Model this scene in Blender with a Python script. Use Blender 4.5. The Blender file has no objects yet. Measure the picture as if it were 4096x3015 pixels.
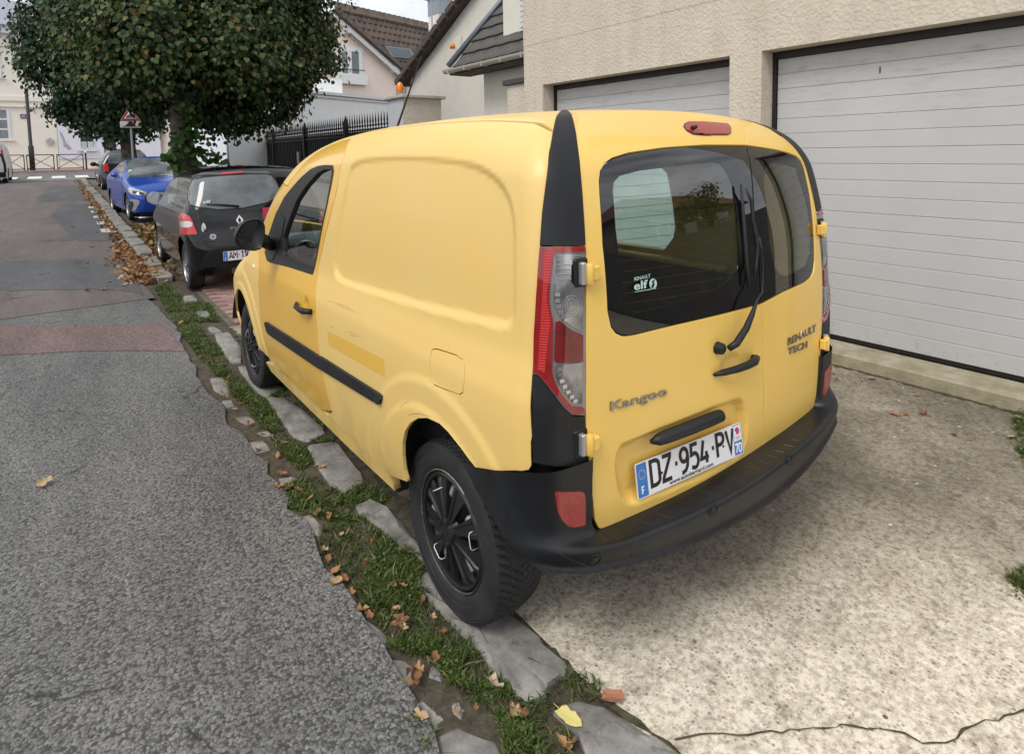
import bpy, bmesh, math, random
import numpy as np
from mathutils import Vector, Matrix
from mathutils.geometry import delaunay_2d_cdt
from mathutils.kdtree import KDTree
random.seed(7); rng = np.random.default_rng(7)
sc = bpy.context.scene
COL = sc.collection

# ------------------------------------------------------------------ camera
# (the photograph has its verticals straightened: the optical centre lies above the frame's middle)
PW, PH = 4096, 3015
CF, CX, CY = 2398.6, 2054.4, 805.6
CAM = np.array([-1.8754, -1.7679, 1.6497]); YAW, PITCH, ROLL = .6493, .0817, -.0177
def cam_axes():
    f = np.array([math.sin(YAW)*math.cos(PITCH), math.cos(YAW)*math.cos(PITCH), -math.sin(PITCH)])
    r = np.array([math.cos(YAW), -math.sin(YAW), 0.]); u = np.cross(r, f)
    return (r*math.cos(ROLL)+u*math.sin(ROLL), -r*math.sin(ROLL)+u*math.cos(ROLL), f)
CR, CU, CFW = cam_axes()
cd = bpy.data.cameras.new('camera'); cam = bpy.data.objects.new('camera', cd); COL.objects.link(cam)
cam.matrix_world = Matrix(((CR[0], CU[0], -CFW[0], CAM[0]), (CR[1], CU[1], -CFW[1], CAM[1]), (CR[2], CU[2], -CFW[2], CAM[2]), (0, 0, 0, 1)))
cd.sensor_width = 36; cd.lens = CF/PW*36
cd.shift_x = (PW/2-CX)/PW; cd.shift_y = -(PH/2-CY)/PW
cd.clip_start = .05; cd.clip_end = 2000
sc.camera = cam

# ------------------------------------------------------------------ light
SUN_EL, SUN_AZ = math.radians(52), math.radians(250)    # azimuth clockwise from +y
w = bpy.data.worlds.new('World'); sc.world = w; w.use_nodes = True
nt = w.node_tree; nt.nodes.clear()
def N(nt, t, **k):
    n = nt.nodes.new(t)
    for a, b in k.items(): setattr(n, a, b)
    return n
out = N(nt, 'ShaderNodeOutputWorld'); bg = N(nt, 'ShaderNodeBackground'); nt.links.new(bg.outputs[0], out.inputs[0])
sky = N(nt, 'ShaderNodeTexSky', sky_type='NISHITA', sun_disc=False, sun_elevation=SUN_EL, sun_rotation=SUN_AZ, dust_density=2.0)
tc = N(nt, 'ShaderNodeTexCoord'); mp = N(nt, 'ShaderNodeMapping'); mp.inputs['Scale'].default_value = (1.6, 1.6, 4.2)
nt.links.new(tc.outputs['Generated'], mp.inputs[0])
nz = N(nt, 'ShaderNodeTexNoise'); nz.inputs['Scale'].default_value = 1.7; nz.inputs['Detail'].default_value = 7; nz.inputs['Roughness'].default_value = .55
nt.links.new(mp.outputs[0], nz.inputs[0])
cr = N(nt, 'ShaderNodeValToRGB'); cr.color_ramp.elements[0].position = .36; cr.color_ramp.elements[1].position = .68
cr.color_ramp.elements[0].color = (5.6, 5.9, 6.6, 1); cr.color_ramp.elements[1].color = (12.5, 12.6, 12.8, 1)
nt.links.new(nz.outputs[0], cr.inputs[0])
mx = N(nt, 'ShaderNodeMix', data_type='RGBA'); mx.inputs[0].default_value = .93
nt.links.new(sky.outputs[0], mx.inputs[6]); nt.links.new(cr.outputs[0], mx.inputs[7]); nt.links.new(mx.outputs[2], bg.inputs[0])
bg.inputs[1].default_value = .10
sl = bpy.data.lights.new('sun', 'SUN'); sl.energy = 1.3; sl.angle = math.radians(24); sl.color = (1, .95, .87)
so = bpy.data.objects.new('sun', sl); COL.objects.link(so)
sd = Vector((math.sin(SUN_AZ)*math.cos(SUN_EL), math.cos(SUN_AZ)*math.cos(SUN_EL), math.sin(SUN_EL)))
so.rotation_euler = sd.to_track_quat('Z', 'Y').to_euler(); so.location = (0, 0, 30)
sc.view_settings.view_transform = 'Standard'; sc.view_settings.look = 'None'
sc.view_settings.exposure = 0.44; sc.view_settings.gamma = 1; sc.view_settings.use_curve_mapping = False
sc.cycles.use_denoising = True; sc.cycles.max_bounces = 8; sc.cycles.transparent_max_bounces = 16
sc.cycles.caustics_reflective = False; sc.cycles.caustics_refractive = False

# ------------------------------------------------------------------ pixels to rays
def ray(u, v):
    d = CR*((u-CX)/CF) - CU*((v-CY)/CF) + CFW
    return d/np.linalg.norm(d)
def at_z(u, v, z=0.):
    d = ray(u, v); return CAM + d*((z-CAM[2])/d[2])
def at_x(u, v, x):
    d = ray(u, v); return CAM + d*((x-CAM[0])/d[0])
def at_y(u, v, y):
    d = ray(u, v); return CAM + d*((y-CAM[1])/d[1])
def zoomer(x0, y0, s): return lambda pts: [(x0+s*u, y0+s*v) for u, v in pts]

# ------------------------------------------------------------------ objects
def rootloc(o):
    l = Vector((0, 0, 0))
    while o is not None: l = l + o.location; o = o.parent
    return np.array(l)
def link(o, parent=None):
    COL.objects.link(o)
    if parent is not None: o.parent = parent
    return o
def tag(o, label=None, cat=None, group=None, kind=None):
    if label: o['label'] = label
    if cat: o['category'] = cat
    if group: o['group'] = group
    if kind: o['kind'] = kind
    return o
def thing(name, label, cat, loc=(0, 0, 0), group=None, rz=0):
    o = bpy.data.objects.new(name, None); o.empty_display_size = .1; o.location = loc; o.rotation_euler = (0, 0, rz)
    return link(tag(o, label, cat, group))
def copy_tree(o, parent=None):
    c = o.copy(); COL.objects.link(c); c.parent = parent
    for ch in list(o.children): copy_tree(ch, c)
    return c
def mobj(name, V, Fc, mat, parent=None, normals=None, smooth=False, local=False, mats=None, fm=None):
    V = np.asarray(V, float).reshape(-1, 3)
    if parent is not None and not local: V = V - rootloc(parent)
    me = bpy.data.meshes.new(name); me.from_pydata(V.tolist(), [], [tuple(int(i) for i in f) for f in Fc])
    for m in (mats or [mat]): me.materials.append(m)
    if fm is not None: me.polygons.foreach_set('material_index', np.asarray(fm, np.int32))
    if smooth or normals is not None: me.polygons.foreach_set('use_smooth', np.ones(len(me.polygons), bool))
    me.update()
    if normals is not None: me.normals_split_custom_set_from_vertices([tuple(n) for n in normals])
    return link(bpy.data.objects.new(name, me), parent)
def inst(name, me, loc, parent=None, rot=(0, 0, 0), scale=(1, 1, 1)):
    o = bpy.data.objects.new(name, me); l = np.asarray(loc, float)
    if parent is not None: l = l - rootloc(parent)
    o.location = l; o.rotation_euler = rot; o.scale = scale
    return link(o, parent)

class MB:
    """collects simple shapes into one mesh"""
    def __init__(s): s.V = []; s.F = []; s.m = []
    def add(s, V, F, m=0):
        b = len(s.V); s.V += [tuple(map(float, v)) for v in V]; s.F += [tuple(int(i)+b for i in f) for f in F]; s.m += [m]*len(F); return s
    def box(s, a, b, m=0, bev=0):
        x0, y0, z0 = [min(p, q) for p, q in zip(a, b)]; x1, y1, z1 = [max(p, q) for p, q in zip(a, b)]
        if bev <= 0:
            return s.add([(x0, y0, z0), (x1, y0, z0), (x1, y1, z0), (x0, y1, z0), (x0, y0, z1), (x1, y0, z1), (x1, y1, z1), (x0, y1, z1)],
                         [(0, 3, 2, 1), (4, 5, 6, 7), (0, 1, 5, 4), (1, 2, 6, 5), (2, 3, 7, 6), (3, 0, 4, 7)], m)
        V = []; c = [(x0, x1), (y0, y1), (z0, z1)]
        bm = bmesh.new(); bmesh.ops.create_cube(bm, size=1)
        for v in bm.verts: v.co = Vector([(c[i][0]+c[i][1])/2+v.co[i]*(c[i][1]-c[i][0]) for i in range(3)])
        bmesh.ops.bevel(bm, geom=bm.edges[:], offset=bev, segments=1, affect='EDGES')
        bm.verts.index_update(); s.add([v.co[:] for v in bm.verts], [[v.index for v in f.verts] for f in bm.faces], m); bm.free(); return s
    def obox(s, c, ax, half, m=0):
        """box with centre c, three axis vectors and half sizes"""
        c = np.asarray(c, float); A = [np.asarray(a, float)/np.linalg.norm(a)*h for a, h in zip(ax, half)]
        V = [c+i*A[0]+j*A[1]+k*A[2] for k in (-1, 1) for j in (-1, 1) for i in (-1, 1)]
        return s.add(V, [(0, 2, 3, 1), (4, 5, 7, 6), (0, 1, 5, 4), (2, 6, 7, 3), (0, 4, 6, 2), (1, 3, 7, 5)], m)
    def bar(s, a, b, w, h, m=0, up=(0, 0, 1)):
        a = np.asarray(a, float); b = np.asarray(b, float); d = b-a; L = np.linalg.norm(d); d /= L
        up = np.asarray(up, float)
        if abs(d@up) > .98: up = np.array([1., 0, 0])
        x = np.cross(d, up); x /= np.linalg.norm(x); z = np.cross(x, d)
        return s.obox((a+b)/2, (d, x, z), (L/2, w/2, h/2), m)
    def tube(s, P, r, n=8, m=0, cap=True):
        P = [np.asarray(p, float) for p in P]; k = len(P); r = r if hasattr(r, '__len__') else [r]*k
        V = []; prev = None
        for i, p in enumerate(P):
            d = P[min(i+1, k-1)]-P[max(i-1, 0)]; d = d/(np.linalg.norm(d)+1e-12)
            if prev is None:
                x = np.cross(d, (0, 0, 1) if abs(d[2]) < .9 else (1, 0, 0))
            else: x = prev - d*(prev@d)
            x /= np.linalg.norm(x)+1e-12; y = np.cross(d, x); prev = x
            V += [p+r[i]*(x*math.cos(t)+y*math.sin(t)) for t in np.arange(n)*2*math.pi/n]
        F = [(i*n+j, i*n+(j+1) % n, (i+1)*n+(j+1) % n, (i+1)*n+j) for i in range(k-1) for j in range(n)]
        if cap: F += [tuple(range(n-1, -1, -1)), tuple((k-1)*n+j for j in range(n))]
        return s.add(V, F, m)
    def lathe(s, prof, c=(0, 0, 0), ax='z', n=24, m=0, closed=False):
        """profile of (radius, along)"""
        V = []
        for r, a in prof:
            for j in range(n):
                t = 2*math.pi*j/n; p, q = r*math.cos(t), r*math.sin(t)
                V.append({'z': (c[0]+p, c[1]+q, c[2]+a), 'x': (c[0]+a, c[1]+p, c[2]+q), 'y': (c[0]+q, c[1]+a, c[2]+p)}[ax])
        k = len(prof)
        F = [(i*n+j, i*n+(j+1) % n, ((i+1) % k)*n+(j+1) % n, ((i+1) % k)*n+j) for i in range(k if closed else k-1) for j in range(n)]
        return s.add(V, F, m)
    def prism(s, poly, axis, a, b, m=0):
        """extrude a 2d polygon: axis x -> poly is (y,z); y -> (x,z); z -> (x,y)"""
        n = len(poly); f = {'x': lambda p, t: (t, p[0], p[1]), 'y': lambda p, t: (p[0], t, p[1]), 'z': lambda p, t: (p[0], p[1], t)}[axis]
        V = [f(p, a) for p in poly]+[f(p, b) for p in poly]
        F = [tuple(range(n-1, -1, -1)), tuple(range(n, 2*n))]+[(i, (i+1) % n, n+(i+1) % n, n+i) for i in range(n)]
        return s.add(V, F, m)
    def quad(s, a, b, c, d, m=0): return s.add([a, b, c, d], [(0, 1, 2, 3)], m)
    def sphere(s, c, r, n=12, k=8, m=0, sc=(1, 1, 1)):
        prof = [(r*math.sin(math.pi*i/k), -r*math.cos(math.pi*i/k)) for i in range(k+1)]
        t = MB().lathe(prof, n=n); return s.add([(c[0]+v[0]*sc[0], c[1]+v[1]*sc[1], c[2]+v[2]*sc[2]) for v in t.V], t.F, m)
    def build(s, name, mat, parent=None, smooth=False, local=False, fix=True, bevel=0, autosmooth=None):
        mats = mat if isinstance(mat, (list, tuple)) else [mat]
        o = mobj(name, s.V, s.F, None, parent, smooth=smooth, local=local, mats=mats, fm=s.m)
        if fix or bevel:
            bm = bmesh.new(); bm.from_mesh(o.data)
            if fix: bmesh.ops.recalc_face_normals(bm, faces=bm.faces[:])
            if bevel: bmesh.ops.bevel(bm, geom=[e for e in bm.edges if e.calc_face_angle(0) > .5], offset=bevel, segments=2, affect='EDGES', clamp_overlap=True)
            bm.to_mesh(o.data); bm.free()
        if autosmooth is not None:
            o.data.polygons.foreach_set('use_smooth', np.ones(len(o.data.polygons), bool)); o.data.set_sharp_from_angle(angle=autosmooth)
        return o
    def mesh(s, name, mat, **k):
        o = s.build(name, mat, **k); me = o.data; bpy.data.objects.remove(o); return me

# ------------------------------------------------------------------ materials
def lin(c):
    return tuple(((v/255)/12.92 if v/255 <= .04045 else ((v/255+.055)/1.055)**2.4) for v in c)
def mat(name, col=(.5, .5, .5), rough=.6, metal=0., spec=.5, coat=0., var=0., vscale=8., bump=0., bscale=60., col2=None, detail=6., emit=None, coatrough=.08, bdist=.01, vpos=(.35, .65)):
    m = bpy.data.materials.new(name); m.use_nodes = True; t = m.node_tree; b = t.nodes['Principled BSDF']
    b.inputs['Base Color'].default_value = (*col, 1); b.inputs['Roughness'].default_value = rough; b.inputs['Metallic'].default_value = metal
    b.inputs['Specular IOR Level'].default_value = spec; b.inputs['Coat Weight'].default_value = coat; b.inputs['Coat Roughness'].default_value = coatrough
    if emit: b.inputs['Emission Color'].default_value = (*emit[0], 1); b.inputs['Emission Strength'].default_value = emit[1]
    if var or bump or col2: tc = N(t, 'ShaderNodeTexCoord')
    if var or col2:
        n = N(t, 'ShaderNodeTexNoise'); n.inputs['Scale'].default_value = vscale; n.inputs['Detail'].default_value = detail; n.inputs['Roughness'].default_value = .6
        t.links.new(tc.outputs['Object'], n.inputs[0])
        r = N(t, 'ShaderNodeValToRGB'); r.color_ramp.elements[0].position, r.color_ramp.elements[1].position = vpos
        c2 = col2 if col2 else tuple(min(1, c*(1+var)) for c in col); c1 = col if col2 else tuple(c*(1-var) for c in col)
        r.color_ramp.elements[0].color = (*c1, 1); r.color_ramp.elements[1].color = (*c2, 1)
        t.links.new(n.outputs[0], r.inputs[0]); t.links.new(r.outputs[0], b.inputs['Base Color'])
    if bump:
        n2 = N(t, 'ShaderNodeTexNoise'); n2.inputs['Scale'].default_value = bscale; n2.inputs['Detail'].default_value = 4
        t.links.new(tc.outputs['Object'], n2.inputs[0]); bp = N(t, 'ShaderNodeBump'); bp.inputs['Strength'].default_value = bump; bp.inputs['Distance'].default_value = bdist
        t.links.new(n2.outputs[0], bp.inputs['Height']); t.links.new(bp.outputs[0], b.inputs['Normal'])
    return m
def glass(name, tint=(.8, .9, .87), dens=0., rough=.0, refl=1.0):
    """a thin pane: tinted see-through plus a mirror part that grows with the viewing angle"""
    m = bpy.data.materials.new(name); m.use_nodes = True; t = m.node_tree; t.nodes.clear()
    o = N(t, 'ShaderNodeOutputMaterial'); tr = N(t, 'ShaderNodeBsdfTransparent'); tr.inputs[0].default_value = (*[c*(1-dens) for c in tint], 1)
    gl = N(t, 'ShaderNodeBsdfGlossy'); gl.inputs['Roughness'].default_value = rough; gl.inputs[0].default_value = (refl, refl, refl, 1)
    fr = N(t, 'ShaderNodeFresnel'); ge = N(t, 'ShaderNodeNewGeometry'); io = N(t, 'ShaderNodeMapRange'); io.inputs[3].default_value = 1.55; io.inputs[4].default_value = 1/1.55
    t.links.new(ge.outputs['Backfacing'], io.inputs[0]); t.links.new(io.outputs[0], fr.inputs[0])
    mu = N(t, 'ShaderNodeMath', operation='MULTIPLY_ADD'); mu.inputs[1].default_value = 1.5; mu.inputs[2].default_value = .02; mu.use_clamp = True
    mxs = N(t, 'ShaderNodeMixShader'); t.links.new(fr.outputs[0], mu.inputs[0]); t.links.new(mu.outputs[0], mxs.inputs[0])
    t.links.new(tr.outputs[0], mxs.inputs[1]); t.links.new(gl.outputs[0], mxs.inputs[2]); t.links.new(mxs.outputs[0], o.inputs[0])
    return m
# ================================================================== the setting
def gz(y):
    t = np.asarray(y, float)-3; return .02*(t+np.sqrt(t*t+4))/2      # the street climbs gently away from us
def at_g(u, v, h=0.):
    d = ray(u, v); lo, hi = .3, 400.
    for _ in range(60):
        m_ = (lo+hi)/2; p = CAM+d*m_
        if p[2] > gz(p[1])+h: lo = m_
        else: hi = m_
    return CAM+d*hi
S2 = 4096/2244
def G2(u, v, h=0.): return at_g(u*S2, v*S2, h)
def tex_mat(name, build):
    m = bpy.data.materials.new(name); m.use_nodes = True; t = m.node_tree; b = t.nodes['Principled BSDF']; tc = N(t, 'ShaderNodeTexCoord'); build(t, b, tc.outputs['Object']); return m
def tnoise(t, v, sc_, det=5, rough=.6):
    n = N(t, 'ShaderNodeTexNoise'); n.inputs['Scale'].default_value = sc_; n.inputs['Detail'].default_value = det; n.inputs['Roughness'].default_value = rough; t.links.new(v, n.inputs[0]); return n.outputs[0]
def tvor(t, v, sc_, feat='F1', rnd=1.):
    n = N(t, 'ShaderNodeTexVoronoi', feature=feat); n.inputs['Scale'].default_value = sc_; n.inputs['Randomness'].default_value = rnd; t.links.new(v, n.inputs[0]); return n
def ramp(t, v, stops):
    r = N(t, 'ShaderNodeValToRGB'); e = r.color_ramp.elements
    while len(e) < len(stops): e.new(.5)
    for q, (p, c) in zip(e, stops): q.position = p; q.color = (*c, 1) if len(c) == 3 else c
    t.links.new(v, r.inputs[0]); return r.outputs[0]
def tmix(t, f, a, b, mode='MIX'):
    n = N(t, 'ShaderNodeMix', data_type='RGBA', blend_type=mode)
    for s_, v in ((0, f), (6, a), (7, b)):
        if isinstance(v, (int, float)): n.inputs[s_].default_value = v
        elif isinstance(v, tuple): n.inputs[s_].default_value = (*v, 1)
        else: t.links.new(v, n.inputs[s_])
    return n.outputs[2]
def tmath(t, op, a, b=0., c=None):
    n = N(t, 'ShaderNodeMath', operation=op)
    for i, v in enumerate((a, b) if c is None else (a, b, c)):
        if isinstance(v, (int, float)): n.inputs[i].default_value = v
        else: t.links.new(v, n.inputs[i])
    return n.outputs[0]
def tbump(t, b, h, strength, dist):
    n = N(t, 'ShaderNodeBump'); n.inputs['Strength'].default_value = strength; n.inputs['Distance'].default_value = dist; t.links.new(h, n.inputs['Height']); t.links.new(n.outputs[0], b.inputs['Normal'])
def asphalt(name, base, stone, sc_=75., bd=.006, tint=None, bs=.9):
    def f(t, b, v):
        w_ = N(t, 'ShaderNodeVectorMath', operation='ADD'); nn = N(t, 'ShaderNodeTexNoise'); nn.inputs['Scale'].default_value = 90; t.links.new(v, nn.inputs[0])
        s_ = N(t, 'ShaderNodeVectorMath', operation='SCALE'); s_.inputs['Scale'].default_value = .022; t.links.new(nn.outputs['Color'], s_.inputs[0]); t.links.new(v, w_.inputs[0]); t.links.new(s_.outputs[0], w_.inputs[1])
        vo = tvor(t, w_.outputs[0], sc_); sep = N(t, 'ShaderNodeSeparateColor'); t.links.new(vo.outputs['Color'], sep.inputs[0])
        stc = ramp(t, sep.outputs[0], [(0., tuple(c*.72 for c in stone)), (.35, stone), (.8, tuple(min(1, c*1.2) for c in stone)), (1., tuple(min(1, c*1.55) for c in stone))])
        gap = ramp(t, vo.outputs['Distance'], [(.42, (0, 0, 0)), (.75, (1, 1, 1))])
        col = tmix(t, gap, stc, base)
        wmp = N(t, 'ShaderNodeMapping'); wmp.inputs['Scale'].default_value = (1.6, .35, 1); t.links.new(v, wmp.inputs[0]); wear = ramp(t, tnoise(t, wmp.outputs[0], 1.3, 8, .7), [(.35, (.72, .72, .72)), (.7, (1.22, 1.21, 1.19))]); col = tmix(t, 1., col, wear, 'MULTIPLY')
        cw = N(t, 'ShaderNodeVectorMath', operation='ADD'); n2 = N(t, 'ShaderNodeTexNoise'); n2.inputs['Scale'].default_value = 3.; n2.inputs['Detail'].default_value = 6; t.links.new(v, n2.inputs[0])
        s2 = N(t, 'ShaderNodeVectorMath', operation='SCALE'); s2.inputs['Scale'].default_value = .5; t.links.new(n2.outputs['Color'], s2.inputs[0]); t.links.new(v, cw.inputs[0]); t.links.new(s2.outputs[0], cw.inputs[1])
        ck = tvor(t, cw.outputs[0], .8, 'DISTANCE_TO_EDGE'); cm = ramp(t, ck.outputs['Distance'], [(.0, (1, 1, 1)), (.010, (0, 0, 0))]); brk = ramp(t, tnoise(t, v, 2.2, 3), [(.48, (0, 0, 0)), (.60, (1, 1, 1))]); cm = tmix(t, 1., cm, brk, 'MULTIPLY')
        col = tmix(t, cm, col, (.02, .021, .016)); t.links.new(col, b.inputs['Base Color']); b.inputs['Roughness'].default_value = .82
        h = ramp(t, vo.outputs['Distance'], [(.30, (1, 1, 1)), (.70, (0, 0, 0))]); h = tmath(t, 'SUBTRACT', h, cm); h = tmath(t, 'ADD', h, tmath(t, 'MULTIPLY', sep.outputs[1], .35)); tbump(t, b, h, bs, bd)
    return tex_mat(name, f)
M_asph = asphalt('coarse_asphalt', (.050, .049, .046), (.17, .17, .166), 92., .004, bs=.6)
M_asph2 = asphalt('dark_asphalt', (.055, .056, .058), (.108, .111, .114), 110., .004, bs=.5)
M_ared = asphalt('red_asphalt', (.08, .05, .047), (.20, .145, .135), 100., .004, bs=.6)
M_apink = asphalt('pinkish_asphalt', (.085, .070, .067), (.15, .125, .12), 110., .004, bs=.4)
def f_conc(t, b, v):
    vo = tvor(t, v, 85.); sep = N(t, 'ShaderNodeSeparateColor'); t.links.new(vo.outputs['Color'], sep.inputs[0])
    peb = ramp(t, sep.outputs[0], [(0., (.30, .265, .22)), (.25, (.48, .42, .34)), (.6, (.66, .59, .49)), (.80, (.50, .34, .18)), (.92, (.76, .71, .63)), (1., (.33, .31, .29))])
    gap = ramp(t, vo.outputs['Distance'], [(.30, (0, 0, 0)), (.55, (1, 1, 1))]); pick = ramp(t, sep.outputs[1], [(.66, (0, 0, 0)), (.70, (1, 1, 1))])
    cem = ramp(t, tnoise(t, v, 240, 5, .7), [(.3, (.60, .54, .445)), (.7, (.84, .77, .65))])
    f1 = tmix(t, 1., tmath(t, 'SUBTRACT', 1., gap), pick, 'MULTIPLY'); col = tmix(t, f1, cem, peb)
    grit = ramp(t, tnoise(t, v, 45, 6, .75), [(.38, (.30, .27, .24)), (.55, (1, 1, 1))]); col = tmix(t, .62, col, grit, 'MULTIPLY')
    # old ragged stains, plus painted-in shade that darkens towards the garage and the van
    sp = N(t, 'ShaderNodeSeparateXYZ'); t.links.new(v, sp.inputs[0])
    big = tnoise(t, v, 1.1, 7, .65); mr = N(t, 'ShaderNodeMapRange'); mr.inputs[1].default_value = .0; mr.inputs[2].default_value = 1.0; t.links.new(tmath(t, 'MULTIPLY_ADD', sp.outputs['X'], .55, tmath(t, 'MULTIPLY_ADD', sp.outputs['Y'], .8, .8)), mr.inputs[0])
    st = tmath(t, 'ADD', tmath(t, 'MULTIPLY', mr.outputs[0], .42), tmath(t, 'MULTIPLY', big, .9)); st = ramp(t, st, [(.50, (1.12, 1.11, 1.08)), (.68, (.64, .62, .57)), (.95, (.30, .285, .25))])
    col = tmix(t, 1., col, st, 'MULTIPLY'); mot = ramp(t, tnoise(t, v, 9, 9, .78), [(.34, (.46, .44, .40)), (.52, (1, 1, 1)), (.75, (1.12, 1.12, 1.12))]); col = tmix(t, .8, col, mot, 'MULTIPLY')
    big_p = tvor(t, v, 16.); bs_ = N(t, 'ShaderNodeSeparateColor'); t.links.new(big_p.outputs['Color'], bs_.inputs[0]); bm_ = tmix(t, 1., ramp(t, big_p.outputs['Distance'], [(.10, (1, 1, 1)), (.14, (0, 0, 0))]), ramp(t, bs_.outputs[0], [(.60, (0, 0, 0)), (.62, (1, 1, 1))]), 'MULTIPLY')
    col = tmix(t, bm_, col, ramp(t, bs_.outputs[1], [(0., (.10, .10, .105)), (.3, (.52, .30, .14)), (.55, (.45, .38, .30)), (.8, (.75, .72, .66)), (1., (.36, .20, .13))]))
    t.links.new(col, b.inputs['Base Color']); b.inputs['Roughness'].default_value = .85
    h = tmath(t, 'ADD', tmath(t, 'MULTIPLY', tmath(t, 'SUBTRACT', 1., vo.outputs['Distance']), pick), tmath(t, 'MULTIPLY', tnoise(t, v, 45, 6, .75), 1.0)); tbump(t, b, h, .5, .005)
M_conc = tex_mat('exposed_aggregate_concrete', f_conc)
def f_stone(t, b, v):
    col = ramp(t, tnoise(t, v, 9, 8, .7), [(.28, (.12, .113, .10)), (.5, (.235, .222, .20)), (.72, (.36, .345, .315))])
    lic = ramp(t, tnoise(t, v, 22, 6, .7), [(.56, (0, 0, 0)), (.66, (1, 1, 1))]); col = tmix(t, tmath(t, 'MULTIPLY', lic, .55), col, (.075, .072, .066))
    t.links.new(col, b.inputs['Base Color']); b.inputs['Roughness'].default_value = .9; tbump(t, b, tnoise(t, v, 30, 8, .7), .5, .006)
M_stone = tex_mat('weathered_kerb_stone', f_stone)
M_soil = mat('gutter_soil', (.045, .036, .024), .95, col2=(.10, .082, .055), vscale=18, bump=.8, bscale=60, bdist=.012)
M_path = asphalt('grey_path_asphalt', (.05, .05, .05), (.11, .11, .108), 95., .004, bs=.6)
M_moss = mat('moss', (.035, .045, .012), .95, col2=(.09, .085, .035), vscale=60, bump=.8, bscale=200)
def strip(name, xa, xb, ya, yb, ny, zoff, material, parent=None, kind='structure', nx=1, edge=None):
    """sheet following the street's slope; edge(y) shifts the right-hand border"""
    ys = np.linspace(ya, yb, ny+1); V, F = [], []
    for y in ys:
        b_ = xb+(edge(y) if edge else 0)
        for i in range(nx+1): V.append((xa+(b_-xa)*i/nx, y, gz(y)+zoff))
    for j in range(ny):
        for i in range(nx): F.append((j*(nx+1)+i, j*(nx+1)+i+1, (j+1)*(nx+1)+i+1, (j+1)*(nx+1)+i))
    if edge:
        b0 = len(V)
        for y in ys: V.append((xb+edge(y)+.012, y, gz(y)+zoff-.05))
        for j in range(ny): F.append((j*(nx+1)+nx, b0+j, b0+j+1, (j+1)*(nx+1)+nx))
    o = mobj(name, V, F, material, parent)
    if parent is None: tag(o, kind=kind)
    return o
_en = rng.normal(size=400)
def ragged(y):
    k = (np.asarray(y)+20)*6; i = int(k) % 399; f = k-int(k); return .022*(_en[i]*(1-f)+_en[i+1]*f)+.03*math.sin(y*1.7)-.02-.03*max(0, -y)
strip('ground', -120, 120, -90, 150, 60, -.06, mat('bare_ground', (.10, .095, .085), .95, var=.3, vscale=.5))
ROAD = strip('road', -9, -1.09, -26, 36.5, 500, .014, M_asph, nx=1, edge=ragged)
def patch(name, pts, material, lift=.018, lab=None):
    P = [(p[0], p[1], float(gz(p[1]))+lift) for p in pts]; o = mobj(name, P, [tuple(range(len(P)))], material); tag(o, kind='structure'); return o
def band(name, ya, yb, xa, xb, material, lift, w0=0., slant=0.):
    """a strip laid across the street"""
    xs = np.linspace(xa, xb, 24); V = []
    for x in xs:
        e_ = ragged(ya) if x > -1.3 else 0
        y0 = ya+slant*(x+1.1)+.03*math.sin(x*5+ya)+.012*rng.normal(); y1 = yb+slant*(x+1.1)+.03*math.sin(x*4+yb)+.012*rng.normal(); V += [(x, y0, gz(y0)+lift), (x, y1, gz(y1)+lift)]
    o = mobj(name, V, [(2*i, 2*i+2, 2*i+3, 2*i+1) for i in range(23)], material); return tag(o, kind='structure')
def quad_strip(name, ya, yb, material, lift, xa=-9, xb=-1.12, n=30, wob=.04):
    ys = np.linspace(ya, yb, n); V = []
    for y in ys: V += [(xa, y, gz(y)+lift), (xb+wob*math.sin(y*2.3), y, gz(y)+lift)]
    return tag(mobj(name, V, [(2*i, 2*i+1, 2*i+3, 2*i+2) for i in range(n-1)], material), kind='structure')
band('red_road_strip', 3.80, 4.78, -9, -1.13, M_ared, .018, slant=-.72)
quad_strip('far_road', 6.0, 36.5, M_apink, .0185, n=60)
# the rounded near edge of the newer surfacing
def curve_patch(name, near, far, material, lift):
    Q = near+far[::-1]; V = []
    for (xa, ya), (xb, yb) in zip(Q, Q[1:]+Q[:1]):
        k_ = max(1, int(math.hypot(xb-xa, yb-ya)/.12))
        for i_ in range(k_): x = xa+(xb-xa)*i_/k_+rng.normal()*.018; y = ya+(yb-ya)*i_/k_+rng.normal()*.03; V.append((x, y, gz(y)+lift))
    return tag(mobj(name, V, [tuple(range(len(V)))], material), kind='structure')
curve_patch('dark_road_patch', [(-1.16, 6.15), (-1.25, 6.45), (-1.5, 6.85), (-1.9, 7.15), (-2.4, 7.5), (-3.2, 8.2)], [(-1.14, 8.6), (-1.5, 9.3), (-2.2, 9.7), (-3.3, 10.3)], M_asph2, .0225)
curve_patch('dark_road_patch', [(-1.16, 11.2), (-2.2, 11.9), (-1.75, 12.3)], [(-1.14, 19.5), (-1.6, 19.8), (-1.85, 20.0), (-2.05, 17.0)], M_asph2, .0225)
curve_patch('dark_road_patch', [(-1.16, 21.2), (-2.1, 21.8), (-2.5, 22.2)], [(-1.14, 29.5), (-1.8, 30.2), (-2.0, 30.5)], M_asph2, .0225)
curve_patch('dark_road_patch', [(-3.0, 11.5), (-6.0, 12.0)], [(-3.0, 13.6), (-6.0, 15.5)], M_asph2, .0225)
def mark(pts, lift=.027): return tag(mobj('road_marking', [(x, y, gz(y)+lift) for x, y in pts], [tuple(range(len(pts)))], M_mark), kind='structure')
M_mark = mat('worn_white_paint', (.52, .51, .48), .8, col2=(.20, .195, .185), vscale=9, vpos=(.45, .75))
for k in range(5): y = 12.55+k*1.42; mark([(-1.25, y), (-1.10, y), (-1.10, y+.55), (-1.25, y+.55)])
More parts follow.
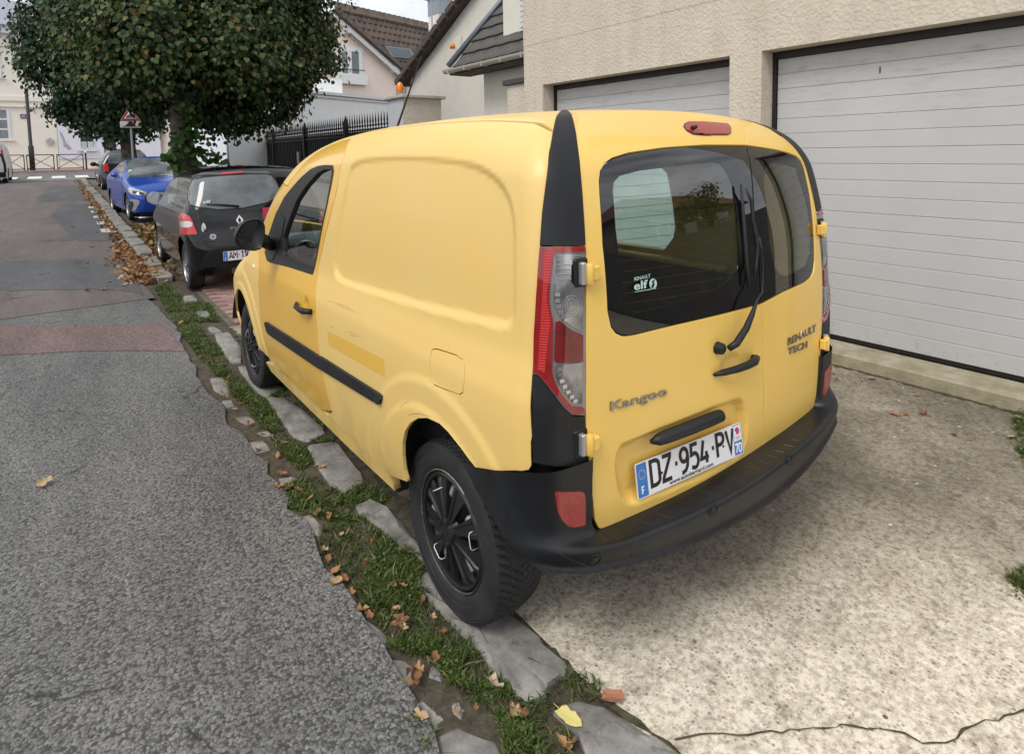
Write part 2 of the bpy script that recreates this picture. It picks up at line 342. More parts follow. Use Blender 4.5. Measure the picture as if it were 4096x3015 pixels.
mark([(-1.25, 12.5), (-1.02, 12.35), (-.98, 12.5), (-1.25, 12.62)])
# junction: cross street, zebra, far pavement
tag(mobj('cross_street', [(-45, 36.5, gz(36.5)+.012), (45, 36.5, gz(36.5)+.012), (45, 46.5, gz(46.5)+.012), (-45, 46.5, gz(46.5)+.012)], [(0, 1, 2, 3)], asphalt('cross_street_asphalt', (.07, .07, .07), (.16, .16, .16), 60., .003, bs=.3)), kind='structure')
M_zeb = mat('zebra_paint', (.66, .66, .64), .7, var=.12, vscale=6)
for k in range(7): tag(mobj('zebra_bar', [(-6.2+k*1.02, 37.9, gz(37.9)+.018), (-5.6+k*1.02, 37.9, gz(37.9)+.018), (-5.6+k*1.02, 40.6, gz(40.6)+.018), (-6.2+k*1.02, 40.6, gz(40.6)+.018)], [(0, 1, 2, 3)], M_zeb), kind='structure')
for k in range(4): tag(mobj('zebra_bar', [(.0, 39.0+k*1.1, gz(39+k*1.1)+.018), (2.8, 39.0+k*1.1, gz(39+k*1.1)+.018), (2.8, 39.55+k*1.1, gz(39.5+k*1.1)+.018), (.0, 39.55+k*1.1, gz(39.5+k*1.1)+.018)], [(0, 1, 2, 3)], M_zeb), kind='structure')
tag(MB().box((-9, 36.2, .5), (-.9, 36.75, gz(36.5)+.03)).build('threshold_kerb', mat('pale_kerb', (.45, .43, .40), .85, var=.1)), kind='structure')
tag(MB().box((-45, 46.5, .5), (45, 56, gz(47)+.13)).build('far_pavement', mat('pink_far_pavement', (.30, .20, .18), .9, var=.15, vscale=3)), kind='structure')
# right-hand side: gutter, kerb, driveway, path
strip('gutter', -1.16, -.60, -8, 36, 90, -.012, M_soil)
def slab(name, pts, z0, z1, material, parent=None, rough=.010, bev=.020):
    """irregular flat stone: bevelled top, uneven rim"""
    P = np.array(pts, float)[:, :2]; P = smooth_closed2(P, 1); c = P.mean(0); n = len(P)
    jit = rng.normal(size=n)*rough*.5; tilt = rng.normal(size=2)*.012
    def zt_(q): return z1+(q-c)@tilt
    inn = c+(P-c)*(1-bev/np.maximum(np.linalg.norm(P-c, axis=1), .03))[:, None]; inn2 = c+(P-c)*.55
    zb = gz(c[1])
    V = [(x, y, zb+z0) for x, y in P]+[(x, y, zb+zt_(np.array([x, y]))-bev*.6+j) for (x, y), j in zip(P, jit)]+[(x, y, zb+zt_(np.array([x, y]))+j*.5) for (x, y), j in zip(inn, jit)]+[(x, y, zb+zt_(np.array([x, y]))+rng.normal()*rough*.4) for x, y in inn2]
    F = [(k*n+i, k*n+(i+1) % n, (k+1)*n+(i+1) % n, (k+1)*n+i) for k in range(3) for i in range(n)]+[tuple(3*n+i for i in range(n))]
    o = mobj(name, V, F, material, parent); o.data.polygons.foreach_set('use_smooth', np.ones(len(F), bool)); o.data.set_sharp_from_angle(angle=.7); return o
def smooth_closed2(Q, n=1):
    Q = np.asarray(Q, float)
    for _ in range(n):
        nx = np.roll(Q, -1, 0); Q = np.stack([.90*Q+.10*nx, .10*Q+.90*nx], 1).reshape(-1, Q.shape[1])
    return Q
Z5g = zoomer(1500, 1600, .85663); Z6 = zoomer(0, 1100, 1.15883)
KERB = tag(mobj('kerb_bed', [(-.95, -8, -.03), (-.62, -8, -.03), (-.62, 6.5, .03), (-.95, 6.5, .03)], [(0, 1, 2, 3)], M_soil), kind='structure')
GUT = tag(mobj('gutter_bed', [(-1.15, -8, -.035), (-.95, -8, -.035), (-.95, 6.5, .025), (-1.15, 6.5, .025)], [(0, 1, 2, 3)], M_soil), kind='structure')
kerbs = [Z5g([(195, 860), (240, 800), (330, 870), (560, 990), (650, 1010), (780, 1130), (900, 1250), (870, 1300), (800, 1340), (790, 1380), (720, 1410), (650, 1385), (640, 1340), (560, 1290), (500, 1190), (420, 1110), (330, 1020), (220, 900)]),
  Z5g([(830, 1460), (930, 1400), (1060, 1430), (1130, 1480), (1330, 1600), (1450, 1700), (1560, 1800), (1100, 1800), (1000, 1700), (940, 1560), (860, 1490)]),
  Z6([(820, 320), (850, 318), (905, 350), (980, 395), (920, 425), (880, 402)]), Z6([(915, 425), (985, 430), (1050, 470), (1130, 545), (1060, 580), (1010, 560), (960, 490)]), Z6([(1055, 590), (1160, 575), (1255, 690), (1260, 725), (1185, 755), (1140, 730), (1090, 660)]),
  Z6([(1225, 800), (1270, 780), (1330, 800), (1380, 850), (1440, 930), (1500, 990), (1470, 1000), (1370, 940), (1310, 870), (1240, 830)]), Z6([(740, 205), (790, 200), (830, 240), (835, 305), (800, 305), (760, 260)]), Z6([(675, 130), (715, 125), (730, 145), (690, 150)]), Z6([(630, 75), (665, 70), (685, 90), (640, 97)]), Z6([(715, 185), (745, 182), (770, 198), (730, 200)])]
setts = [Z5g([(25, 1195), (130, 1185), (200, 1230), (190, 1300), (140, 1340), (100, 1290)]), Z5g([(130, 1390), (230, 1385), (290, 1430), (340, 1490), (270, 1530), (160, 1460)]), Z5g([(275, 1560), (400, 1510), (560, 1570), (600, 1652), (560, 1760), (300, 1700)]), Z5g([(350, 1400), (390, 1395), (420, 1440), (400, 1480), (360, 1450)]),
  Z6([(850, 570), (910, 565), (940, 600), (880, 620)]), Z6([(1015, 830), (1070, 815), (1120, 860), (1100, 900), (1040, 895)]), Z6([(1220, 1190), (1260, 1180), (1340, 1230), (1330, 1290), (1260, 1250)]), Z6([(800, 490), (860, 480), (890, 505), (850, 520)]), Z6([(950, 700), (1000, 690), (1040, 700), (990, 738)]), Z6([(720, 350), (770, 345), (800, 380), (790, 420), (740, 400)]), Z6([(880, 540), (930, 530), (945, 555), (905, 560)]), Z6([(1480, 1330), (1540, 1350), (1530, 1400), (1470, 1390)]), Z6([(1050, 905), (1080, 900), (1085, 925), (1060, 925)]), Z6([(760, 430), (800, 425), (815, 450), (780, 455)])]
for L in kerbs: slab('kerb_stone', [at_g(*q)[:2] for q in L], -.10, .016, M_stone, KERB)
for L in setts: slab('paving_stone', [at_g(*q)[:2] for q in L], -.08, -.002, M_stone, GUT)
for k, (ya, yb) in enumerate(((-1.05, -2.0), (-2.05, -3.0), (-3.05, -4.1))): slab('kerb_stone', [(-.93, ya), (-.66, ya+.02), (-.65, yb), (-.93, yb)], -.1, .012, M_stone, KERB)
# raised kerb further up the street
FK = tag(strip('far_kerb_bed', -1.0, -.66, 6.5, 35, 40, -.02, M_soil), kind='structure')
y = 6.9; 
while y < 34.5:
    L_ = rng.uniform(.8, 1.15); h_ = .045 if y < 8.5 else .085
    x_ = -.87+.012*rng.normal(); slab('kerb_stone', [(x_-.10, y), (x_+.10, y+.01), (x_+.10, y+L_-.02), (x_-.10, y+L_-.03)], -.12, h_, M_stone, FK, bev=.02); y += L_
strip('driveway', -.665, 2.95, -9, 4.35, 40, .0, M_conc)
strip('verge', -.655, .9, 4.35, 35, 50, -.004, mat('trodden_verge', (.075, .065, .045), .95, col2=(.15, .125, .09), vscale=7, bump=.6, bscale=50, bdist=.01))
strip('footpath', .2, 2.90, 4.35, 35, 50, .010, M_path)
# pink block paving in front of the van
PAV = strip('block_paving', -.60, .9, 4.40, 8.6, 14, .004, mat('paving_sand', (.16, .12, .10), .95))
M_pav = [mat('pink_block_%d' % k, c, .9, var=.18, vscale=14, bump=.4, bscale=90) for k, c in enumerate(((.30, .175, .15), (.27, .155, .135), (.34, .21, .18)))]
pm = [MB().box((-.096, -.046, -.05), (.096, .046, 0), bev=.006).mesh('paver', m_) for m_ in M_pav]
for j in range(26):
    for i in range(7):
        x = -.49+i*.2+(.1 if j % 2 else 0); y = 4.47+j*.1
        inst('paver', pm[rng.integers(3)], (x, y, gz(y)+.016+.002*rng.normal()), PAV, rot=(.01*rng.normal(), .01*rng.normal(), .015*rng.normal()))
# cracks and joints in the concrete, mossy
def ribbon(name, pts, w, material, lift, jag=.006):
    P = [pts[0]]
    for a, b in zip(pts[:-1], pts[1:]):
        a = np.array(a[:2]); b = np.array(b[:2]); k = max(2, int(np.linalg.norm(b-a)/.03))
        for i in range(1, k+1):
            q = a+(b-a)*i/k+rng.normal(size=2)*jag; P.append(q)
    P = np.array([p[:2] for p in P]); d = np.gradient(P, axis=0); d /= np.linalg.norm(d, axis=1)[:, None]+1e-9; nrm = np.stack([-d[:, 1], d[:, 0]], 1)
    ww = w*(1+.5*rng.normal(size=len(P))).clip(.25, 2); V = []
    for p, n_, q in zip(P, nrm, ww): V += [(*(p+n_*q/2), gz(p[1])+lift), (*(p-n_*q/2), gz(p[1])+lift)]
    return tag(mobj(name, V, [(2*i, 2*i+1, 2*i+3, 2*i+2) for i in range(len(P)-1)], material), kind='structure')
M_crack = mat('crack_dirt', (.035, .032, .018), .95, col2=(.10, .095, .045), vscale=30)
ribbon('concrete_crack', [G2(*p) for p in ((1478, 1622), (1560, 1608), (1640, 1612), (1730, 1598), (1850, 1592), (1950, 1600), (2020, 1625), (2075, 1632), (2110, 1600), (2160, 1580), (2244, 1558), (2400, 1530))], .0045, M_crack, .004, .004)
ribbon('slab_joint', [G2(*p) for p in ((1110, 1335), (1180, 1400), (1250, 1475), (1330, 1540), (1400, 1590), (1480, 1650))]+[(-.66, -1.2), (-.67, -3)], .020, M_crack, .004, .004)
ribbon('slab_joint', [(-.665, y) for y in np.linspace(.05, 4.3, 12)], .028, M_crack, .004, .006)
ribbon('slab_joint', [(2.70, y) for y in np.linspace(-2.4, 1.2, 8)], .03, M_crack, .004, .006)
ribbon('slab_joint', [(-.66, 1.42), (-.2, 1.40), (.6, 1.42), (2.6, 1.4)], .02, M_crack, .004, .004)

# ------------------------------------------------------------------ garage house
def render_mat(name, c, sc_=30., bd=.012, st=.7, streak=.12, sk=.45):
    def f(t, b, v):
        col = ramp(t, tnoise(t, v, 3.0, 7, .65), [(.3, tuple(x*(1-streak) for x in c)), (.7, tuple(min(1, x*(1+streak*.7)) for x in c))])
        mp_ = N(t, 'ShaderNodeMapping'); mp_.inputs['Scale'].default_value = (5, 5, .35); t.links.new(v, mp_.inputs[0])
        stk = ramp(t, tnoise(t, mp_.outputs[0], 1.2, 6, .6), [(.35, (.80, .78, .74)), (.6, (1, 1, 1))]); col = tmix(t, sk, col, stk, 'MULTIPLY')
        t.links.new(col, b.inputs['Base Color']); b.inputs['Roughness'].default_value = .92
        w_ = tnoise(t, v, sc_, 5, .6); vv = tvor(t, v, sc_*1.6, 'SMOOTH_F1'); tbump(t, b, tmath(t, 'ADD', w_, tmath(t, 'MULTIPLY', vv.outputs['Distance'], .6)), st, bd)
    return tex_mat(name, f)
M_rend = render_mat('beige_roughcast', (.62, .555, .46), 26., .014, .7, .08, .35)
M_rends = render_mat('cream_smooth_render', (.76, .73, .645), 60., .003, .3, .05, .12)
M_rendw = render_mat('white_roughcast', (.86, .87, .87), 30., .010, .5, .04, .0)
M_pink = render_mat('pale_pink_render', (.82, .69, .61), 60., .003, .25, .04, .1)
def f_gdoor(t, b, v):
    sp = N(t, 'ShaderNodeSeparateXYZ'); ge = N(t, 'ShaderNodeNewGeometry'); t.links.new(ge.outputs['Position'], sp.inputs[0]); pos = ge.outputs['Position']
    base = ramp(t, tnoise(t, pos, 1.5, 6, .6), [(.3, (.475, .48, .485)), (.7, (.525, .53, .535))])
    mr = N(t, 'ShaderNodeMapRange'); mr.inputs[1].default_value = 1.75; mr.inputs[2].default_value = 2.35; t.links.new(sp.outputs['Z'], mr.inputs[0])
    mp_ = N(t, 'ShaderNodeMapping'); mp_.inputs['Scale'].default_value = (1, 2.2, 14); t.links.new(pos, mp_.inputs[0])
    dn = ramp(t, tnoise(t, mp_.outputs[0], 2.0, 8, .75), [(.52, (0, 0, 0)), (.68, (1, 1, 1))]); f = tmath(t, 'MULTIPLY', tmix(t, 1., dn, mr.outputs[0], 'MULTIPLY'), .55)
    col = tmix(t, f, base, (.24, .20, .15)); mr2 = N(t, 'ShaderNodeMapRange'); mr2.inputs[1].default_value = .35; mr2.inputs[2].default_value = .12; t.links.new(sp.outputs['Z'], mr2.inputs[0])
    dn2 = ramp(t, tnoise(t, pos, 22, 6, .7), [(.55, (0, 0, 0)), (.70, (1, 1, 1))]); col = tmix(t, tmath(t, 'MULTIPLY', tmix(t, 1., dn2, mr2.outputs[0], 'MULTIPLY'), .5), col, (.22, .20, .14))
    t.links.new(col, b.inputs['Base Color']); b.inputs['Roughness'].default_value = .45
    mg = N(t, 'ShaderNodeMapping'); mg.inputs['Scale'].default_value = (1, 6, 60); t.links.new(pos, mg.inputs[0]); tbump(t, b, tnoise(t, mg.outputs[0], 6, 5, .6), .10, .003)
M_dooro = tex_mat('white_garage_panel', f_gdoor)
M_blkm = mat('black_metal', (.012, .011, .011), .5, var=.3)
M_white2 = mat('white_paint', (.72, .72, .72), .5, var=.04)
XW = 2.87
GH = thing('garage_house', 'beige roughcast house front with two white garage doors', 'house', (XW+1, .5, 0))
LT = 2.455; UP = 2.96
def wbox(name, a, b, m_, par): return MB().box(a, b).build(name, m_, par)
wl = MB(); wl.box((XW, 3.86, -.1), (XW+.3, 4.22, UP)); wl.box((XW, 1.02, -.1), (XW+.3, 1.32, LT)); wl.box((XW, -1.75, -.1), (XW+.3, -1.52, LT)); wl.box((XW, 1.32, LT), (XW+.3, 3.86, UP)); wl.box((XW, -1.52, LT), (XW+.3, 1.02, UP)); wl.box((XW, 1.02, LT), (XW+.3, 1.32, UP)); wl.box((XW, -1.75, LT), (XW+.3, -1.52, UP))
wall_g = wl.build('wall', M_rend, GH)
MB().box((XW-.003, -1.752, UP), (XW+.29, 4.222, 6.2)).build('upper_wall', M_rend, GH)
MB().box((XW+.3, 4.02, -.1), (XW+7, 4.22, 6.2)).build('end_wall', M_rends, GH); MB().box((XW+.3, -1.75, -.1), (XW+7, -1.55, 6.2)).build('end_wall', mat('grey_end_wall', (.16, .155, .15), .9, var=.15), GH); MB().box((XW+6.8, -1.55, -.1), (XW+7, 4.02, 6.2)).build('back_wall', M_rends, GH)
rf = MB().prism([(XW-.55, 6.1), (XW+3.5, 8.4), (XW+7.6, 6.1), (XW+7.6, 5.95), (XW+3.5, 8.2), (XW-.55, 5.95)], 'y', -2.1, 4.6); rf.build('roof', mat('dark_roof', (.05, .045, .042), .85), GH)
DX = XW+.20
def garage_door(y0, y1, lab):
    fr = MB(); fr.box((DX-.03, y0+.0, LT-.058), (DX+.03, y1, LT)); fr.box((DX-.025, y1-.032, .1), (DX+.03, y1, LT-.058)); fr.box((DX-.025, y0, .1), (DX+.03, y0+.032, LT-.058))
    gd = MB().box((DX+.03, y0+.03, .11), (DX+.05, y1-.03, LT-.08)).build('garage_door', M_dooro, GH); gd['label'] = lab
    fr.build('door_frame', M_blkm, gd)
    n = 18; z0, z1 = .125, LT-.060; h_ = (z1-z0)/n
    bm_ = MB().box((-.016, y0+.035, .0006), (.016, y1-.035, h_-.0006), bev=.004).mesh('door_slat', M_dooro)
    bm_.transform(Matrix.Translation((0, -(y0+y1)/2, 0)))
    for k in range(n): inst('door_slat', bm_, (DX+.012+(.0 if k % 4 else -.0008), (y0+y1)/2, z0+k*h_), gd)
    MB().box((DX-.01, y0+.06, .095), (DX+.03, y1-.06, .122)).build('rubber_seal', M_blkm, gd)
    # the soffit and jambs of the reveal are stained: rust at the frame
    return gd
gd1 = garage_door(-1.52, 1.02, 'white slatted garage door right of the pillar'); garage_door(1.32, 3.86, 'white slatted garage door left of the pillar')
MB().box((DX-.012, .18, 2.19), (DX-.004, .186, 2.235)).build('keyhole', M_blkm, gd1)
M_thr = mat('mossy_threshold', (.44, .38, .29), .9, col2=(.27, .24, .15), vscale=6, bump=.5, bscale=80)
tag(MB().box((2.735, -1.6, -.05), (3.05, 4.2, .095), bev=.012).build('garage_threshold', M_thr), kind='structure')
# ------------------------------------------------------------------ porch roof beside the garage house
def tile_mesh(w_, l_, th, wave, material, name='roof_tile'):
    mb = MB(); n = 6; V = []
    for s_ in (0, 1):
        for i in range(n+1):
            x = -w_/2+w_*i/n; z = wave*math.sin(math.pi*2*i/n)+wave
            for (yy, zz_) in ((0, th), (l_, 0)): V.append((x, yy, z+zz_-(th if s_ else 0)))
    k = 2*(n+1)
    F = [(2*i, 2*i+2, 2*i+3, 2*i+1) for i in range(n)]+[(k+2*i+1, k+2*i+3, k+2*i+2, k+2*i) for i in range(n)]+[(2*i+2, 2*i, k+2*i, k+2*i+2) for i in range(n)]+[(0, 1, k+1, k), (2*n+1, 2*n, k+2*n, k+2*n+1)]
    return MB().add(V, F).mesh(name, material)
def slope_frame(p0, along, up):
    """matrix with local x along the eave and local y up the slope"""
    a = Vector(along).normalized(); u = Vector(up).normalized(); n = a.cross(u).normalized(); return Matrix((( a.x, u.x, n.x, p0[0]), (a.y, u.y, n.y, p0[1]), (a.z, u.z, n.z, p0[2]), (0, 0, 0, 1)))
M_slate = mat('dark_flat_tile', (.055, .052, .048), .85, col2=(.12, .112, .10), vscale=6, bump=.3, bscale=60)
PH_ = thing('entrance_wing', 'low cream entrance wing with dark tiled hip roof beside the garages', 'building', (5, 6, .05))
EX = 3.60
MB().box((4.0, 4.25, 0), (6.6, 6.75, 3.0)).build('wall', M_rends, PH_)
e0, e1 = at_x(1143*S2, 120*S2, EX), at_x(985*S2, 150*S2, EX); ze = (e0[2]+e1[2])/2
ya, yb = 4.23, e1[1]
PT_ = math.radians(50); sl_ = math.tan(PT_); dep_ = 2.2
core = MB().add([(EX, ya, ze-.02), (EX, yb, ze-.02), (EX+dep_, ya, ze-.02+dep_*sl_), (EX+dep_, yb-dep_*.22, ze-.02+dep_*sl_), (EX+dep_, yb, ze-.02)], [(0, 1, 3, 2), (1, 4, 3), (0, 2, 4, 1)]).build('roof', mat('roof_deck', (.05, .045, .04), .9), PH_)
tm_ = tile_mesh(.40, .36, .035, .004, M_slate)
for j in range(11):
    s_ = j*.30; y_lim = yb-s_*math.cos(PT_)*.22
    k = 0; yy = ya+.2
    while yy < y_lim-.05:
        x0 = EX+s_*math.cos(PT_); z0 = ze+s_*math.sin(PT_)
        M_ = slope_frame((x0, yy, z0+.0), (0, -1, 0), (math.cos(PT_), 0, math.sin(PT_)))
        o = bpy.data.objects.new('roof_tile', tm_); o.matrix_local = Matrix.Translation(-Vector(rootloc(core)))@M_; link(o, core); yy += .405
MB().tube([(EX-.02, yb-.0, ze+.06), (EX+dep_, yb-dep_*.22, ze+.06+dep_*sl_)], .05, 8).build('hip_flashing', mat('lead_flashing', (.16, .18, .22), .5, metal=.5), core, smooth=True)
gt = MB(); n = 10; P_ = [(EX-.07+.065*math.cos(t), ze-.02+.065*math.sin(t)) for t in np.linspace(math.pi, 2*math.pi, n)]
gt.add([(p[0], ya, p[1]) for p in P_]+[(p[0], yb+.03, p[1]) for p in P_], [(i, i+1, n+i+1, n+i) for i in range(n-1)]+[tuple(range(n, 2*n)), tuple(range(n-1, -1, -1))])
gto = gt.build('gutter_pipe', mat('beige_gutter', (.50, .47, .40), .5), PH_, smooth=False)
for k in range(6): MB().box((EX-.14, ya+.3+k*.5, ze-.09), (EX-.0, ya+.325+k*.5, ze-.015)).build('gutter_bracket', mat('bracket', (.45, .42, .36), .5), gto)
MB().box((EX+.0, ya, ze-.10), (EX+.42, yb, ze-.06)).build('soffit', M_slate, PH_)
# upper wall strip with a shuttered window above the porch
UX = 3.93; up0 = at_x(1103*S2, 60*S2, UX); ub = at_x(1125*S2, 97*S2, UX)[2]; sh0 = at_x(1144*S2, 30*S2, UX)[1]; MB().box((UX, 4.23, ub), (7, up0[1], 7)).build('upper_wall', M_rends, PH_); MB().box((UX-.08, 4.23, ub-.07), (UX-.002, up0[1]+.04, ub)).build('wall_ledge', M_rends, PH_)
wi = MB().box((UX-.05, 4.25, ub+.15), (UX-.002, sh0, ub+2.2)).build('shutter', M_white2, PH_)
for k in range(24): MB().box((UX-.065, 4.27, ub+.2+k*.08), (UX-.05, sh0-.03, ub+.26+k*.08)).build('shutter_slat', M_white2, wi)
# short wall stub next to the garage
st = thing('wall_stub', 'short roughcast wall end with dark coping beside the garages', 'wall', (2.95, 4.45, .03)); MB().box((2.90, 4.235, 0), (3.12, 4.62, 2.52)).build('wall', M_rend, st); MB().box((2.86, 4.235, 2.52), (3.16, 4.68, 2.59), bev=.008).build('coping', mat('dark_coping', (.07, .065, .06), .9, var=.3), st)
# ------------------------------------------------------------------ gate pillar with beacon
GP = thing('gate_pillar', 'rendered gate pillar with pale capstone', 'pillar', (3.2, 7.8, .1))
gpx1 = at_y(972*S2, 230*S2, 7.52)[0]
MB().box((2.87, 7.52, 0), (gpx1-.05, 8.12, 2.60)).build('shaft', M_rend, GP); MB().box((2.81, 7.46, 2.60), (gpx1+.02, 8.18, 2.66), bev=.01).build('capstone', mat('pale_capstone', (.48, .46, .40), .85, var=.12), GP)
MB().box((2.861, 7.53, 0), (2.869, 8.11, 2.595)).build('smooth_face', mat('smooth_grey_render', (.50, .51, .53), .9, var=.05, vscale=3), GP)
bx_ = at_y(876*S2, 190*S2, 7.75)
bc = thing('flashing_beacon', 'orange beacon lamp on top of the gate pillar', 'beacon', (bx_[0], 7.75, 2.66))
MB().lathe([(.0, 0), (.07, 0), (.07, .03), (.055, .05), (0, .05)], (bx_[0], 7.75, 2.66), n=20).build('base', mat('beacon_base', (.2, .2, .21), .5), bc, smooth=True)
MB().lathe([(.055, .05), (.066, .09), (.062, .15), (.045, .20), (.02, .225), (0, .23)], (bx_[0], 7.75, 2.66), n=20).build('dome', mat('orange_plastic', (.80, .22, .01), .25, coat=.5), bc, smooth=True)
# ------------------------------------------------------------------ iron fence on its plinth
FE = thing('iron_fence', 'black iron fence with spear tips on a pale plinth', 'fence', (2.95, 13, .2))
M_iron = mat('black_iron', (.010, .008, .008), .55, var=.3)
M_plin = render_mat('pale_plinth', (.50, .52, .50), 30., .01, .6)
PT = 1.02
MB().box((2.86, 8.13, 0), (3.10, 18.0, PT-.06)).build('plinth', M_plin, FE); MB().box((2.82, 8.13, PT-.06), (3.14, 18.0, PT), bev=.008).build('plinth_coping', mat('plinth_coping', (.36, .34, .31), .9, var=.2), FE)
bar = MB().box((-.011, -.011, 0), (.011, .011, 1.10)); bar.lathe([(.011, 1.10), (.010, 1.16), (.026, 1.19), (.026, 1.205), (.012, 1.22), (.019, 1.27), (.010, 1.35), (.0, 1.45)], n=6); bme = bar.mesh('fence_bar', M_iron)
y = 8.25
while y < 17.95: inst('fence_bar', bme, (2.97, y, PT), FE); y += .125
for zz in (PT+.10, PT+1.0, PT+1.10): MB().box((2.955, 8.13, zz), (2.985, 18, zz+.035)).build('fence_rail', M_iron, FE)
MB().box((3.0, 8.13, PT+.02), (3.006, 18.0, PT+1.09)).build('sheet_backing', M_iron, FE)
for yy in (10.35, 12.95, 15.6):
    p = MB().box((2.925, yy-.045, PT), (3.015, yy+.045, PT+1.22)); p.add([(2.915, yy-.055, PT+1.22), (3.025, yy-.055, PT+1.22), (3.025, yy+.055, PT+1.22), (2.915, yy+.055, PT+1.22), (2.97, yy, PT+1.46)], [(0, 1, 4), (1, 2, 4), (2, 3, 4), (3, 0, 4), (3, 2, 1, 0)]); p.build('fence_post', M_iron, FE)
MB().box((2.90, 13.3, 1.45), (2.955, 13.42, 1.75), bev=.008).build('intercom', mat('grey_metal_box', (.35, .35, .36), .5, metal=.3), FE)
mbx = thing('meter_box', 'pale utility box on the plinth behind the van window', 'box', (2.85, 8.9, .4)); MB().box((2.835, 8.75, .42), (2.86, 9.15, .88), bev=.008).build('cover', mat('box_white', (.55, .57, .56), .5), mbx)
# ------------------------------------------------------------------ white and pink houses
HX = 6.0
def gable_house(name, label, x, yA, yR, yB, ze_, zr, wall_m, roof_m, depth=9, over=.35, cat='house'):
    H = thing(name, label, cat, (x+depth/2, yR, .2)); P = [(yA, -.2), (yB, -.2), (yB, ze_), (yR, zr), (yA, ze_)]
    MB().prism(P, 'x', x, x+depth).build('wall', wall_m, H)
    th = .16; so_ = over
    def pt(y): return ze_+(zr-ze_)*(y-yA)/(yR-yA) if (y-yR)*(yA-yR) > 0 else ze_+(zr-ze_)*(y-yB)/(yR-yB)
    sA = (zr-ze_)/(yR-yA); sB = (zr-ze_)/(yR-yB); dA = -1 if yA < yR else 1
    yAo, yBo = yA+dA*.35, yB-dA*.35
    rp = [(yAo, ze_+sA*(yAo-yA)+.02), (yR, zr+.02), (yBo, ze_+sB*(yBo-yB)+.02), (yBo, ze_+sB*(yBo-yB)+.02+th), (yR, zr+.02+th), (yAo, ze_+sA*(yAo-yA)+.02+th)]
    R = MB().prism(rp, 'x', x-so_, x+depth+.3).build('roof', roof_m, H)
    return H, R
M_rtile = mat('brown_roof_tile', (.085, .062, .050), .85, col2=(.16, .115, .09), vscale=5, bump=.3, bscale=40)
M_rtile2 = mat('brown_roof_tile_dark', (.065, .05, .043), .85, col2=(.12, .09, .075), vscale=5, bump=.3, bscale=40)
WHH, WHR = gable_house('white_house', 'cream gabled house end behind the gate pillar', HX+.2, 13.55, 8.6, 3.9, 3.72, 6.15, M_rends, M_rtile2, 10, .22)
# verge tiles along the rake
vt = MB().box((-.12, -.19, -.10), (.12, .19, .07), bev=.02).mesh('verge_tile', M_rtile2)
a_ = math.atan2(6.15-3.72, 13.55-8.6)
for k in range(16):
    t = (k+.2)/13; y = 13.9-(13.9-8.6)*t; z = 3.72-.17+.12+(6.15-3.72+.17)*t; inst('verge_tile', vt, (HX+.02, y, z+.05), WHR, rot=(-a_, 0, 0))
# alarm lamp and junction box on the white wall, chimney, aerial, downpipe
ap_ = at_x(998*S2, 100*S2, HX-.05); al = thing('alarm_lamp', 'small orange lamp on a bracket on the cream gable', 'lamp', (HX, ap_[1], ap_[2])); MB().box((HX-.08, ap_[1]-.28, ap_[2]-.15), (HX-.005, ap_[1]-.02, ap_[2]+.18), bev=.01).build('box', M_rends, al); MB().lathe([(0, 0), (.06, .01), (.065, .07), (.04, .13), (0, .14)], (HX-.12, ap_[1]+.02, ap_[2]-.09), n=14).build('dome', mat('amber_plastic', (.75, .25, .02), .3), al, smooth=True)
ch = at_x(965*S2, 30*S2, 9.5); chm = MB().box((9.2, ch[1]-.35, 5.0), (9.8, ch[1]+.35, ch[2]+.5)).build('chimney', M_rends, WHH); MB().box((9.1, ch[1]-.45, ch[2]+.5), (9.9, ch[1]+.45, ch[2]+.62)).build('chimney_cap', M_slate, chm); MB().box((9.19, ch[1]-.36, ch[2]-.1), (9.81, ch[1]+.36, ch[2]+.5)).build('chimney_band', mat('zinc', (.30, .33, .37), .5, metal=.5), chm)
ma_ = at_x(947*S2, 60*S2, 9.0); MB().tube([(9.0, ma_[1], 4.5), (9.0, ma_[1], ma_[2]+3)], .025, 6).build('mast', mat('mast', (.35, .36, .38), .5, metal=.5), WHH)
M_pane = mat('window_pane', (.10, .12, .13), .05, spec=.6, col2=(.20, .22, .22), vscale=1.2)
def at_d(u, v, dep): return CAM+(CR*((u-CX)/CF)-CU*((v-CY)/CF)+CFW)*dep
Z2 = zoomer(1200, 0, .66845)
# the pink wall faces the camera: a plane through the window, about 27 m away
PO = at_d(*Z2([(302, 375)])[0], 27.); PE = np.array([math.sin(1.42), math.cos(1.42), 0.]); PN = np.array([PE[1], -PE[0], 0.])
def pk(u, v, off=0.):
    """photo point on the pink wall; off moves it out of the wall towards us"""
    d_ = ray(*Z2([(u, v)])[0]); o_ = PO+PN*off; return CAM+d_*(((o_-CAM)@PN)/(d_@PN))
def pk_box(name, u0, v0, u1, v1, o0, o1, m_, par):
    """box standing on the wall: photo corners and two distances from the wall"""
    A = pk(u0, v0); B = pk(u1, v1); s0, s1 = (A-PO)@PE, (B-PO)@PE; z0, z1 = A[2], B[2]
    V = [PO*np.array([1, 1, 0])+PE*s_+np.array([0, 0, z_])+PN*o_ for o_ in (o0, o1) for s_, z_ in ((s0, z0), (s1, z0), (s1, z1), (s0, z1))]
    return MB().add(V, [(0, 1, 2, 3), (7, 6, 5, 4), (0, 4, 5, 1), (1, 5, 6, 2), (2, 6, 7, 3), (3, 7, 4, 0)]).build(name, m_, par)
apx, rb = pk(205, 62), pk(665, 470); PKH = thing('pink_house', 'pale pink house with a sloping gable and brown tiled roof', 'house', (PO[0], PO[1], .4))
lf = apx-PE*5.5; lf[2] = .0; rbb = rb.copy(); rbb[2] = 0; lft = lf.copy(); lft[2] = apx[2]-4.2
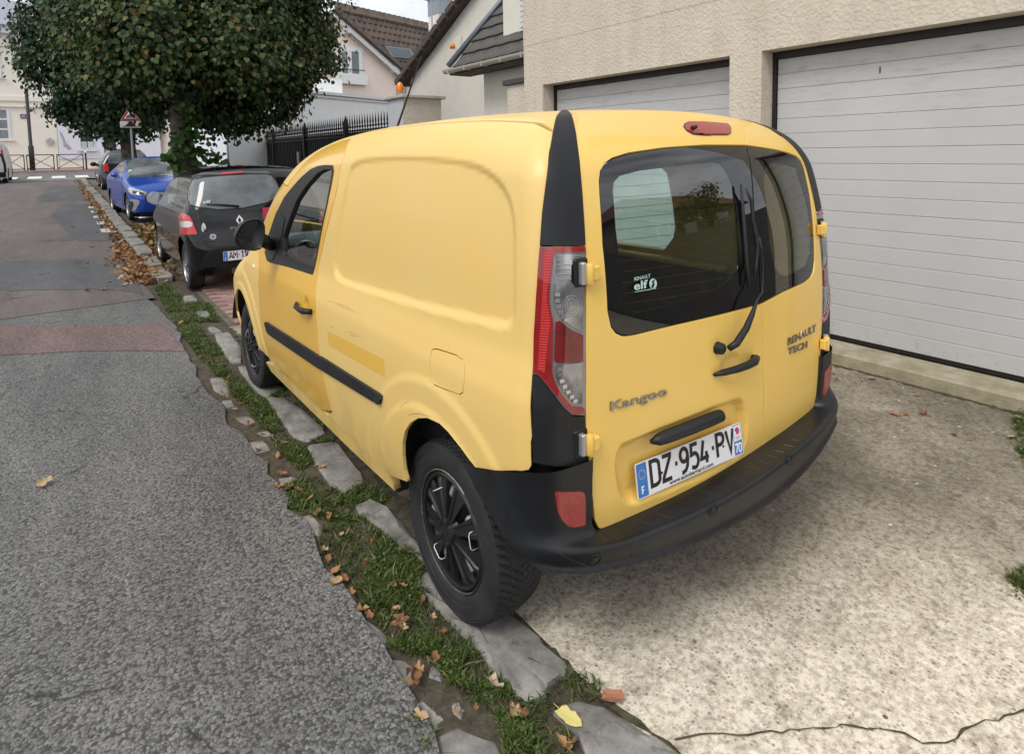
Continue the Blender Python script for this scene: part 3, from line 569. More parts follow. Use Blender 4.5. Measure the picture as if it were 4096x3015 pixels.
def thick(P, off, name, m_, par):
    n = len(P); P = [np.asarray(p) for p in P]; V = P+[p+off for p in P]; return MB().add(V, [tuple(range(n)), tuple(range(2*n-1, n-1, -1))]+[(i, (i+1) % n, n+(i+1) % n, n+i) for i in range(n)]).build(name, m_, par)
thick([lf, rbb, rb, apx, lft], -PN*6, 'wall', M_pink, PKH)
# roof facet: down along the verge, back to the ridge
rA = pk(215, 62, .35); rB = pk(668, 455, .35); rC = at_d(*Z2([(920, 212)])[0], 33.)
rn = np.cross(rB-rA, rC-rA); rn /= np.linalg.norm(rn); rn = rn if rn[2] > 0 else -rn
PKR = thick([rA, rB, rB+(rC-rA)*.9, rC], -rn*.14, 'roof', M_rtile2, PKH)
ex = (rC-rA)/np.linalg.norm(rC-rA); eu = np.cross(rn, ex); eu = eu if eu[2] > 0 else -eu; hgt = (rA-rB)@eu
tmk = tile_mesh(.34, .40, .035, .022, M_rtile); tmk2 = tile_mesh(.34, .40, .035, .022, M_rtile2); q0 = rB-rA; nt_ = 0
for j in range(40):
    up_ = j*.34; fr_ = 1-up_/hgt
    if fr_ < -.02: break
    x0 = max(0, fr_)*(q0@ex); x = x0+.12
    while x < (rC-rA)@ex and nt_ < 300:
        o_ = rA+ex*x-eu*(hgt-up_)+rn*.01; o = bpy.data.objects.new('roof_tile', tmk if rng.random() < .7 else tmk2); o.matrix_local = Matrix.Translation(-Vector(rootloc(PKR)))@slope_frame(o_, ex, eu); link(o, PKR); x += .34; nt_ += 1
MB().tube([rA+rn*.05, rC+rn*.05], .10, 8).build('ridge_tile', M_rtile, PKR, smooth=True)
MB().bar(rA+rn*.03-ex*.05, rB+rn*.03-ex*.05, .26, .16, up=rn).build('verge', M_rtile2, PKR)
MB().bar(pk(205, 78, .30)-np.array([0, 0, .12]), pk(655, 480, .30)-np.array([0, 0, .12]), .06, .20).build('barge_board', M_white2, PKR)
for u_, v_ in ((270, 190), (555, 425)): pk_box('roof_bracket', u_-10, v_+12, u_+14, v_-22, .0, .34, M_white2, PKR)
def roof_pt(u, v, h): d_ = ray(*Z2([(u, v)])[0]); o_ = rA+rn*h; return CAM+d_*(((o_-CAM)@rn)/(d_@rn))
skf = thick([roof_pt(*q, .12) for q in ((508, 275), (665, 295), (690, 355), (552, 340))], -rn*.12, 'skylight', mat('skylight_frame', (.20, .22, .25), .4, metal=.4), PKR)
thick([roof_pt(*q, .13) for q in ((522, 281), (658, 299), (678, 348), (560, 335))], -rn*.005, 'skylight_glass', mat('skylight_glass', (.05, .06, .075), .06, spec=.7), skf)
pw = pk_box('window', 232, 448, 372, 297, .0, .03, M_white2, PKH)
for u0, u1 in ((243, 285), (302, 352)): pk_box('pane', u0, 440, u1, 316, .03, .035, M_pane, pw)
for (u0, v0, u1, v1) in ((232, 448, 243, 300), (285, 448, 302, 304), (352, 448, 364, 308)): pk_box('frame', u0, v0, u1, v1, .03, .08, M_white2, pw)
pk_box('sill', 215, 500, 388, 455, .0, .22, M_white2, pw); pk_box('lintel', 228, 300, 376, 290, .0, .06, M_white2, pw)
MB().bar(pk(215, 410, .20), pk(390, 424, .20), .03, .035).build('rail', M_iron, pw)
MB().tube([pk(620, 412, .25), pk(632, 430, .12), pk(632, 900, .12)], [.06, .055, .055], 8).build('downpipe', mat('pipe', (.50, .47, .42), .5), PKH, smooth=True)
# white annex wall below it, running back to the right
ZFn = zoomer(900, 350, .31194); hA = at_d(*ZFn([(1170, 85)])[0], 18.8); tA = hA[2]; dB = ray(*ZFn([(2075, 172)])[0]); hB = CAM+dB*((tA-CAM[2])/dB[2])
AN = thing('annex', 'white roughcast annex wall behind the iron fence', 'building', (hA[0], hA[1], .2)); wdir = (hB-hA)/np.linalg.norm(hB-hA); wn = np.array([wdir[1], -wdir[0], 0])
a0_, b0_ = hA-wdir*3.2, hB+wdir*3; fl = np.array([1, 1, 0])
thick([a0_*fl, b0_*fl, b0_, a0_], -wn*2.2, 'wall', M_rendw, AN); thick([a0_+wn*.10, b0_+wn*.10, b0_-wn*2.3, a0_-wn*2.3], np.array([0, 0, .09]), 'cornice', M_white2, AN); thick([a0_+wn*.05-np.array([0, 0, .10]), b0_+wn*.05-np.array([0, 0, .10]), b0_+wn*.002-np.array([0, 0, .10]), a0_+wn*.002-np.array([0, 0, .10])], np.array([0, 0, .06]), 'cornice', M_white2, AN)
# beige facade further up, with a brown door
FC = thing('beige_facade', 'beige street front with a brown door beyond the fence', 'building', (5, 25, .4))
fw = MB(); fw.box((2.87, 18.95, 0), (6, 19.35, 4.6)).box((2.87, 20.95, 0), (6, 33, 4.6)).box((2.87, 19.35, 2.62), (6, 20.95, 4.6)); fw.build('wall', render_mat('beige_facade_render', (.50, .45, .37), 40., .006, .5), FC)
MB().box((2.80, 18.1, 0), (6, 18.95, 4.2)).build('pilaster', M_rendw, FC); MB().box((2.84, 18.55, .2), (2.869+.0, 18.96, 2.9)).build('white_jamb', M_white2, FC)
dr_ = MB().box((2.98, 19.35, .3), (3.05, 20.95, 2.62)).build('door', mat('brown_door', (.075, .055, .045), .6, var=.1), FC)
MB().lathe([(0, 0), (.16, 0), (.16, .012), (0, .012)], (2.965, 19.75, 1.75), 'x', 20).build('round_sign', mat('sign_red', (.55, .09, .05), .5), dr_); MB().lathe([(0, 0), (.12, 0), (.12, .008), (0, .008)], (2.958, 19.75, 1.75), 'x', 20).build('sign_disc', mat('sign_blue', (.05, .07, .30), .5), dr_)
gw = MB().box((2.86, 24.0, .9), (2.875, 27.2, 2.9)).build('shop_window', M_pane, FC)
for yy in (24.0, 25.0, 26.1, 27.1): MB().box((2.82, yy, .5), (2.855, yy+.1, 3.0)).build('frame', M_white2, gw)
for zz in (.95, 1.75, 2.9): MB().box((2.825, 24.1, zz), (2.855, 27.1, zz+.08)).build('frame', M_white2, gw)
MB().box((2.78, 25.3, .5), (2.81, 26.0, 3.0)).build('green_panel', mat('green_paint', (.015, .15, .08), .5), gw)
# ------------------------------------------------------------------ buildings across the junction
YB = 55.0
def BX(u): return at_y(u*S2, 330*S2, YB)[0]
def BZ(v, u=60): return at_y(u*S2, v*S2, YB)[2]
M_cream = render_mat('cream_far_render', (.77, .74, .65), 20., .004, .2, .04, .12); M_lav = render_mat('lavender_render', (.66, .68, .74), 20., .004, .2, .04, .12)
xl = BX(128)
CB = thing('cream_building', 'cream two storey building across the junction', 'building', (xl-12, YB+5, .9)); zc = BZ(62)
MB().box((xl-26, YB, 0), (xl, YB+10, zc)).build('wall', M_cream, CB)
for v, h_ in ((212, .35), (232, .12), (98, .25)): MB().box((xl-26, YB-.14, BZ(v)-h_), (xl+.05, YB-.002, BZ(v))).build('string_course', M_cream, CB)
MB().box((xl-26.2, YB-.5, zc-.55), (xl+.2, YB-.003, zc)).build('cornice', M_lav, CB); MB().box((xl-26.2, YB-.8, zc), (xl+.2, YB+10, zc+1.7)).build('roof', mat('pale_roof', (.52, .55, .62), .6), CB)
def far_window(par, u0, u1, v0, v1, rows):
    x0, x1, z0, z1 = BX(u0), BX(u1), BZ(v1), BZ(v0)
    w_ = MB().box((x0, YB-.05, z0), (x1, YB-.004, z1)).build('window', mat('frame_white', (.66, .67, .70), .5), par)
    for k in range(rows):
        a = z0+(z1-z0)*(k+.08)/rows; b = z0+(z1-z0)*(k+.90)/rows; MB().box((x0+.12, YB-.06, a), (x1-.18, YB-.051, b)).build('pane', M_pane, w_)
    MB().box((x0-.15, YB-.14, z0-.14), (x1+.15, YB-.006, z0-.01)).build('sill', M_cream, w_)
    return w_
far_window(CB, -42, 18, 98, 172, 3); far_window(CB, -34, 28, 240, 305, 3); far_window(CB, -140, -70, 98, 172, 3); far_window(CB, -140, -70, 240, 305, 3)
LB = thing('lavender_building', 'pale lavender rendered building across the junction', 'building', (xl+12, YB+5, .9)); MB().box((xl+.02, YB-.10, BZ(350)), (xl+30, YB+10, BZ(40))).build('wall', M_lav, LB); MB().box((xl+.02, YB-.03, 0), (xl+30, YB+9.9, BZ(350)-.01)).build('base', M_cream, LB)
lw = MB().box((BX(176), YB-.16, BZ(327)), (BX(208), YB-.104, BZ(292))).build('window', M_white2, LB); MB().box((BX(178), YB-.17, BZ(325)), (BX(206), YB-.161, BZ(294))).build('pane', mat('far_pane', (.03, .035, .04), .15), lw)
MB().box((BX(179), YB-.178, BZ(325)), (BX(191), YB-.171, BZ(311))).build('notice', mat('notice', (.35, .5, .5), .7), lw); MB().box((BX(193), YB-.178, BZ(325)), (BX(205), YB-.171, BZ(311))).build('notice', mat('notice2', (.5, .52, .54), .7), lw); MB().box((BX(172), YB-.30, BZ(333)), (BX(212), YB-.104, BZ(328))).build('sill', M_lav, lw)
M_peel = mat('bare_cement', (.36, .36, .37), .95, var=.15, vscale=4)
for us in ([(132, 286), (138, 292), (143, 303), (146, 312), (154, 322), (158, 328), (152, 331), (140, 322), (139, 308)], [(102, 308), (112, 302), (122, 310), (118, 318), (108, 322)], [(222, 312), (235, 310), (238, 322), (226, 324)]):
    mobj('bare_patch', [(BX(u), YB-.104, BZ(v)) for u, v in us], [tuple(range(len(us)))], M_peel, LB)
# ================================================================== the yellow van
def pchip(xs, ys):
    xs = np.asarray(xs, float); ys = np.asarray(ys, float); h = np.diff(xs); d = np.diff(ys)/h
    m = np.zeros_like(ys); m[0] = d[0]; m[-1] = d[-1]
    for i in range(1, len(xs)-1):
        if d[i-1]*d[i] > 0: w1 = 2*h[i]+h[i-1]; w2 = h[i]+2*h[i-1]; m[i] = (w1+w2)/(w1/d[i-1]+w2/d[i])
    fx = np.linspace(xs[0], xs[-1], 2000); k = np.clip(np.searchsorted(xs, fx)-1, 0, len(h)-1); t = (fx-xs[k])/h[k]
    fy = (1+2*t)*(1-t)**2*ys[k]+t*(1-t)**2*h[k]*m[k]+t*t*(3-2*t)*ys[k+1]+t*t*(t-1)*h[k]*m[k+1]
    return lambda x: np.interp(x, fx, fy)
def sstep(a, b, x): t = np.clip((x-a)/(b-a), 0, 1); return t*t*(3-2*t)
def smax(a, b, r):
    u = np.maximum(a+r, 0); v = np.maximum(b+r, 0); return np.minimum(np.maximum(a, b), -r)+np.sqrt(u*u+v*v)
def smin(a, b, k):
    h = np.clip(.5+.5*(b-a)/k, 0, 1); return b*(1-h)+a*h-k*h*(1-h)
def polysd(P, Q):
    """signed distance of points P (n,2) to closed polygon Q, positive inside"""
    P = np.asarray(P, float); Q = np.asarray(Q, float); best = np.full(len(P), 1e9); ins = np.zeros(len(P), bool)
    for i in range(len(Q)):
        a = Q[i]; b = Q[(i+1) % len(Q)]; e = b-a; w_ = P-a
        t = np.clip((w_@e)/(e@e+1e-15), 0, 1); dd = w_-t[:, None]*e; best = np.minimum(best, (dd*dd).sum(1))
        c = ((a[1] > P[:, 1]) != (b[1] > P[:, 1])) & (P[:, 0] < (b[0]-a[0])*(P[:, 1]-a[1])/(b[1]-a[1]+1e-15)+a[0]); ins ^= c
    return np.where(ins, 1, -1)*np.sqrt(best)
def inside(P, Q):
    P = np.asarray(P, float); Q = np.asarray(Q, float); o = np.argsort(P[:, 1]); ys = P[o, 1]; xs = P[o, 0]; ins = np.zeros(len(P), bool)
    for i in range(len(Q)):
        a = Q[i]; b = Q[(i+1) % len(Q)]
        if a[1] == b[1]: continue
        lo, hi = (a[1], b[1]) if a[1] < b[1] else (b[1], a[1]); i0, i1 = np.searchsorted(ys, lo), np.searchsorted(ys, hi)
        if i1 > i0: ins[i0:i1] ^= xs[i0:i1] < (b[0]-a[0])*(ys[i0:i1]-a[1])/(b[1]-a[1])+a[0]
    r = np.zeros(len(P), bool); r[o] = ins; return r
class Feature:
    """a pressed shape: depth times a soft step over the signed distance, kept on a fine grid"""
    def __init__(s, Q, dep, e0, e1, h=.003):
        Q = np.asarray(Q); s.lo = Q.min(0)-.05; s.h = h; n = np.ceil((Q.max(0)+.05-s.lo)/h).astype(int)+1; s.n = n
        gx, gy = np.meshgrid(s.lo[0]+np.arange(n[0])*h, s.lo[1]+np.arange(n[1])*h, indexing='ij')
        s.g = (dep*sstep(e0, e1, polysd(np.stack([gx.ravel(), gy.ravel()], 1), Q))).reshape(n)
    def __call__(s, u, v):
        a = (u-s.lo[0])/s.h; b = (v-s.lo[1])/s.h; ok = (a >= 0) & (b >= 0) & (a < s.n[0]-1.001) & (b < s.n[1]-1.001)
        r = np.zeros(len(u))
        if ok.any():
            a = a[ok]; b = b[ok]; i = a.astype(int); j = b.astype(int); a = a-i; b = b-j; g = s.g
            r[ok] = (g[i, j]*(1-a)+g[i+1, j]*a)*(1-b)+(g[i, j+1]*(1-a)+g[i+1, j+1]*a)*b
        return r
def smooth_closed(Q, n=1):
    Q = np.asarray(Q, float)
    for _ in range(n):
        nx = np.roll(Q, -1, 0); Q = np.stack([.75*Q+.25*nx, .25*Q+.75*nx], 1).reshape(-1, Q.shape[1])
    return Q
_sx = pchip([.15, .30, .40, .55, .70, .84, .93, 1.0, 1.08, 1.30, 1.50, 1.65, 1.85], [.835, .868, .886, .903, .910, .909, .903, .887, .868, .850, .826, .797, .745])
_zt = pchip([-.7, -.55, -.4, -.2, 0, .4, .8, 1.2, 1.5, 1.75, 2.0, 2.3, 2.6, 2.78, 3.1, 3.4, 3.6], [1.70, 1.755, 1.785, 1.805, 1.817, 1.825, 1.82, 1.80, 1.765, 1.71, 1.60, 1.385, 1.165, 1.05, .97, .86, .70])
_ry = pchip([.2, .5, .6, .8, 1.0, 1.2, 1.31, 1.5, 1.65, 1.85], [.56, .585, .592, .600, .600, .592, .582, .548, .505, .42])
_fy = pchip([.2, .4, .6, .8, 1.0], [3.50, 3.56, 3.57, 3.53, 3.40])
WB = 2.697
FEAT = {'side': [], 'rear': []}
def van_sx(y, z, feat=True):
    s = _sx(z) - .035*np.clip((.1-y)/.7, 0, 1.2)**2 - .13*np.clip((y-2.1)/1.45, 0, 2)**2.2
    for yc in (0., WB):
        rho = np.hypot(y-yc, (z-.33)*1.0)
        s = s + .008*(1-sstep(.425, .46, rho))*sstep(.30, .42, z) + .008*(1-sstep(.52, .56, rho))*sstep(.30, .5, z)
    if feat:
        for f in FEAT['side']: s = s - f(y, z)
    return s
def van_ry(x, z, feat=True):
    r = _ry(z) - .10*x*x
    if feat:
        for f in FEAT['rear']: r = r - f(x, z)
    return r
def vanF(p, feat=True):
    x, y, z = p[:, 0], p[:, 1], p[:, 2]; ax = np.abs(x)
    fs = feat and True
    a = ax - van_sx(y, z, fs); b = (-y - van_ry(x, z, fs))
    sl = (_zt(y+.02)-_zt(y-.02))/.04
    c = (z - (_zt(y) - .055*(ax/.7)**2.2))/np.sqrt(1+sl*sl); d = y - (_fy(z) - .25*ax**2.5)
    f = smax(a, b, .085); f = smax(f, c, .15); f = smax(f, d, .15)
    return f
def van_plain(p): return vanF(p, False)
def trace(o, d, F, n=48):
    p = np.array(o, float); d = np.asarray(d, float)
    if d.ndim == 1: d = np.broadcast_to(d, p.shape)
    act = np.arange(len(p))
    for _ in range(n):
        f = np.clip(F(p[act]), -.25, .25); p[act] += d[act]*(f*.9)[:, None]
        act = act[np.abs(f) > 2e-5]
        if len(act) == 0: break
    return p
def grad(p, F, e=6e-4):
    g = np.stack([(F(p+np.eye(3)[i]*e)-F(p-np.eye(3)[i]*e)) for i in range(3)], 1)
    return g/(np.linalg.norm(g, axis=1)[:, None]+1e-12)
def P3(px, F=van_plain):
    """photo pixels -> points on the body"""
    d = np.array([ray(*q) for q in px]); return trace(np.broadcast_to(CAM, d.shape)+d*1.0, d, F, 80)
Z4 = zoomer(850, 450, .75679); Z1b = zoomer(2100, 380, .79902); Z2b = zoomer(2100, 1600, .57932); ZF = zoomer(2080, 380, .37534)
ZL = zoomer(2080, 950, .48426); Z5b = zoomer(1500, 1600, .85663); ZW = zoomer(2400, 500, .54466); Z5 = zoomer(900, 600, .60532)
def yz(P): return np.asarray(P)[:, 1:3]
def xz(P): return np.asarray(P)[:, [0, 2]]
# raised and sunk shapes in the sheet metal
rec = smooth_closed(yz(P3(Z4([(715, 330), (735, 275), (790, 250), (900, 240), (1050, 237), (1200, 243), (1350, 265), (1440, 300), (1520, 370), (1570, 460), (1590, 560), (1597, 700), (1597, 1000), (1588, 1105), (1555, 1135), (1500, 1130), (1400, 1103), (1200, 1055), (1000, 1000), (800, 937), (690, 902), (650, 870), (638, 820), (650, 700), (675, 520), (700, 400)]))), 1)
FEAT['side'].append(Feature(rec, .013, -.012, .022))
cup = P3(Z4([(492, 1025)]))[0]; tt = np.linspace(0, 2*np.pi, 16, endpoint=False)
FEAT['side'].append(Feature(np.stack([cup[1]+.052*np.cos(tt), cup[2]+.052*np.sin(tt)], 1), .014, -.006, .04))
rcup = P3(Z1b([(1030, 1362)]))[0]
FEAT['rear'].append(Feature(np.stack([rcup[0]+.062*np.cos(tt), rcup[2]+.055*np.sin(tt)], 1), .016, -.006, .045))
prec = smooth_closed(xz(P3(Z2b([(640, 400), (690, 300), (1430, 15), (1500, 0), (1530, 100), (1516, 340), (1450, 412), (765, 706), (692, 690), (650, 570)]))), 1)
FEAT['rear'].append(Feature(prec, .036, -.014, .026))

def panel(name, P, d, e1, material, parent, holes=(), sp=.016, off=0., thick=.014, F=vanF, inset=0., mirror=False, label=None, local_F=None):
    """sheet cut to the outline P (3d points), laid on the surface F as seen along d"""
    d = np.asarray(d, float)/np.linalg.norm(d); e1 = np.asarray(e1, float)/np.linalg.norm(e1); e2 = np.cross(e1, d); e2 /= np.linalg.norm(e2)
    def flat(Q): Q = np.asarray(Q, float); return np.stack([Q@e1, Q@e2], 1)
    def dens(Q):
        o_ = []
        for i in range(len(Q)):
            a, b = Q[i], Q[(i+1) % len(Q)]; k = max(1, int(np.ceil(np.linalg.norm(b-a)/sp))); o_ += [a+(b-a)*j/k for j in range(k)]
        return np.array(o_)
    def area(Q): return .5*np.sum(Q[:, 0]*np.roll(Q[:, 1], -1)-np.roll(Q[:, 0], -1)*Q[:, 1])
    def shrink(Q, r):
        if not r: return Q
        s_ = 1 if area(Q) > 0 else -1; t = np.roll(Q, -1, 0)-np.roll(Q, 1, 0); t /= np.linalg.norm(t, axis=1)[:, None]+1e-12
        return Q + s_*r*np.stack([-t[:, 1], t[:, 0]], 1)
    outer = shrink(dens(flat(P)), inset); hs = [dens(flat(h)) for h in holes]
    lo, hi = outer.min(0), outer.max(0); gx, gy = np.meshgrid(np.arange(lo[0], hi[0], sp), np.arange(lo[1], hi[1], sp*.9)); gx[::2] += sp/2
    G = np.stack([gx.ravel(), gy.ravel()], 1); keep = inside(G, outer)
    for h in hs: keep &= ~inside(G, h)
    G = G[keep]; B_ = np.concatenate([outer, *hs]); kd = KDTree(len(B_))
    for i_, q in enumerate(B_): kd.insert((q[0], q[1], 0), i_)
    kd.balance(); keep = np.array([kd.find((q[0], q[1], 0))[2] > sp*.55 for q in G], bool) if len(G) else np.zeros(0, bool)
    V2 = [*map(tuple, outer)]; E = [(i, (i+1) % len(outer)) for i in range(len(outer))]; loops = [list(range(len(outer)))]
    for h in hs:
        b = len(V2); V2 += [*map(tuple, h)]; E += [(b+i, b+(i+1) % len(h)) for i in range(len(h))]; loops.append(list(range(b, b+len(h))))
    V2 += [*map(tuple, G[keep])]
    r = delaunay_2d_cdt([Vector(v) for v in V2], E, [], 0, 1e-6)
    W = np.array([v[:] for v in r[0]]); T = np.array([f for f in r[2] if len(f) == 3]); cen = W[T].mean(1)
    ok = inside(cen, outer)
    for h in hs: ok &= ~inside(cen, h)
    T = T[ok]; used = np.unique(T); mp_ = -np.ones(len(W), int); mp_[used] = np.arange(len(used)); W = W[used]; T = mp_[T]
    c0 = float((np.asarray(P)@d).mean())
    O = W[:, :1]*e1+W[:, 1:]*e2+(c0-.35)*d
    X = trace(O, d, F); n = grad(X, F); X = X+n*off
    # orient faces outwards
    fn = np.cross(X[T[:, 1]]-X[T[:, 0]], X[T[:, 2]]-X[T[:, 0]]); fl = (fn*n[T[:, 0]]).sum(1) < 0; T[fl] = T[fl][:, ::-1]
    V, Fc, Nn = [X], [T], [n]
    if thick:
        ed = {}
        for t in T:
            for i in range(3):
                a, b = int(t[i]), int(t[(i+1) % 3])
                if (b, a) in ed: del ed[(b, a)]
                else: ed[(a, b)] = 1
        E_ = np.array(list(ed)); ids = np.unique(E_); m2 = -np.ones(len(X), int); m2[ids] = np.arange(len(ids))
        base = len(X); tang = np.zeros((len(ids), 3)); sn = np.zeros((len(ids), 3))
        for a, b in E_:
            q = np.cross(X[b]-X[a], n[a]); q /= np.linalg.norm(q)+1e-12; sn[m2[a]] += q; sn[m2[b]] += q
        sn /= np.linalg.norm(sn, axis=1)[:, None]+1e-12
        bev = min(.003, thick*.3)
        A_ = X[ids]; B_ = X[ids]+sn*bev*.0-n[ids]*thick
        V += [A_, B_]; Nn += [(sn*.9+n[ids]*.45), sn]
        k = len(ids); Fc.append(np.array([(base+m2[a], base+k+m2[a], base+k+m2[b]) for a, b in E_])); Fc.append(np.array([(base+m2[a], base+k+m2[b], base+m2[b]) for a, b in E_]))
    V = np.concatenate(V); Nn = np.concatenate(Nn); Nn /= np.linalg.norm(Nn, axis=1)[:, None]+1e-12; Fc = np.concatenate(Fc)
    o = mobj(name, V, Fc, material, parent, normals=Nn)
    if label: o['label'] = label
    if mirror:
        sgn = np.array([-1., 1, 1])
        o2 = mobj(name, V*sgn, Fc[:, ::-1], material, parent, normals=Nn*sgn)
        if label: o2['label'] = label.replace('left', 'right')
        return o, o2
    return o

# --- paints and plastics of the van
def paint(name, c1, c2, rough, coat, vscale=1.6, dirt=.0):
    m = mat(name, c1, rough, coat=coat, col2=c2, vscale=vscale, detail=3, vpos=(.3, .7)); t = m.node_tree; b = t.nodes['Principled BSDF']
    tc = N(t, 'ShaderNodeTexCoord'); n = N(t, 'ShaderNodeTexNoise'); n.inputs['Scale'].default_value = 900; t.links.new(tc.outputs['Object'], n.inputs[0])
    bp = N(t, 'ShaderNodeBump'); bp.inputs['Strength'].default_value = .04; bp.inputs['Distance'].default_value = .001; t.links.new(n.outputs[0], bp.inputs['Height']); t.links.new(bp.outputs[0], b.inputs['Normal'])
    if dirt:
        # road dust and scuffs on the lower sheet metal
        src = b.inputs['Base Color'].links[0].from_socket
        sp_ = N(t, 'ShaderNodeSeparateXYZ'); t.links.new(tc.outputs['Object'], sp_.inputs[0])
        mr = N(t, 'ShaderNodeMapRange'); mr.inputs[1].default_value = .62; mr.inputs[2].default_value = .30; t.links.new(sp_.outputs['Z'], mr.inputs[0])
        n3 = N(t, 'ShaderNodeTexNoise'); n3.inputs['Scale'].default_value = 4.5; n3.inputs['Detail'].default_value = 9; n3.inputs['Roughness'].default_value = .7; t.links.new(tc.outputs['Object'], n3.inputs[0])
        r3 = N(t, 'ShaderNodeMapRange'); r3.inputs[1].default_value = .45; r3.inputs[2].default_value = .75; t.links.new(n3.outputs[0], r3.inputs[0])
        mm = N(t, 'ShaderNodeMath', operation='MULTIPLY'); t.links.new(mr.outputs[0], mm.inputs[0]); t.links.new(r3.outputs[0], mm.inputs[1])
        m2 = N(t, 'ShaderNodeMath', operation='MULTIPLY'); m2.inputs[1].default_value = dirt; t.links.new(mm.outputs[0], m2.inputs[0])
        mxn = N(t, 'ShaderNodeMix', data_type='RGBA'); mxn.inputs[7].default_value = (.30, .22, .10, 1); t.links.new(m2.outputs[0], mxn.inputs[0]); t.links.new(src, mxn.inputs[6]); t.links.new(mxn.outputs[2], b.inputs['Base Color'])
    return m
M_yel = paint('faded_yellow_paint', (.79, .530, .155), (.77, .550, .195), .48, .14, dirt=.8)
M_yel2 = paint('yellow_door_paint', (.80, .455, .045), (.81, .49, .08), .30, .6, dirt=.55)
M_yel3 = paint('yellow_rear_paint', (.82, .53, .105), (.82, .55, .14), .38, .4, dirt=.15)
M_blk = mat('black_plastic', (.013, .014, .016), .46, spec=.35, var=.3, vscale=3, bump=.25, bscale=700, bdist=.0006)
M_bmp = mat('bumper_plastic', (.010, .011, .013), .40, spec=.38, var=.35, vscale=5, bump=.2, bscale=900, bdist=.0005)
M_rub = mat('rubber', (.012, .012, .013), .55, bump=.1, bscale=300)
M_tyre = mat('tyre_rubber', (.018, .018, .019), .75, var=.35, vscale=9, bump=.15, bscale=400, bdist=.001)
M_cap = mat('hubcap_plastic', (.013, .013, .014), .42, var=.2)
M_steel = mat('worn_steel', (.32, .27, .20), .5, metal=.7, col2=(.55, .5, .42), vscale=60)
M_white = mat('white_plastic', (.8, .8, .8), .4)
M_chrome = mat('chrome', (.33, .32, .30), .2, metal=.95)
M_dark = mat('dark_interior', (.014, .015, .016), .8, var=.3)
M_dash = mat('dash_grey', (.13, .15, .165), .6, var=.15)
M_gl_rear = glass('tinted_rear_glass', (.62, .80, .74))
M_gl = glass('clear_glass', (.82, .92, .89))
M_frit = mat('black_glass_edge', (.006, .006, .007), .02, spec=.75)
def lens(name, col, ribs=0., rough=.12, wav=(0, 0, 1), scale=30., col2=None, metal=0.):
    m = mat(name, col, rough, coat=.8, coatrough=.03, metal=metal); t = m.node_tree; b = t.nodes['Principled BSDF']
    tc = N(t, 'ShaderNodeTexCoord'); wv = N(t, 'ShaderNodeTexWave', bands_direction='Z' if wav[2] else 'X'); wv.inputs['Scale'].default_value = scale; wv.inputs['Distortion'].default_value = .3
    t.links.new(tc.outputs['Object'], wv.inputs[0])
    if col2:
        r = N(t, 'ShaderNodeValToRGB'); r.color_ramp.elements[0].color = (*col, 1); r.color_ramp.elements[1].color = (*col2, 1); r.color_ramp.elements[0].position = .2; r.color_ramp.elements[1].position = .8
        t.links.new(wv.outputs[0], r.inputs[0]); t.links.new(r.outputs[0], b.inputs['Base Color'])
    if ribs:
        bp = N(t, 'ShaderNodeBump'); bp.inputs['Strength'].default_value = ribs; bp.inputs['Distance'].default_value = .002; t.links.new(wv.outputs[0], bp.inputs['Height']); t.links.new(bp.outputs[0], b.inputs['Normal'])
    return m
M_red = mat('red_lens', (.21, .005, .006), .1, coat=1., coatrough=.03, col2=(.30, .008, .008), vscale=12)
M_rib = lens('ribbed_red_lens', (.36, .007, .007), .4, scale=42, col2=(.56, .018, .014))
M_redd = mat('dark_red_lens', (.07, .002, .003), .1, coat=.8, coatrough=.03, col2=(.20, .005, .005), vscale=16)
M_clr = mat('clear_lens', (.10, .10, .10), .10, metal=.6, coat=1., coatrough=.02, col2=(.34, .34, .34), vscale=12, detail=2)
M_redf = lens('fog_lens', (.24, .007, .008), .3, scale=70, col2=(.34, .012, .012))
M_house = mat('lamp_housing', (.02, .018, .018), .35)

VAN = thing('yellow_van', 'faded yellow small panel van parked by the kerb', 'van')
DS = (math.cos(.55), 0, -math.sin(.55)); ES = (0, -1, 0)        # looking at the left flank from slightly above
DR = (0, math.cos(.28), -math.sin(.28)); ER = (1, 0, 0)           # looking at the tail
DC = (1, 1, -.25); EC = (1, -1, 0)                              # looking at the rear left corner
def arch(yc, r, a0, a1, n=22, zc=.33):
    """points on the wheel arch, angles measured from +y upwards"""
    t = np.radians(np.linspace(a0, a1, n)); Y = yc+r*np.cos(t); Zz = zc+r*np.sin(t)
    return trace(np.stack([np.full(n, -1.3), Y, Zz], 1), (1, 0, 0), vanF)
def side_pts(L):
    L = np.asarray(L, float); return trace(np.stack([np.full(len(L), -1.3), L[:, 0], L[:, 1]], 1), (1, 0, 0), vanF)
def top_pts(L):
    L = np.asarray(L, float); return trace(np.stack([L[:, 0], L[:, 1], np.full(len(L), 2.2)], 1), (0, 0, -1), vanF)
seamB = P3(Z4([(732, 139), (700, 230), (660, 400), (620, 560), (585, 700), (562, 800), (550, 900), (547, 1000), (550, 1100), (558, 1200), (570, 1300), (590, 1400), (612, 1500), (632, 1580)]))
finL = P3(ZF([(215, 1600), (240, 1250), (290, 850), (340, 470), (375, 290), (410, 210), (445, 173)])); finApex = P3(ZF([(472, 160)]))
finR = P3(ZF([(500, 168), (535, 200), (562, 270), (592, 420), (627, 700), (657, 1050), (680, 1400), (690, 1600)]))
edgeL = P3(ZL([(100, 1650), (103, 1120), (115, 800), (140, 400), (165, 75)]))
edgeL0 = P3(Z5b([(560, 333), (690, 336), (722, 330), (735, 310), (733, 200)]))
doorTop = P3(Z4([(732, 139), (690, 150), (600, 185), (540, 222), (490, 265), (440, 325), (395, 390)]))
AR = .392
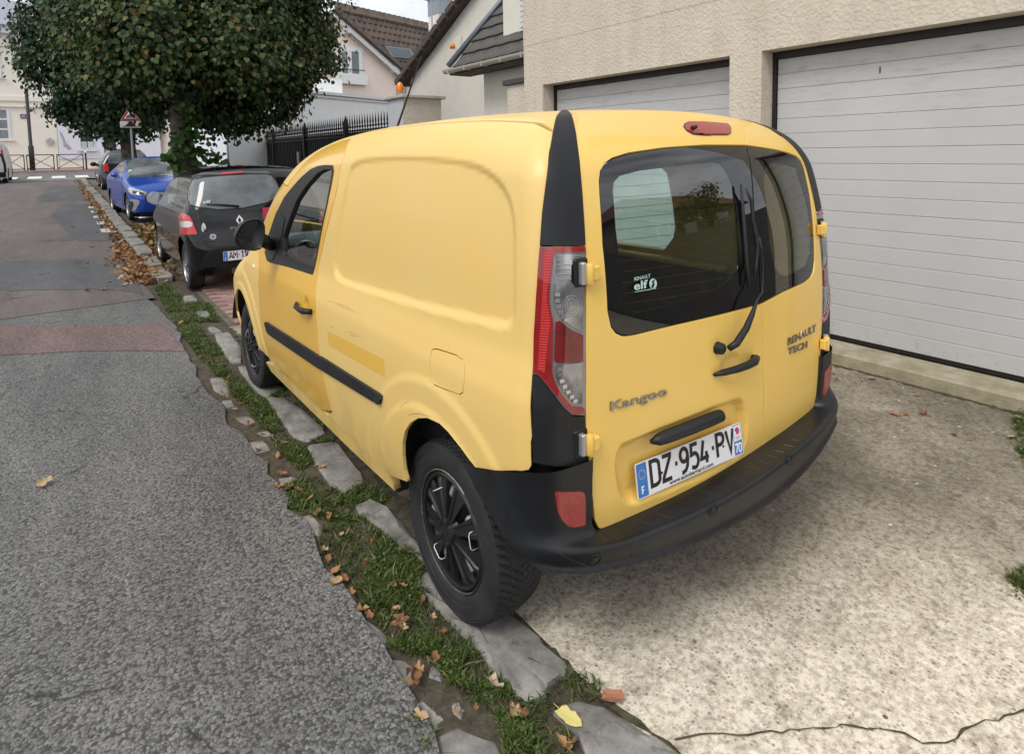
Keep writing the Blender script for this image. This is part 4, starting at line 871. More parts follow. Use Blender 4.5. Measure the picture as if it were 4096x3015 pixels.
# flank behind the door, with the roof rail running on above the door
ZS = .335
q_bot = side_pts([(y, ZS+.02) for y in np.linspace(1.12, .40, 8)])
q_arch = P3(Z5b([(152, 385), (137, 330), (129, 265), (129, 205), (140, 150), (165, 111), (200, 89), (245, 88), (300, 113), (340, 152), (400, 228), (440, 283), (468, 318)]))
rail = top_pts([(-.665, y) for y in np.linspace(-.38, 1.7, 24)] + [(-.655, 1.85), (-.66, 2.0), (-.675, 2.15), (-.70, 2.3)])
doorFront = side_pts([(2.06, 1.48), (2.22, 1.32), (2.33, 1.14)])
tuck = np.array([.35, -.9, 0])*.007
quarter = np.concatenate([seamB, q_bot, q_arch, edgeL0, edgeL+tuck*.4, finL+tuck, finApex, rail, doorFront[::-1], doorTop[::-1][:-1]])
fuel = P3(Z4([(1160, 1250), (1180, 1245), (1230, 1260), (1290, 1280), (1322, 1303), (1336, 1345), (1332, 1420), (1325, 1480), (1305, 1495), (1230, 1468), (1165, 1440), (1148, 1410), (1145, 1370), (1150, 1290)]))
side_l = panel('side_panel', quarter, DS, ES, M_yel, VAN, holes=[fuel], sp=.014, inset=.003)
side_l['label'] = 'faded yellow left side with a wide pressed panel'
flap = panel('fuel_flap', fuel, DS, ES, M_yel, VAN, sp=.012, inset=.004)
# right flank: same outline, with a window in the sliding door
MI = np.array([-1., 1, 1])
winR = side_pts([(.35, 1.52), (.40, 1.565), (.46, 1.58), (.98, 1.59), (1.02, 1.56), (1.07, 1.32), (1.08, 1.14), (1.05, 1.09), (.42, 1.085), (.38, 1.11), (.335, 1.16), (.32, 1.22), (.33, 1.36)])
side_r = panel('side_panel', quarter, DS, ES, M_yel, VAN, holes=[winR], sp=.03, inset=.0022)
def flip_x(o):
    me = o.data; n = len(me.vertices); co = np.empty(n*3); me.vertices.foreach_get('co', co); co = co.reshape(-1, 3); co[:, 0] *= -1
    V = co.copy(); Fc = [tuple(reversed(p.vertices[:])) for p in me.polygons]; mt = me.materials[0]
    nn = [None]*n
    for l in me.loops: nn[l.vertex_index] = l.normal[:]
    new = bpy.data.meshes.new(me.name); new.from_pydata(V.tolist(), [], Fc); new.materials.append(mt)
    new.polygons.foreach_set('use_smooth', np.ones(len(new.polygons), bool)); new.update()
    new.normals_split_custom_set_from_vertices([(-a[0], a[1], a[2]) if a else (0, 0, 1) for a in nn]); o.data = new; bpy.data.meshes.remove(me); return o
flip_x(side_r); side_r['label'] = 'yellow right side with the sliding door window'
g_ = panel('side_window', winR, DS, ES, M_gl, VAN, sp=.06, off=-.008, thick=0); flip_x(g_)
# front doors
dfb = P3(Z4([(243, 740), (243, 850), (245, 980), (250, 1060), (260, 1150), (275, 1230), (300, 1300), (335, 1345), (360, 1362)]))
d_bot = side_pts([(y, ZS+.02) for y in np.linspace(1.95, 1.2, 6)])
doorP = np.concatenate([doorTop, doorFront, side_pts([(2.36, 1.02)]), dfb, d_bot, seamB[::-1][:-1]])
winO = P3(Z4([(637, 282), (600, 280), (560, 285), (520, 302), (470, 345), (420, 400), (380, 450), (345, 520), (320, 600), (300, 660), (285, 740), (290, 780), (305, 792), (400, 815), (530, 856), (545, 800), (575, 640), (605, 500), (630, 380), (642, 310)]))
winI = P3(Z4([(628, 300), (590, 302), (555, 322), (490, 395), (445, 465), (412, 550), (388, 620), (376, 660), (373, 745), (385, 762), (450, 785), (535, 815), (545, 775), (572, 630), (600, 500), (622, 380), (632, 315)]))
for mir in (0, 1):
    dr = panel('front_door', doorP, DS, ES, M_yel2, VAN, holes=[winO], sp=.014 if not mir else .03, inset=.003)
    fr = panel('window_frame', winO, DS, ES, M_rub, dr, holes=[winI], sp=.012, inset=-.002, off=.002, thick=.03)
    gl = panel('window_glass', winI, DS, ES, M_gl, dr, sp=.05, off=-.012, thick=0)
    if mir: [flip_x(o) for o in (dr, fr, gl)]
    dr['label'] = 'glossier yellow front door on the '+('right' if mir else 'left')
    if not mir: door_l = dr
    else: door_r = dr
# front wings, bonnet, windscreen, roof, nose
wing = np.concatenate([dfb, arch(WB, AR, 170, 10, 26), side_pts([(3.12, .45), (3.14, .6), (3.15, .8)]), side_pts([(3.0, .93), (2.75, .99), (2.5, 1.04), (2.36, 1.06)])])
panel('front_wing', wing, DS, ES, M_yel, VAN, sp=.02, inset=.0022, mirror=True, label='faded yellow left front wing')
nose = np.concatenate([side_pts([(3.12, .27), (3.12, .45), (3.14, .6), (3.15, .8)])])
nl = np.array([(x, 0, z) for x, z in [(-.62, .27), (-.66, .5), (-.66, .78), (-.55, .82), (0, .84), (.55, .82), (.66, .78), (.66, .5), (.62, .27)]])
nose_p = trace(np.stack([nl[:, 0], np.full(len(nl), 4.2), nl[:, 2]], 1), (0, -1, 0), vanF)
panel('front_bumper', nose_p, (0, -1, 0), (-1, 0, 0), M_blk, VAN, sp=.06)
cor = np.array([(-.66, 3.4, .27), (-.88, 3.05, .27), (-.88, 3.05, .44), (-.86, 3.13, .6), (-.84, 3.15, .8), (-.60, 3.35, .82), (-.66, 3.4, .5)])
cdn = np.array([.6, -.8, 0.]); panel('wing_corner', trace(cor-cdn*.6, cdn, vanF), cdn, (-.8, -.6, 0), M_yel, VAN, sp=.04, mirror=True)
bon = top_pts([(-.66, 2.45), (-.70, 2.8), (-.66, 3.15), (-.5, 3.3), (0, 3.36), (.5, 3.3), (.66, 3.15), (.70, 2.8), (.66, 2.45), (0, 2.78)])
panel('bonnet', bon, (0, 0, -1), (1, 0, 0), M_yel, VAN, sp=.06)
lo_ = [(-.655, y) for y in (1.74, 1.85)]+[(-.65, 2.0), (-.66, 2.15), (-.68, 2.3), (-.67, 2.44), (0, 2.75)]
wsp = top_pts(lo_+[(-x, y) for x, y in lo_[:-1][::-1]])
panel('windscreen', wsp, (0, 0, -1), (1, 0, 0), M_gl, VAN, sp=.06, off=-.006, thick=0)
roofEdgeRear = P3(ZF([(520, 160), (620, 122), (750, 97), (1000, 68), (1119, 52)]))
rr_ = top_pts([(-.645, -.395), (-.55, -.440), (-.4, -.462), (-.2, -.477), (0, -.482)])
rl = [(-.655, y) for y in np.linspace(1.72, -.36, 14)]
roofP = np.concatenate([top_pts(rl), rr_, (rr_*MI)[::-1][1:], top_pts([(-x, y) for x, y in rl[::-1]])])
roof = panel('roof', roofP, (0, 0, -1), (1, 0, 0), M_yel, VAN, sp=.03, inset=.001, off=-.0012)
lugp = P3(ZF([(375, 115)]))[0]
# --- tail doors
inner = P3(ZL([(540, 80), (545, 400), (540, 900), (540, 1450), (545, 1640)])); inner2 = P3(Z5b([(990, 150), (1000, 300), (1005, 380), (1015, 460), (1025, 560), (1042, 597), (1075, 607), (1150, 596), (1400, 502), (1650, 372), (1775, 290)]))
seamC0 = P3(Z2b([(1618, 380), (1635, 280), (1643, 200), (1648, 0)])); seamC1 = P3(Z1b([(1187, 1300), (1185, 1047)])); seamC2 = P3(Z1b([(1111, 252), (1100, 210), (1075, 130), (1045, 80)]))
winL = P3(Z1b([(1000, 1095), (700, 1165), (560, 1200), (520, 1207), (490, 1206), (455, 1190), (432, 1160), (415, 1080), (390, 750), (375, 500), (372, 430), (378, 380), (400, 342), (440, 315), (520, 290), (700, 264), (900, 251)]))
sx_top = top_pts([(x, -.40-.072*(1-(abs(x)/.645)**2)) for x in np.linspace(-.02, -.62, 10)])
tuck2 = np.array([-.006, .0, 0])
doorL = np.concatenate([finR+tuck2, inner, inner2, seamC0, seamC1, winL, seamC2, sx_top])
rdl = panel('rear_door', doorL, DR, ER, M_yel3, VAN, sp=.011, inset=.002)
rdl['label'] = 'wide left rear door with the number plate'
outR = (np.concatenate([finR+tuck2, inner]))*MI
botR = P3(Z2b([(2035, 20), (2010, 75), (1980, 115), (1930, 165), (1860, 215), (1760, 290), (1660, 358), (1625, 378)]))
winRR = P3(Z1b([(1200, 265), (1260, 275), (1320, 290), (1360, 306), (1385, 330), (1402, 370), (1430, 500), (1450, 700), (1453, 830), (1446, 885), (1432, 915), (1405, 937), (1300, 985)]))
doorR = np.concatenate([outR, botR, seamC0[1:], seamC1, winRR[::-1], seamC2, (sx_top*MI)[1:]])
rdr = panel('rear_door', doorR, DR, ER, M_yel3, VAN, sp=.013, inset=.002)
rdr['label'] = 'narrow right rear door'
# tail glass: black edge ring and clear middle
gL = np.concatenate([winL, P3(Z1b([(1111, 255), (1150, 600), (1185, 1046)]))]); gR = np.concatenate([winRR, P3(Z1b([(1187, 1046), (1152, 600), (1113, 256)]))])
clL = P3(ZW([(100, 480), (108, 420), (150, 372), (300, 332), (430, 316), (600, 296), (800, 273), (850, 273), (885, 285), (925, 325), (970, 420), (1000, 550), (1030, 750), (1036, 930), (1015, 1060), (960, 1140), (870, 1205), (700, 1270), (420, 1350), (270, 1380), (210, 1365), (185, 1310), (150, 1050), (120, 750)]))
clR = P3(ZW([(1212, 350), (1220, 310), (1245, 285), (1290, 278), (1400, 297), (1445, 315), (1490, 450), (1530, 600), (1555, 800), (1547, 950), (1510, 1040), (1440, 1085), (1370, 1113), (1325, 1098), (1290, 1040), (1258, 900), (1238, 700), (1212, 450)]))
for g, cl, dr in ((gL, clL, rdl), (gR, clR, rdr)):
    fr = panel('glass_edge', g, DR, ER, M_frit, dr, holes=[cl], sp=.02, inset=.003, off=-.004, thick=.006)
    panel('rear_glass', cl, DR, ER, M_gl_rear, dr, sp=.05, off=-.0045, thick=0)
# heating wires across the left glass
hw = MB()
for k in range(12):
    a = P3(ZW([(104+k*8, 460+k*78)]))[0]; b = P3(ZW([(960+min(k, 6)*12, 385+k*72)]))[0]
    pts = trace(np.array([a+(b-a)*t for t in np.linspace(0, 1, 12)])+np.array([0, -.2, 0]), (0, 1, 0), vanF); hw.tube(pts+np.array([0, .007, 0]), .0007, 4)
hw.build('heating_wire', mat('wire', (.10, .035, .02), .5), rdl)
# --- black fins, lamps, corner covers
lampL = P3(ZL([(165, 75), (535, 75), (538, 190), (455, 195), (428, 235), (425, 365), (450, 403), (535, 406), (540, 900), (540, 1455), (535, 1468), (430, 1465), (380, 1420), (300, 1320), (220, 1220), (150, 1140), (105, 1125), (115, 800), (140, 400)]))
redO = P3(ZL([(165, 77), (532, 77), (534, 118), (295, 130), (278, 160), (265, 300), (247, 420), (242, 520), (255, 600), (272, 680), (272, 800), (268, 1000), (268, 1120), (298, 1220), (358, 1312), (430, 1393), (520, 1398), (536, 1450), (432, 1460), (384, 1414), (304, 1314), (224, 1214), (153, 1133), (110, 1118), (118, 800), (143, 400)]))
clrU = P3(ZL([(300, 140), (500, 135), (508, 188), (448, 192), (420, 235), (417, 365), (447, 410), (515, 412), (517, 785), (430, 740), (370, 690), (300, 600), (275, 500), (280, 400), (290, 280)]))
ribP = P3(ZL([(206, 112), (258, 112), (250, 300), (230, 420), (228, 520), (243, 620), (252, 700), (216, 1000), (207, 1112), (150, 1092), (160, 900), (180, 600), (196, 300)]))
redM = P3(ZL([(292, 692), (330, 684), (370, 720), (430, 765), (515, 800), (517, 1020), (300, 1035), (280, 1010), (285, 850)]))
clrD = P3(ZL([(290, 1047), (510, 1027), (508, 1370), (440, 1362), (350, 1272), (300, 1172), (285, 1100)]))
fin = np.concatenate([finL, finApex, finR])
corner = np.concatenate([P3(ZL([(105, 1128), (150, 1143), (220, 1224), (300, 1324), (380, 1424), (430, 1470), (535, 1473), (542, 1640)])), P3(Z5b([(990, 150), (996, 288), (940, 304), (880, 310), (800, 302), (738, 290), (733, 200)])), P3(ZL([(100, 1650)]))])
panel('corner_fin', fin, DC, EC, M_blk, VAN, sp=.014, off=.003, inset=-.0008, mirror=True)
panel('corner_cover', corner, DC, EC, M_blk, VAN, sp=.014, off=.002, inset=.001, mirror=True)
M_lamph = mat('clear_lamp_body', (.26, .25, .25), .15, coat=.8, metal=.3)
lampsP = panel('tail_lamp', lampL, DC, EC, M_lamph, VAN, sp=.014, off=.000, inset=.0005, mirror=True)
for k, lp in enumerate(lampsP):
    for nm, Pq, mt, of in (('red_lens', redO, M_red, .006), ('ribbed_lens', ribP, M_rib, .0075), ('clear_lens', clrU, M_clr, .004), ('dark_red_lens', redM, M_redd, .005), ('clear_lens', clrD, M_clr, .004)):
        o = panel(nm, Pq, DC, EC, mt, lp, sp=.008, off=of, inset=.0005, thick=.01)
        if k: flip_x(o)
# contour rings moulded into the clear lenses
M_facet = mat('reflector_facet', (.55, .55, .55), .15, metal=.9, coat=.5)
M_ring = mat('lens_ridge', (.42, .42, .42), .2)
def ring_on(c_px, rx, ry, name, lp, k):
    t = np.linspace(0, 2*np.pi, 18, endpoint=False); pp = P3(ZL([(c_px[0]+rx*math.copysign(abs(math.cos(a))**.7, math.cos(a)), c_px[1]+ry*math.copysign(abs(math.sin(a))**.7, math.sin(a))) for a in t])); pp = pp+grad(pp, van_plain)*.0055
    mb = MB().tube(np.concatenate([pp, pp[:1]]), .0005, 4)
    o = mb.build(name, M_ring, lp)
    if k:
        for v in o.data.vertices: v.co.x *= -1
for k, lp in enumerate(lampsP):
    for rx, ry in ((50, 82), (34, 60), (14, 24)): ring_on((418, 560), rx, ry, 'lens_ring', lp, k)
    for rx, ry in ((35, 55), (20, 34)): ring_on((432, 1190), rx, ry, 'lens_ring', lp, k)
# reflector bars inside the upper clear lens
for k, lp in enumerate(lampsP):
    for j in range(6):
        a, b = P3(ZL([(303, 150+j*38), (415 if j > 1 else 495, 150+j*38)])); n_ = grad(np.array([a, b]), van_plain)*.006
        o = MB().tube([a+n_[0], b+n_[1]], .0016, 5).build('reflector_bar', M_chrome, lp)
        if k:
            for v in o.data.vertices: v.co.x *= -1
# bright facets along the lower edge of each clear lens
for k, lp in enumerate(lampsP):
    for L_ in ([(306, 470), (308, 520), (318, 570), (335, 615), (355, 650), (378, 678)], [(325, 1085), (328, 1130), (340, 1180), (362, 1225), (390, 1270), (420, 1310), (448, 1345)]):
        pp = P3(ZL(L_)); gg = grad(pp, van_plain)
        for a_, g_a in zip(pp, gg):
            o = MB().obox(a_+g_a*.0055, (np.cross(g_a, (0, 0, 1)), np.cross(g_a, np.cross(g_a, (0, 0, 1)))+np.array([0, 0, .001]), g_a), (.0072, .0050, .0008)).build('reflector_facet', M_facet, lp)
            if k:
                for v in o.data.vertices: v.co.x *= -1
# hinges
for zz, pxl in ((0, (528, 290)), (1, None)):
    c = P3(ZL([(545, 290)]))[0] if zz == 0 else P3(Z5b([(985, 195)]))[0]
    for s_ in (-1, 1):
        x0 = s_*abs(c[0]); y0 = c[1]; z0 = c[2]
        h = MB(); h.lathe([(.0, -.030), (.010, -.030), (.012, -.027), (.012, .027), (.010, .030), (0, .030)], (x0+s_*.004, y0-.020, z0), 'z', 14)
        h.box((x0-s_*.004, y0-.030, z0-.021), (x0-s_*.030, y0-.006, z0+.021), bev=.004)
        o = h.build('hinge', M_yel3, VAN, autosmooth=.6)
        MB().box((x0+s_*.012, y0-.018, z0-.032), (x0+s_*.030, y0+.03, z0+.034), bev=.004).build('hinge_plate', mat('hinge_steel', (.45, .45, .46), .4, metal=.6), o)
        MB().box((x0+s_*.045, y0-.002, z0-.042), (x0-s_*.01, y0+.05, z0+.044), bev=.006).build('hinge_recess', M_blk, o)
# --- rear bumper
def bump_top(x): return .514+.014*sstep(-.3, .3, x)
def bump_low(x): return .402+.055*(np.abs(x)/.75)**2
def barF(p):
    x, y, z = p[:, 0], p[:, 1], p[:, 2]; ax = np.abs(x)
    pl = smax(ax-.898, -y-(.700-.16*ax*ax), .17)
    zt_, zb_ = bump_top(x)+.02*sstep(.60, .80, ax), bump_low(x); t = np.clip((zt_-z)/(zt_-zb_), 0, 1.6)
    shape = -.010*t-.004*sstep(.45, .75, t)+.010*sstep(.72, .98, t)-.03*np.clip((t-1.02)/.12, 0, 3)**2
    return smax(smax(pl-shape, z-zt_, .020), zb_-.03-z, .02)
def bumpF(p):
    ax = np.abs(p[:, 0]); u = -.055+.070*sstep(.645, .688, ax)
    up = smax(vanF(p, False)-u, p[:, 2]-.765, .010)
    return smin(barF(p), up, .055)
nb, nv = 220, 64
ts = np.sign(np.linspace(-1, 1, nb))*np.abs(np.linspace(-1, 1, nb))**1.0
Oo, Dd = [], []
cx0, cy0 = 0., -.02
el = math.radians(33)
for i in range(nb):
    s_ = -1+2*i/(nb-1)
    # walk along the plan outline: flank, corner, tail
    L1, L2 = .30, .62; tot = 2*(L1+.27+L2); q = s_*tot/2
    aq = abs(q); sg = 1 if q > 0 else -1
    if aq < L2: px_, py_, nx_, ny_ = sg*aq, -.60, 0., -1.
    elif aq < L2+.27:
        a = (aq-L2)/.27*np.pi/2; px_, py_, nx_, ny_ = sg*(L2+.20*math.sin(a)), -.60+.20*(1-math.cos(a)), sg*math.sin(a), -math.cos(a)
    else: px_, py_, nx_, ny_ = sg*(L2+.20), -.40+(aq-L2-.27), sg, 0.
    for j in range(nv):
        v = .30+(.80-.30)*j/(nv-1)
        d = np.array([-nx_*math.cos(el), -ny_*math.cos(el), -math.sin(el)])
        Oo.append(np.array([px_, py_, v])-d*.45); Dd.append(d)
X = trace(np.array(Oo), np.array(Dd), bumpF, 70); nn_ = grad(X, bumpF, 1e-3); G_ = X.reshape(nb, nv, 3)
keepf = []
zl = .692+.31*np.clip(-.284-X[:, 1], 0, .205); zlo = bump_low(X[:, 0])
ye = np.interp(X[:, 2], [.44, .458, .468, .485, .519, .564, .621, .672, .72], [-.60, -.552, -.517, -.481, -.439, -.382, -.317, -.261, -.215])
flank = np.abs(X[:, 0]) > .80
bad = flank & (X[:, 1] > ye) | (X[:, 1] > -.21) | (X[:, 2] < zlo) | (X[:, 2] > zl) | ((np.abs(X[:, 0]) < .655) & (X[:, 2] > .60))
for i in range(nb-1):
    for j in range(nv-1):
        q = (i*nv+j, (i+1)*nv+j, (i+1)*nv+j+1, i*nv+j+1)
        if not any(bad[k] for k in q): keepf.append(q)
# straighten the cut edges: arch, lower edge, upper edge
cnt = {}
for q in keepf:
    for k in range(4):
        e_ = tuple(sorted((q[k], q[(k+1) % 4]))); cnt[e_] = cnt.get(e_, 0)+1
for k in {v for e_, c in cnt.items() if c == 1 for v in e_}:
    y_, z_ = X[k, 1], X[k, 2]
    if flank[k] and abs(ye[k]-y_) < .03 and z_ < zl[k]-.01: X[k, 1] = ye[k]
    elif z_-zlo[k] < .022: X[k, 2] = zlo[k]
    elif zl[k]-z_ < .03: X[k, 2] = zl[k]
def compact(V, Nn, Fc):
    us = np.unique(np.array(Fc)); m = -np.ones(len(V), int); m[us] = np.arange(len(us)); return V[us], Nn[us], [tuple(m[i] for i in f) for f in Fc]
bV, bN, bF = compact(X, nn_, keepf)
BUMP = mobj('rear_bumper', bV, bF, M_bmp, VAN, normals=bN)
def onbump(px): return P3(px, bumpF)
# grooves across the step, sensors, tow cover, red fog lamps
for u0, v0, u1, v1 in ((690, 880, 780, 930), (800, 835, 890, 870), (920, 785, 1020, 822), (1020, 730, 1130, 775), (1140, 670, 1240, 715), (1220, 625, 1320, 660), (1320, 575, 1410, 612), (1400, 530, 1490, 560), (1465, 490, 1560, 522), (1530, 455, 1630, 482), (1600, 415, 1690, 440), (1670, 378, 1755, 400), (1720, 345, 1800, 362), (1780, 305, 1860, 320), (1830, 270, 1905, 282)):
    p = onbump(Z2b([(u0+(u1-u0)*t, v0+(v1-v0)*t) for t in np.linspace(.05, .85, 6)])); p = p-grad(p, bumpF)*.0007
    MB().tube(p, .0014, 5).build('groove', M_house, BUMP)
for q in ((480, 1103), (1298, 760), (1822, 412)):
    p = onbump(Z2b([q])); n_ = grad(p, bumpF)[0]; p = p[0]
    a1 = np.cross(n_, (0, 0, 1)); a1 /= np.linalg.norm(a1); a2 = np.cross(n_, a1); mb = MB()
    for r_, h_ in ((.020, .0015),):
        mb.tube([p+n_*.001+r_*(a1*math.cos(t)+a2*math.sin(t)) for t in np.linspace(0, 2*math.pi, 25)], .0013, 5, cap=False)
    mb.tube([p-n_*.004, p+n_*.002], [.0105, .0105], 16); mb.tube([p+n_*.002, p+n_*.0035], [.0085, .006], 16)
    mb.build('parking_sensor', M_blk, BUMP, autosmooth=.6)
for tow in ([(735, 1085), (745, 1000), (765, 985), (815, 968), (825, 975), (820, 1050)], [(1750, 370), (1785, 385), (1768, 500)], [(170, 970), (230, 1050), (320, 1105), (420, 1138), (520, 1143), (620, 1120), (725, 1090)]):
    p = onbump(Z2b([(a_[0]+(b_[0]-a_[0])*t_, a_[1]+(b_[1]-a_[1])*t_) for a_, b_ in zip(tow[:-1], tow[1:]) for t_ in (0, .33, .66)]+[tow[-1]])); p = p-grad(p, bumpF)*.0007; MB().tube(p, .0014, 5).build('panel_gap', M_house, BUMP)
fog = onbump(Z2b([(205, 640), (225, 632), (385, 627), (405, 640), (412, 700), (413, 850), (400, 862), (330, 872), (290, 860), (250, 820), (222, 760)]))
for k in (0, 1):
    rim = panel('fog_lamp', fog, DC, EC, M_house, BUMP, sp=.012, off=.001, inset=-.004, thick=.006, F=bumpF)
    ln = panel('red_lens', fog, DC, EC, M_redf, rim, sp=.010, off=.005, thick=.012, F=bumpF)
    if k: flip_x(rim), flip_x(ln)
# --- third brake light
bl = P3(Z1b([(800, 150), (812, 140), (880, 140), (960, 145), (1010, 150), (1026, 165), (1026, 190), (1012, 200), (900, 200), (840, 195), (812, 180), (798, 162)]))
b3 = panel('brake_light', bl, DR, ER, M_house, VAN, sp=.012, off=.001, inset=-.003, thick=.004)
panel('red_lens', bl, DR, ER, lens('brake_lens', (.30, .012, .016), .3, scale=60, col2=(.36, .03, .03)), b3, sp=.012, off=.007, thick=.012)
nz_ = P3(Z1b([(826, 168)]))[0]
MB().tube([nz_+np.array([0, -.008, .0]), nz_+np.array([0.004, -.026, .006])], [.009, .006], 10).build('washer_jet', M_blk, b3, smooth=True)
# --- rear handle, plate lamp bar, wiper
def blob(name, pts, rad, material, parent, n=12, flat=None):
    """rounded bar through points"""
    return MB().tube(pts, rad, n).build(name, material, parent, smooth=True)
ha = P3(Z1b([(940, 1400), (970, 1383), (1020, 1363), (1070, 1342), (1110, 1325), (1136, 1312)]))
hn = np.array([0, -1., .05])
blob('rear_handle', [ha[0]+hn*.004, ha[1]+hn*.018, ha[2]+hn*.030, ha[3]+hn*.034, ha[4]+hn*.030, ha[5]+hn*.018, ha[5]+hn*.002], [.005, .011, .0125, .0135, .015, .013, .010], M_blk, rdl)
lb = P3(Z2b([(860, 285), (900, 265), (950, 245), (1100, 190), (1250, 130), (1325, 100), (1340, 95)]))
lbb = MB().tube([lb[i]+hn*(.012 if 0 < i < 6 else .004) for i in range(7)], [.006, .018, .021, .022, .022, .021, .016], 14)
lbo = lbb.build('plate_lamp_bar', M_blk, rdl, smooth=True)
wp = P3(Z1b([(962, 1265), (1000, 1255)])); pv = wp[0]
wb = MB().tube([pv, pv+hn*.022], [.022, .019], 18); wb.tube([pv+hn*.022, pv+hn*.028], [.019, .012], 18)
wo = wb.build('wiper', M_blk, rdl, autosmooth=.6)
arm = P3(Z1b([(985, 1260), (1010, 1235), (1060, 1160), (1090, 1090), (1115, 1020), (1140, 980)])); arm2 = P3(Z1b([(1150, 930), (1152, 850), (1145, 780), (1133, 710)]))
ap = [arm[0]+hn*.028]+[a+hn*.036 for a in arm[1:]]+[a+hn*.030 for a in arm2]
MB().tube(ap, [.011, .013, .012, .009, .005, .004, .0035, .0035, .0035, .005], 8).build('wiper_arm', M_blk, wo, smooth=True)
bd = P3(Z1b([(1066, 450), (1075, 560), (1085, 700), (1095, 850), (1105, 960)])); MB().tube([b+hn*.012 for b in bd], [.004, .006, .0075, .0065, .005], 6).build('wiper_blade', M_rub, wo, smooth=True)
br = P3(Z1b([(1078, 470), (1105, 530), (1112, 620), (1128, 700), (1136, 760), (1128, 850), (1118, 900)])); MB().tube([b+hn*.022 for b in br], [.003, .006, .006, .009, .008, .006, .004], 8).build('wiper_bridge', M_blk, wo, smooth=True)
# --- trim strips on the flank
for nm, L, par in (('rubbing_strip', [(283, 1108), (290, 1105), (565, 1281), (569, 1345), (572, 1350), (305, 1170), (293, 1150)], door_l), ('rubbing_strip', [(568, 1287), (575, 1285), (893, 1487), (902, 1498), (895, 1536), (885, 1540), (575, 1350), (570, 1340)], side_l)):
    p_ = P3(Z4(L))
    panel(nm, p_, DS, ES, M_blk, par, sp=.02, off=.013, thick=.016, F=van_plain)
# door handle, side repeater, lock
dh = P3(Z4([(450, 1008), (465, 1024), (490, 1037), (512, 1046), (530, 1052)])); sn_ = np.array([-1., 0, .05])
blob('door_handle', [dh[0]+sn_*.006, dh[1]+sn_*.024, dh[2]+sn_*.032, dh[3]+sn_*.030, dh[4]+sn_*.012], [.010, .0125, .0125, .016, .014], M_blk, door_l)
rp = P3(Z4([(218, 815)]))[0]
MB().sphere(rp, 1, 12, 8, sc=(.006, .022, .014)).build('side_repeater', M_white, VAN, smooth=True)
# mirror: head traced as it faces us, arm to the door
# the mirror stands out from the flank: its head centre lies about 0.17 m outside the door
hc = at_x(*Z4([(207, 648)])[0], -1.03)
def mirror_pt(u, v): return at_y(*Z4([(u, v)])[0], hc[1])
mo_px = [(133, 625), (122, 650), (121, 672), (130, 700), (150, 718), (178, 730), (225, 733), (258, 722), (272, 690), (280, 640), (279, 600), (268, 575), (245, 563), (215, 563), (180, 573), (152, 592)]
mo = np.array([mirror_pt(u, v) for u, v in mo_px]); cen = mo.mean(0)
def loft(rings, m=None):
    n = len(rings[0]); V = np.concatenate(rings); F = [(i*n+j, i*n+(j+1) % n, (i+1)*n+(j+1) % n, (i+1)*n+j) for i in range(len(rings)-1) for j in range(n)]
    F += [tuple(range(n-1, -1, -1)), tuple((len(rings)-1)*n+j for j in range(n))]; return MB().add(V, F)
fy_ = np.array([0, 1., 0])
mh = loft([cen+(mo-cen)*s_+fy_*o_ for s_, o_ in ((.86, .016), (.90, .004), (.97, -.002), (1., .006), (1.02, .03), (.97, .065), (.82, .095), (.5, .115), (.2, .12))]).build('mirror_housing', M_blk, VAN, smooth=True)
gm = mat('mirror_glass', (.42, .43, .44), .02, metal=1.)
MB().add([cen+(q-cen)*.87+fy_*(.012+.16*(q[0]-cen[0])*1.0-.06*(q[2]-cen[2])) for q in mo], [tuple(range(len(mo)))]).build('mirror_glass', gm, mh)
a0 = np.array([cen[0]+.08, cen[1]+.04, cen[2]-.045]); pb = P3(Z4([(318, 700)]))[0]
mb = MB().tube([a0, (a0+pb)/2+np.array([0, .02, -.01]), pb+np.array([.02, .03, 0])], [.038, .034, .045], 10)
mb.build('mirror_arm', M_blk, mh, smooth=True)
sail = P3(Z4([(345, 520), (300, 650), (280, 740), (292, 785), (320, 780), (352, 700), (372, 640), (385, 560)])); panel('mirror_sail', sail, DS, ES, M_blk, door_l, sp=.02, off=.006, thick=.01, F=van_plain)
mr2 = [o.copy() for o in (mh, *mh.children)]
for k, o in enumerate(mr2):
    COL.objects.link(o); o.data = o.data.copy()
    for v in o.data.vertices: v.co.x *= -1
    o.data.flip_normals(); o.parent = VAN if k == 0 else mr2[0]
# --- lettering
def text(name, s, size, material, parent, org, xd, yd, extrude=.0, bold=0., shear=0., width=None, height=None, lift=0., spacing=1., align='LEFT'):
    cu = bpy.data.curves.new(name, 'FONT'); cu.body = s; cu.size = size; cu.extrude = extrude; cu.offset = bold; cu.shear = shear; cu.space_character = spacing; cu.align_x = align; cu.resolution_u = 3
    o = bpy.data.objects.new(name, cu); COL.objects.link(o); bpy.context.view_layer.update()
    me = bpy.data.meshes.new_from_object(o.evaluated_get(bpy.context.evaluated_depsgraph_get())); bpy.data.objects.remove(o); bpy.data.curves.remove(cu)
    n = len(me.vertices); co = np.empty(n*3); me.vertices.foreach_get('co', co); co = co.reshape(-1, 3)
    if width: co[:, 0] *= width/(co[:, 0].max()-co[:, 0].min())
    if height: co[:, 1] *= height/(co[:, 1].max()-co[:, 1].min())
    if width or height: co[:, 0] -= co[:, 0].min() if align == 'LEFT' else 0
    xd = np.asarray(xd, float); xd = xd/np.linalg.norm(xd); yd = np.asarray(yd, float); yd = yd-xd*(xd@yd); yd /= np.linalg.norm(yd); zd = np.cross(xd, yd)
    V = np.asarray(org)+co[:, :1]*xd+co[:, 1:2]*yd+(co[:, 2:]+lift)*zd
    Fc = [p.vertices[:] for p in me.polygons]; bpy.data.meshes.remove(me)
    return mobj(name, V, Fc, material, parent)
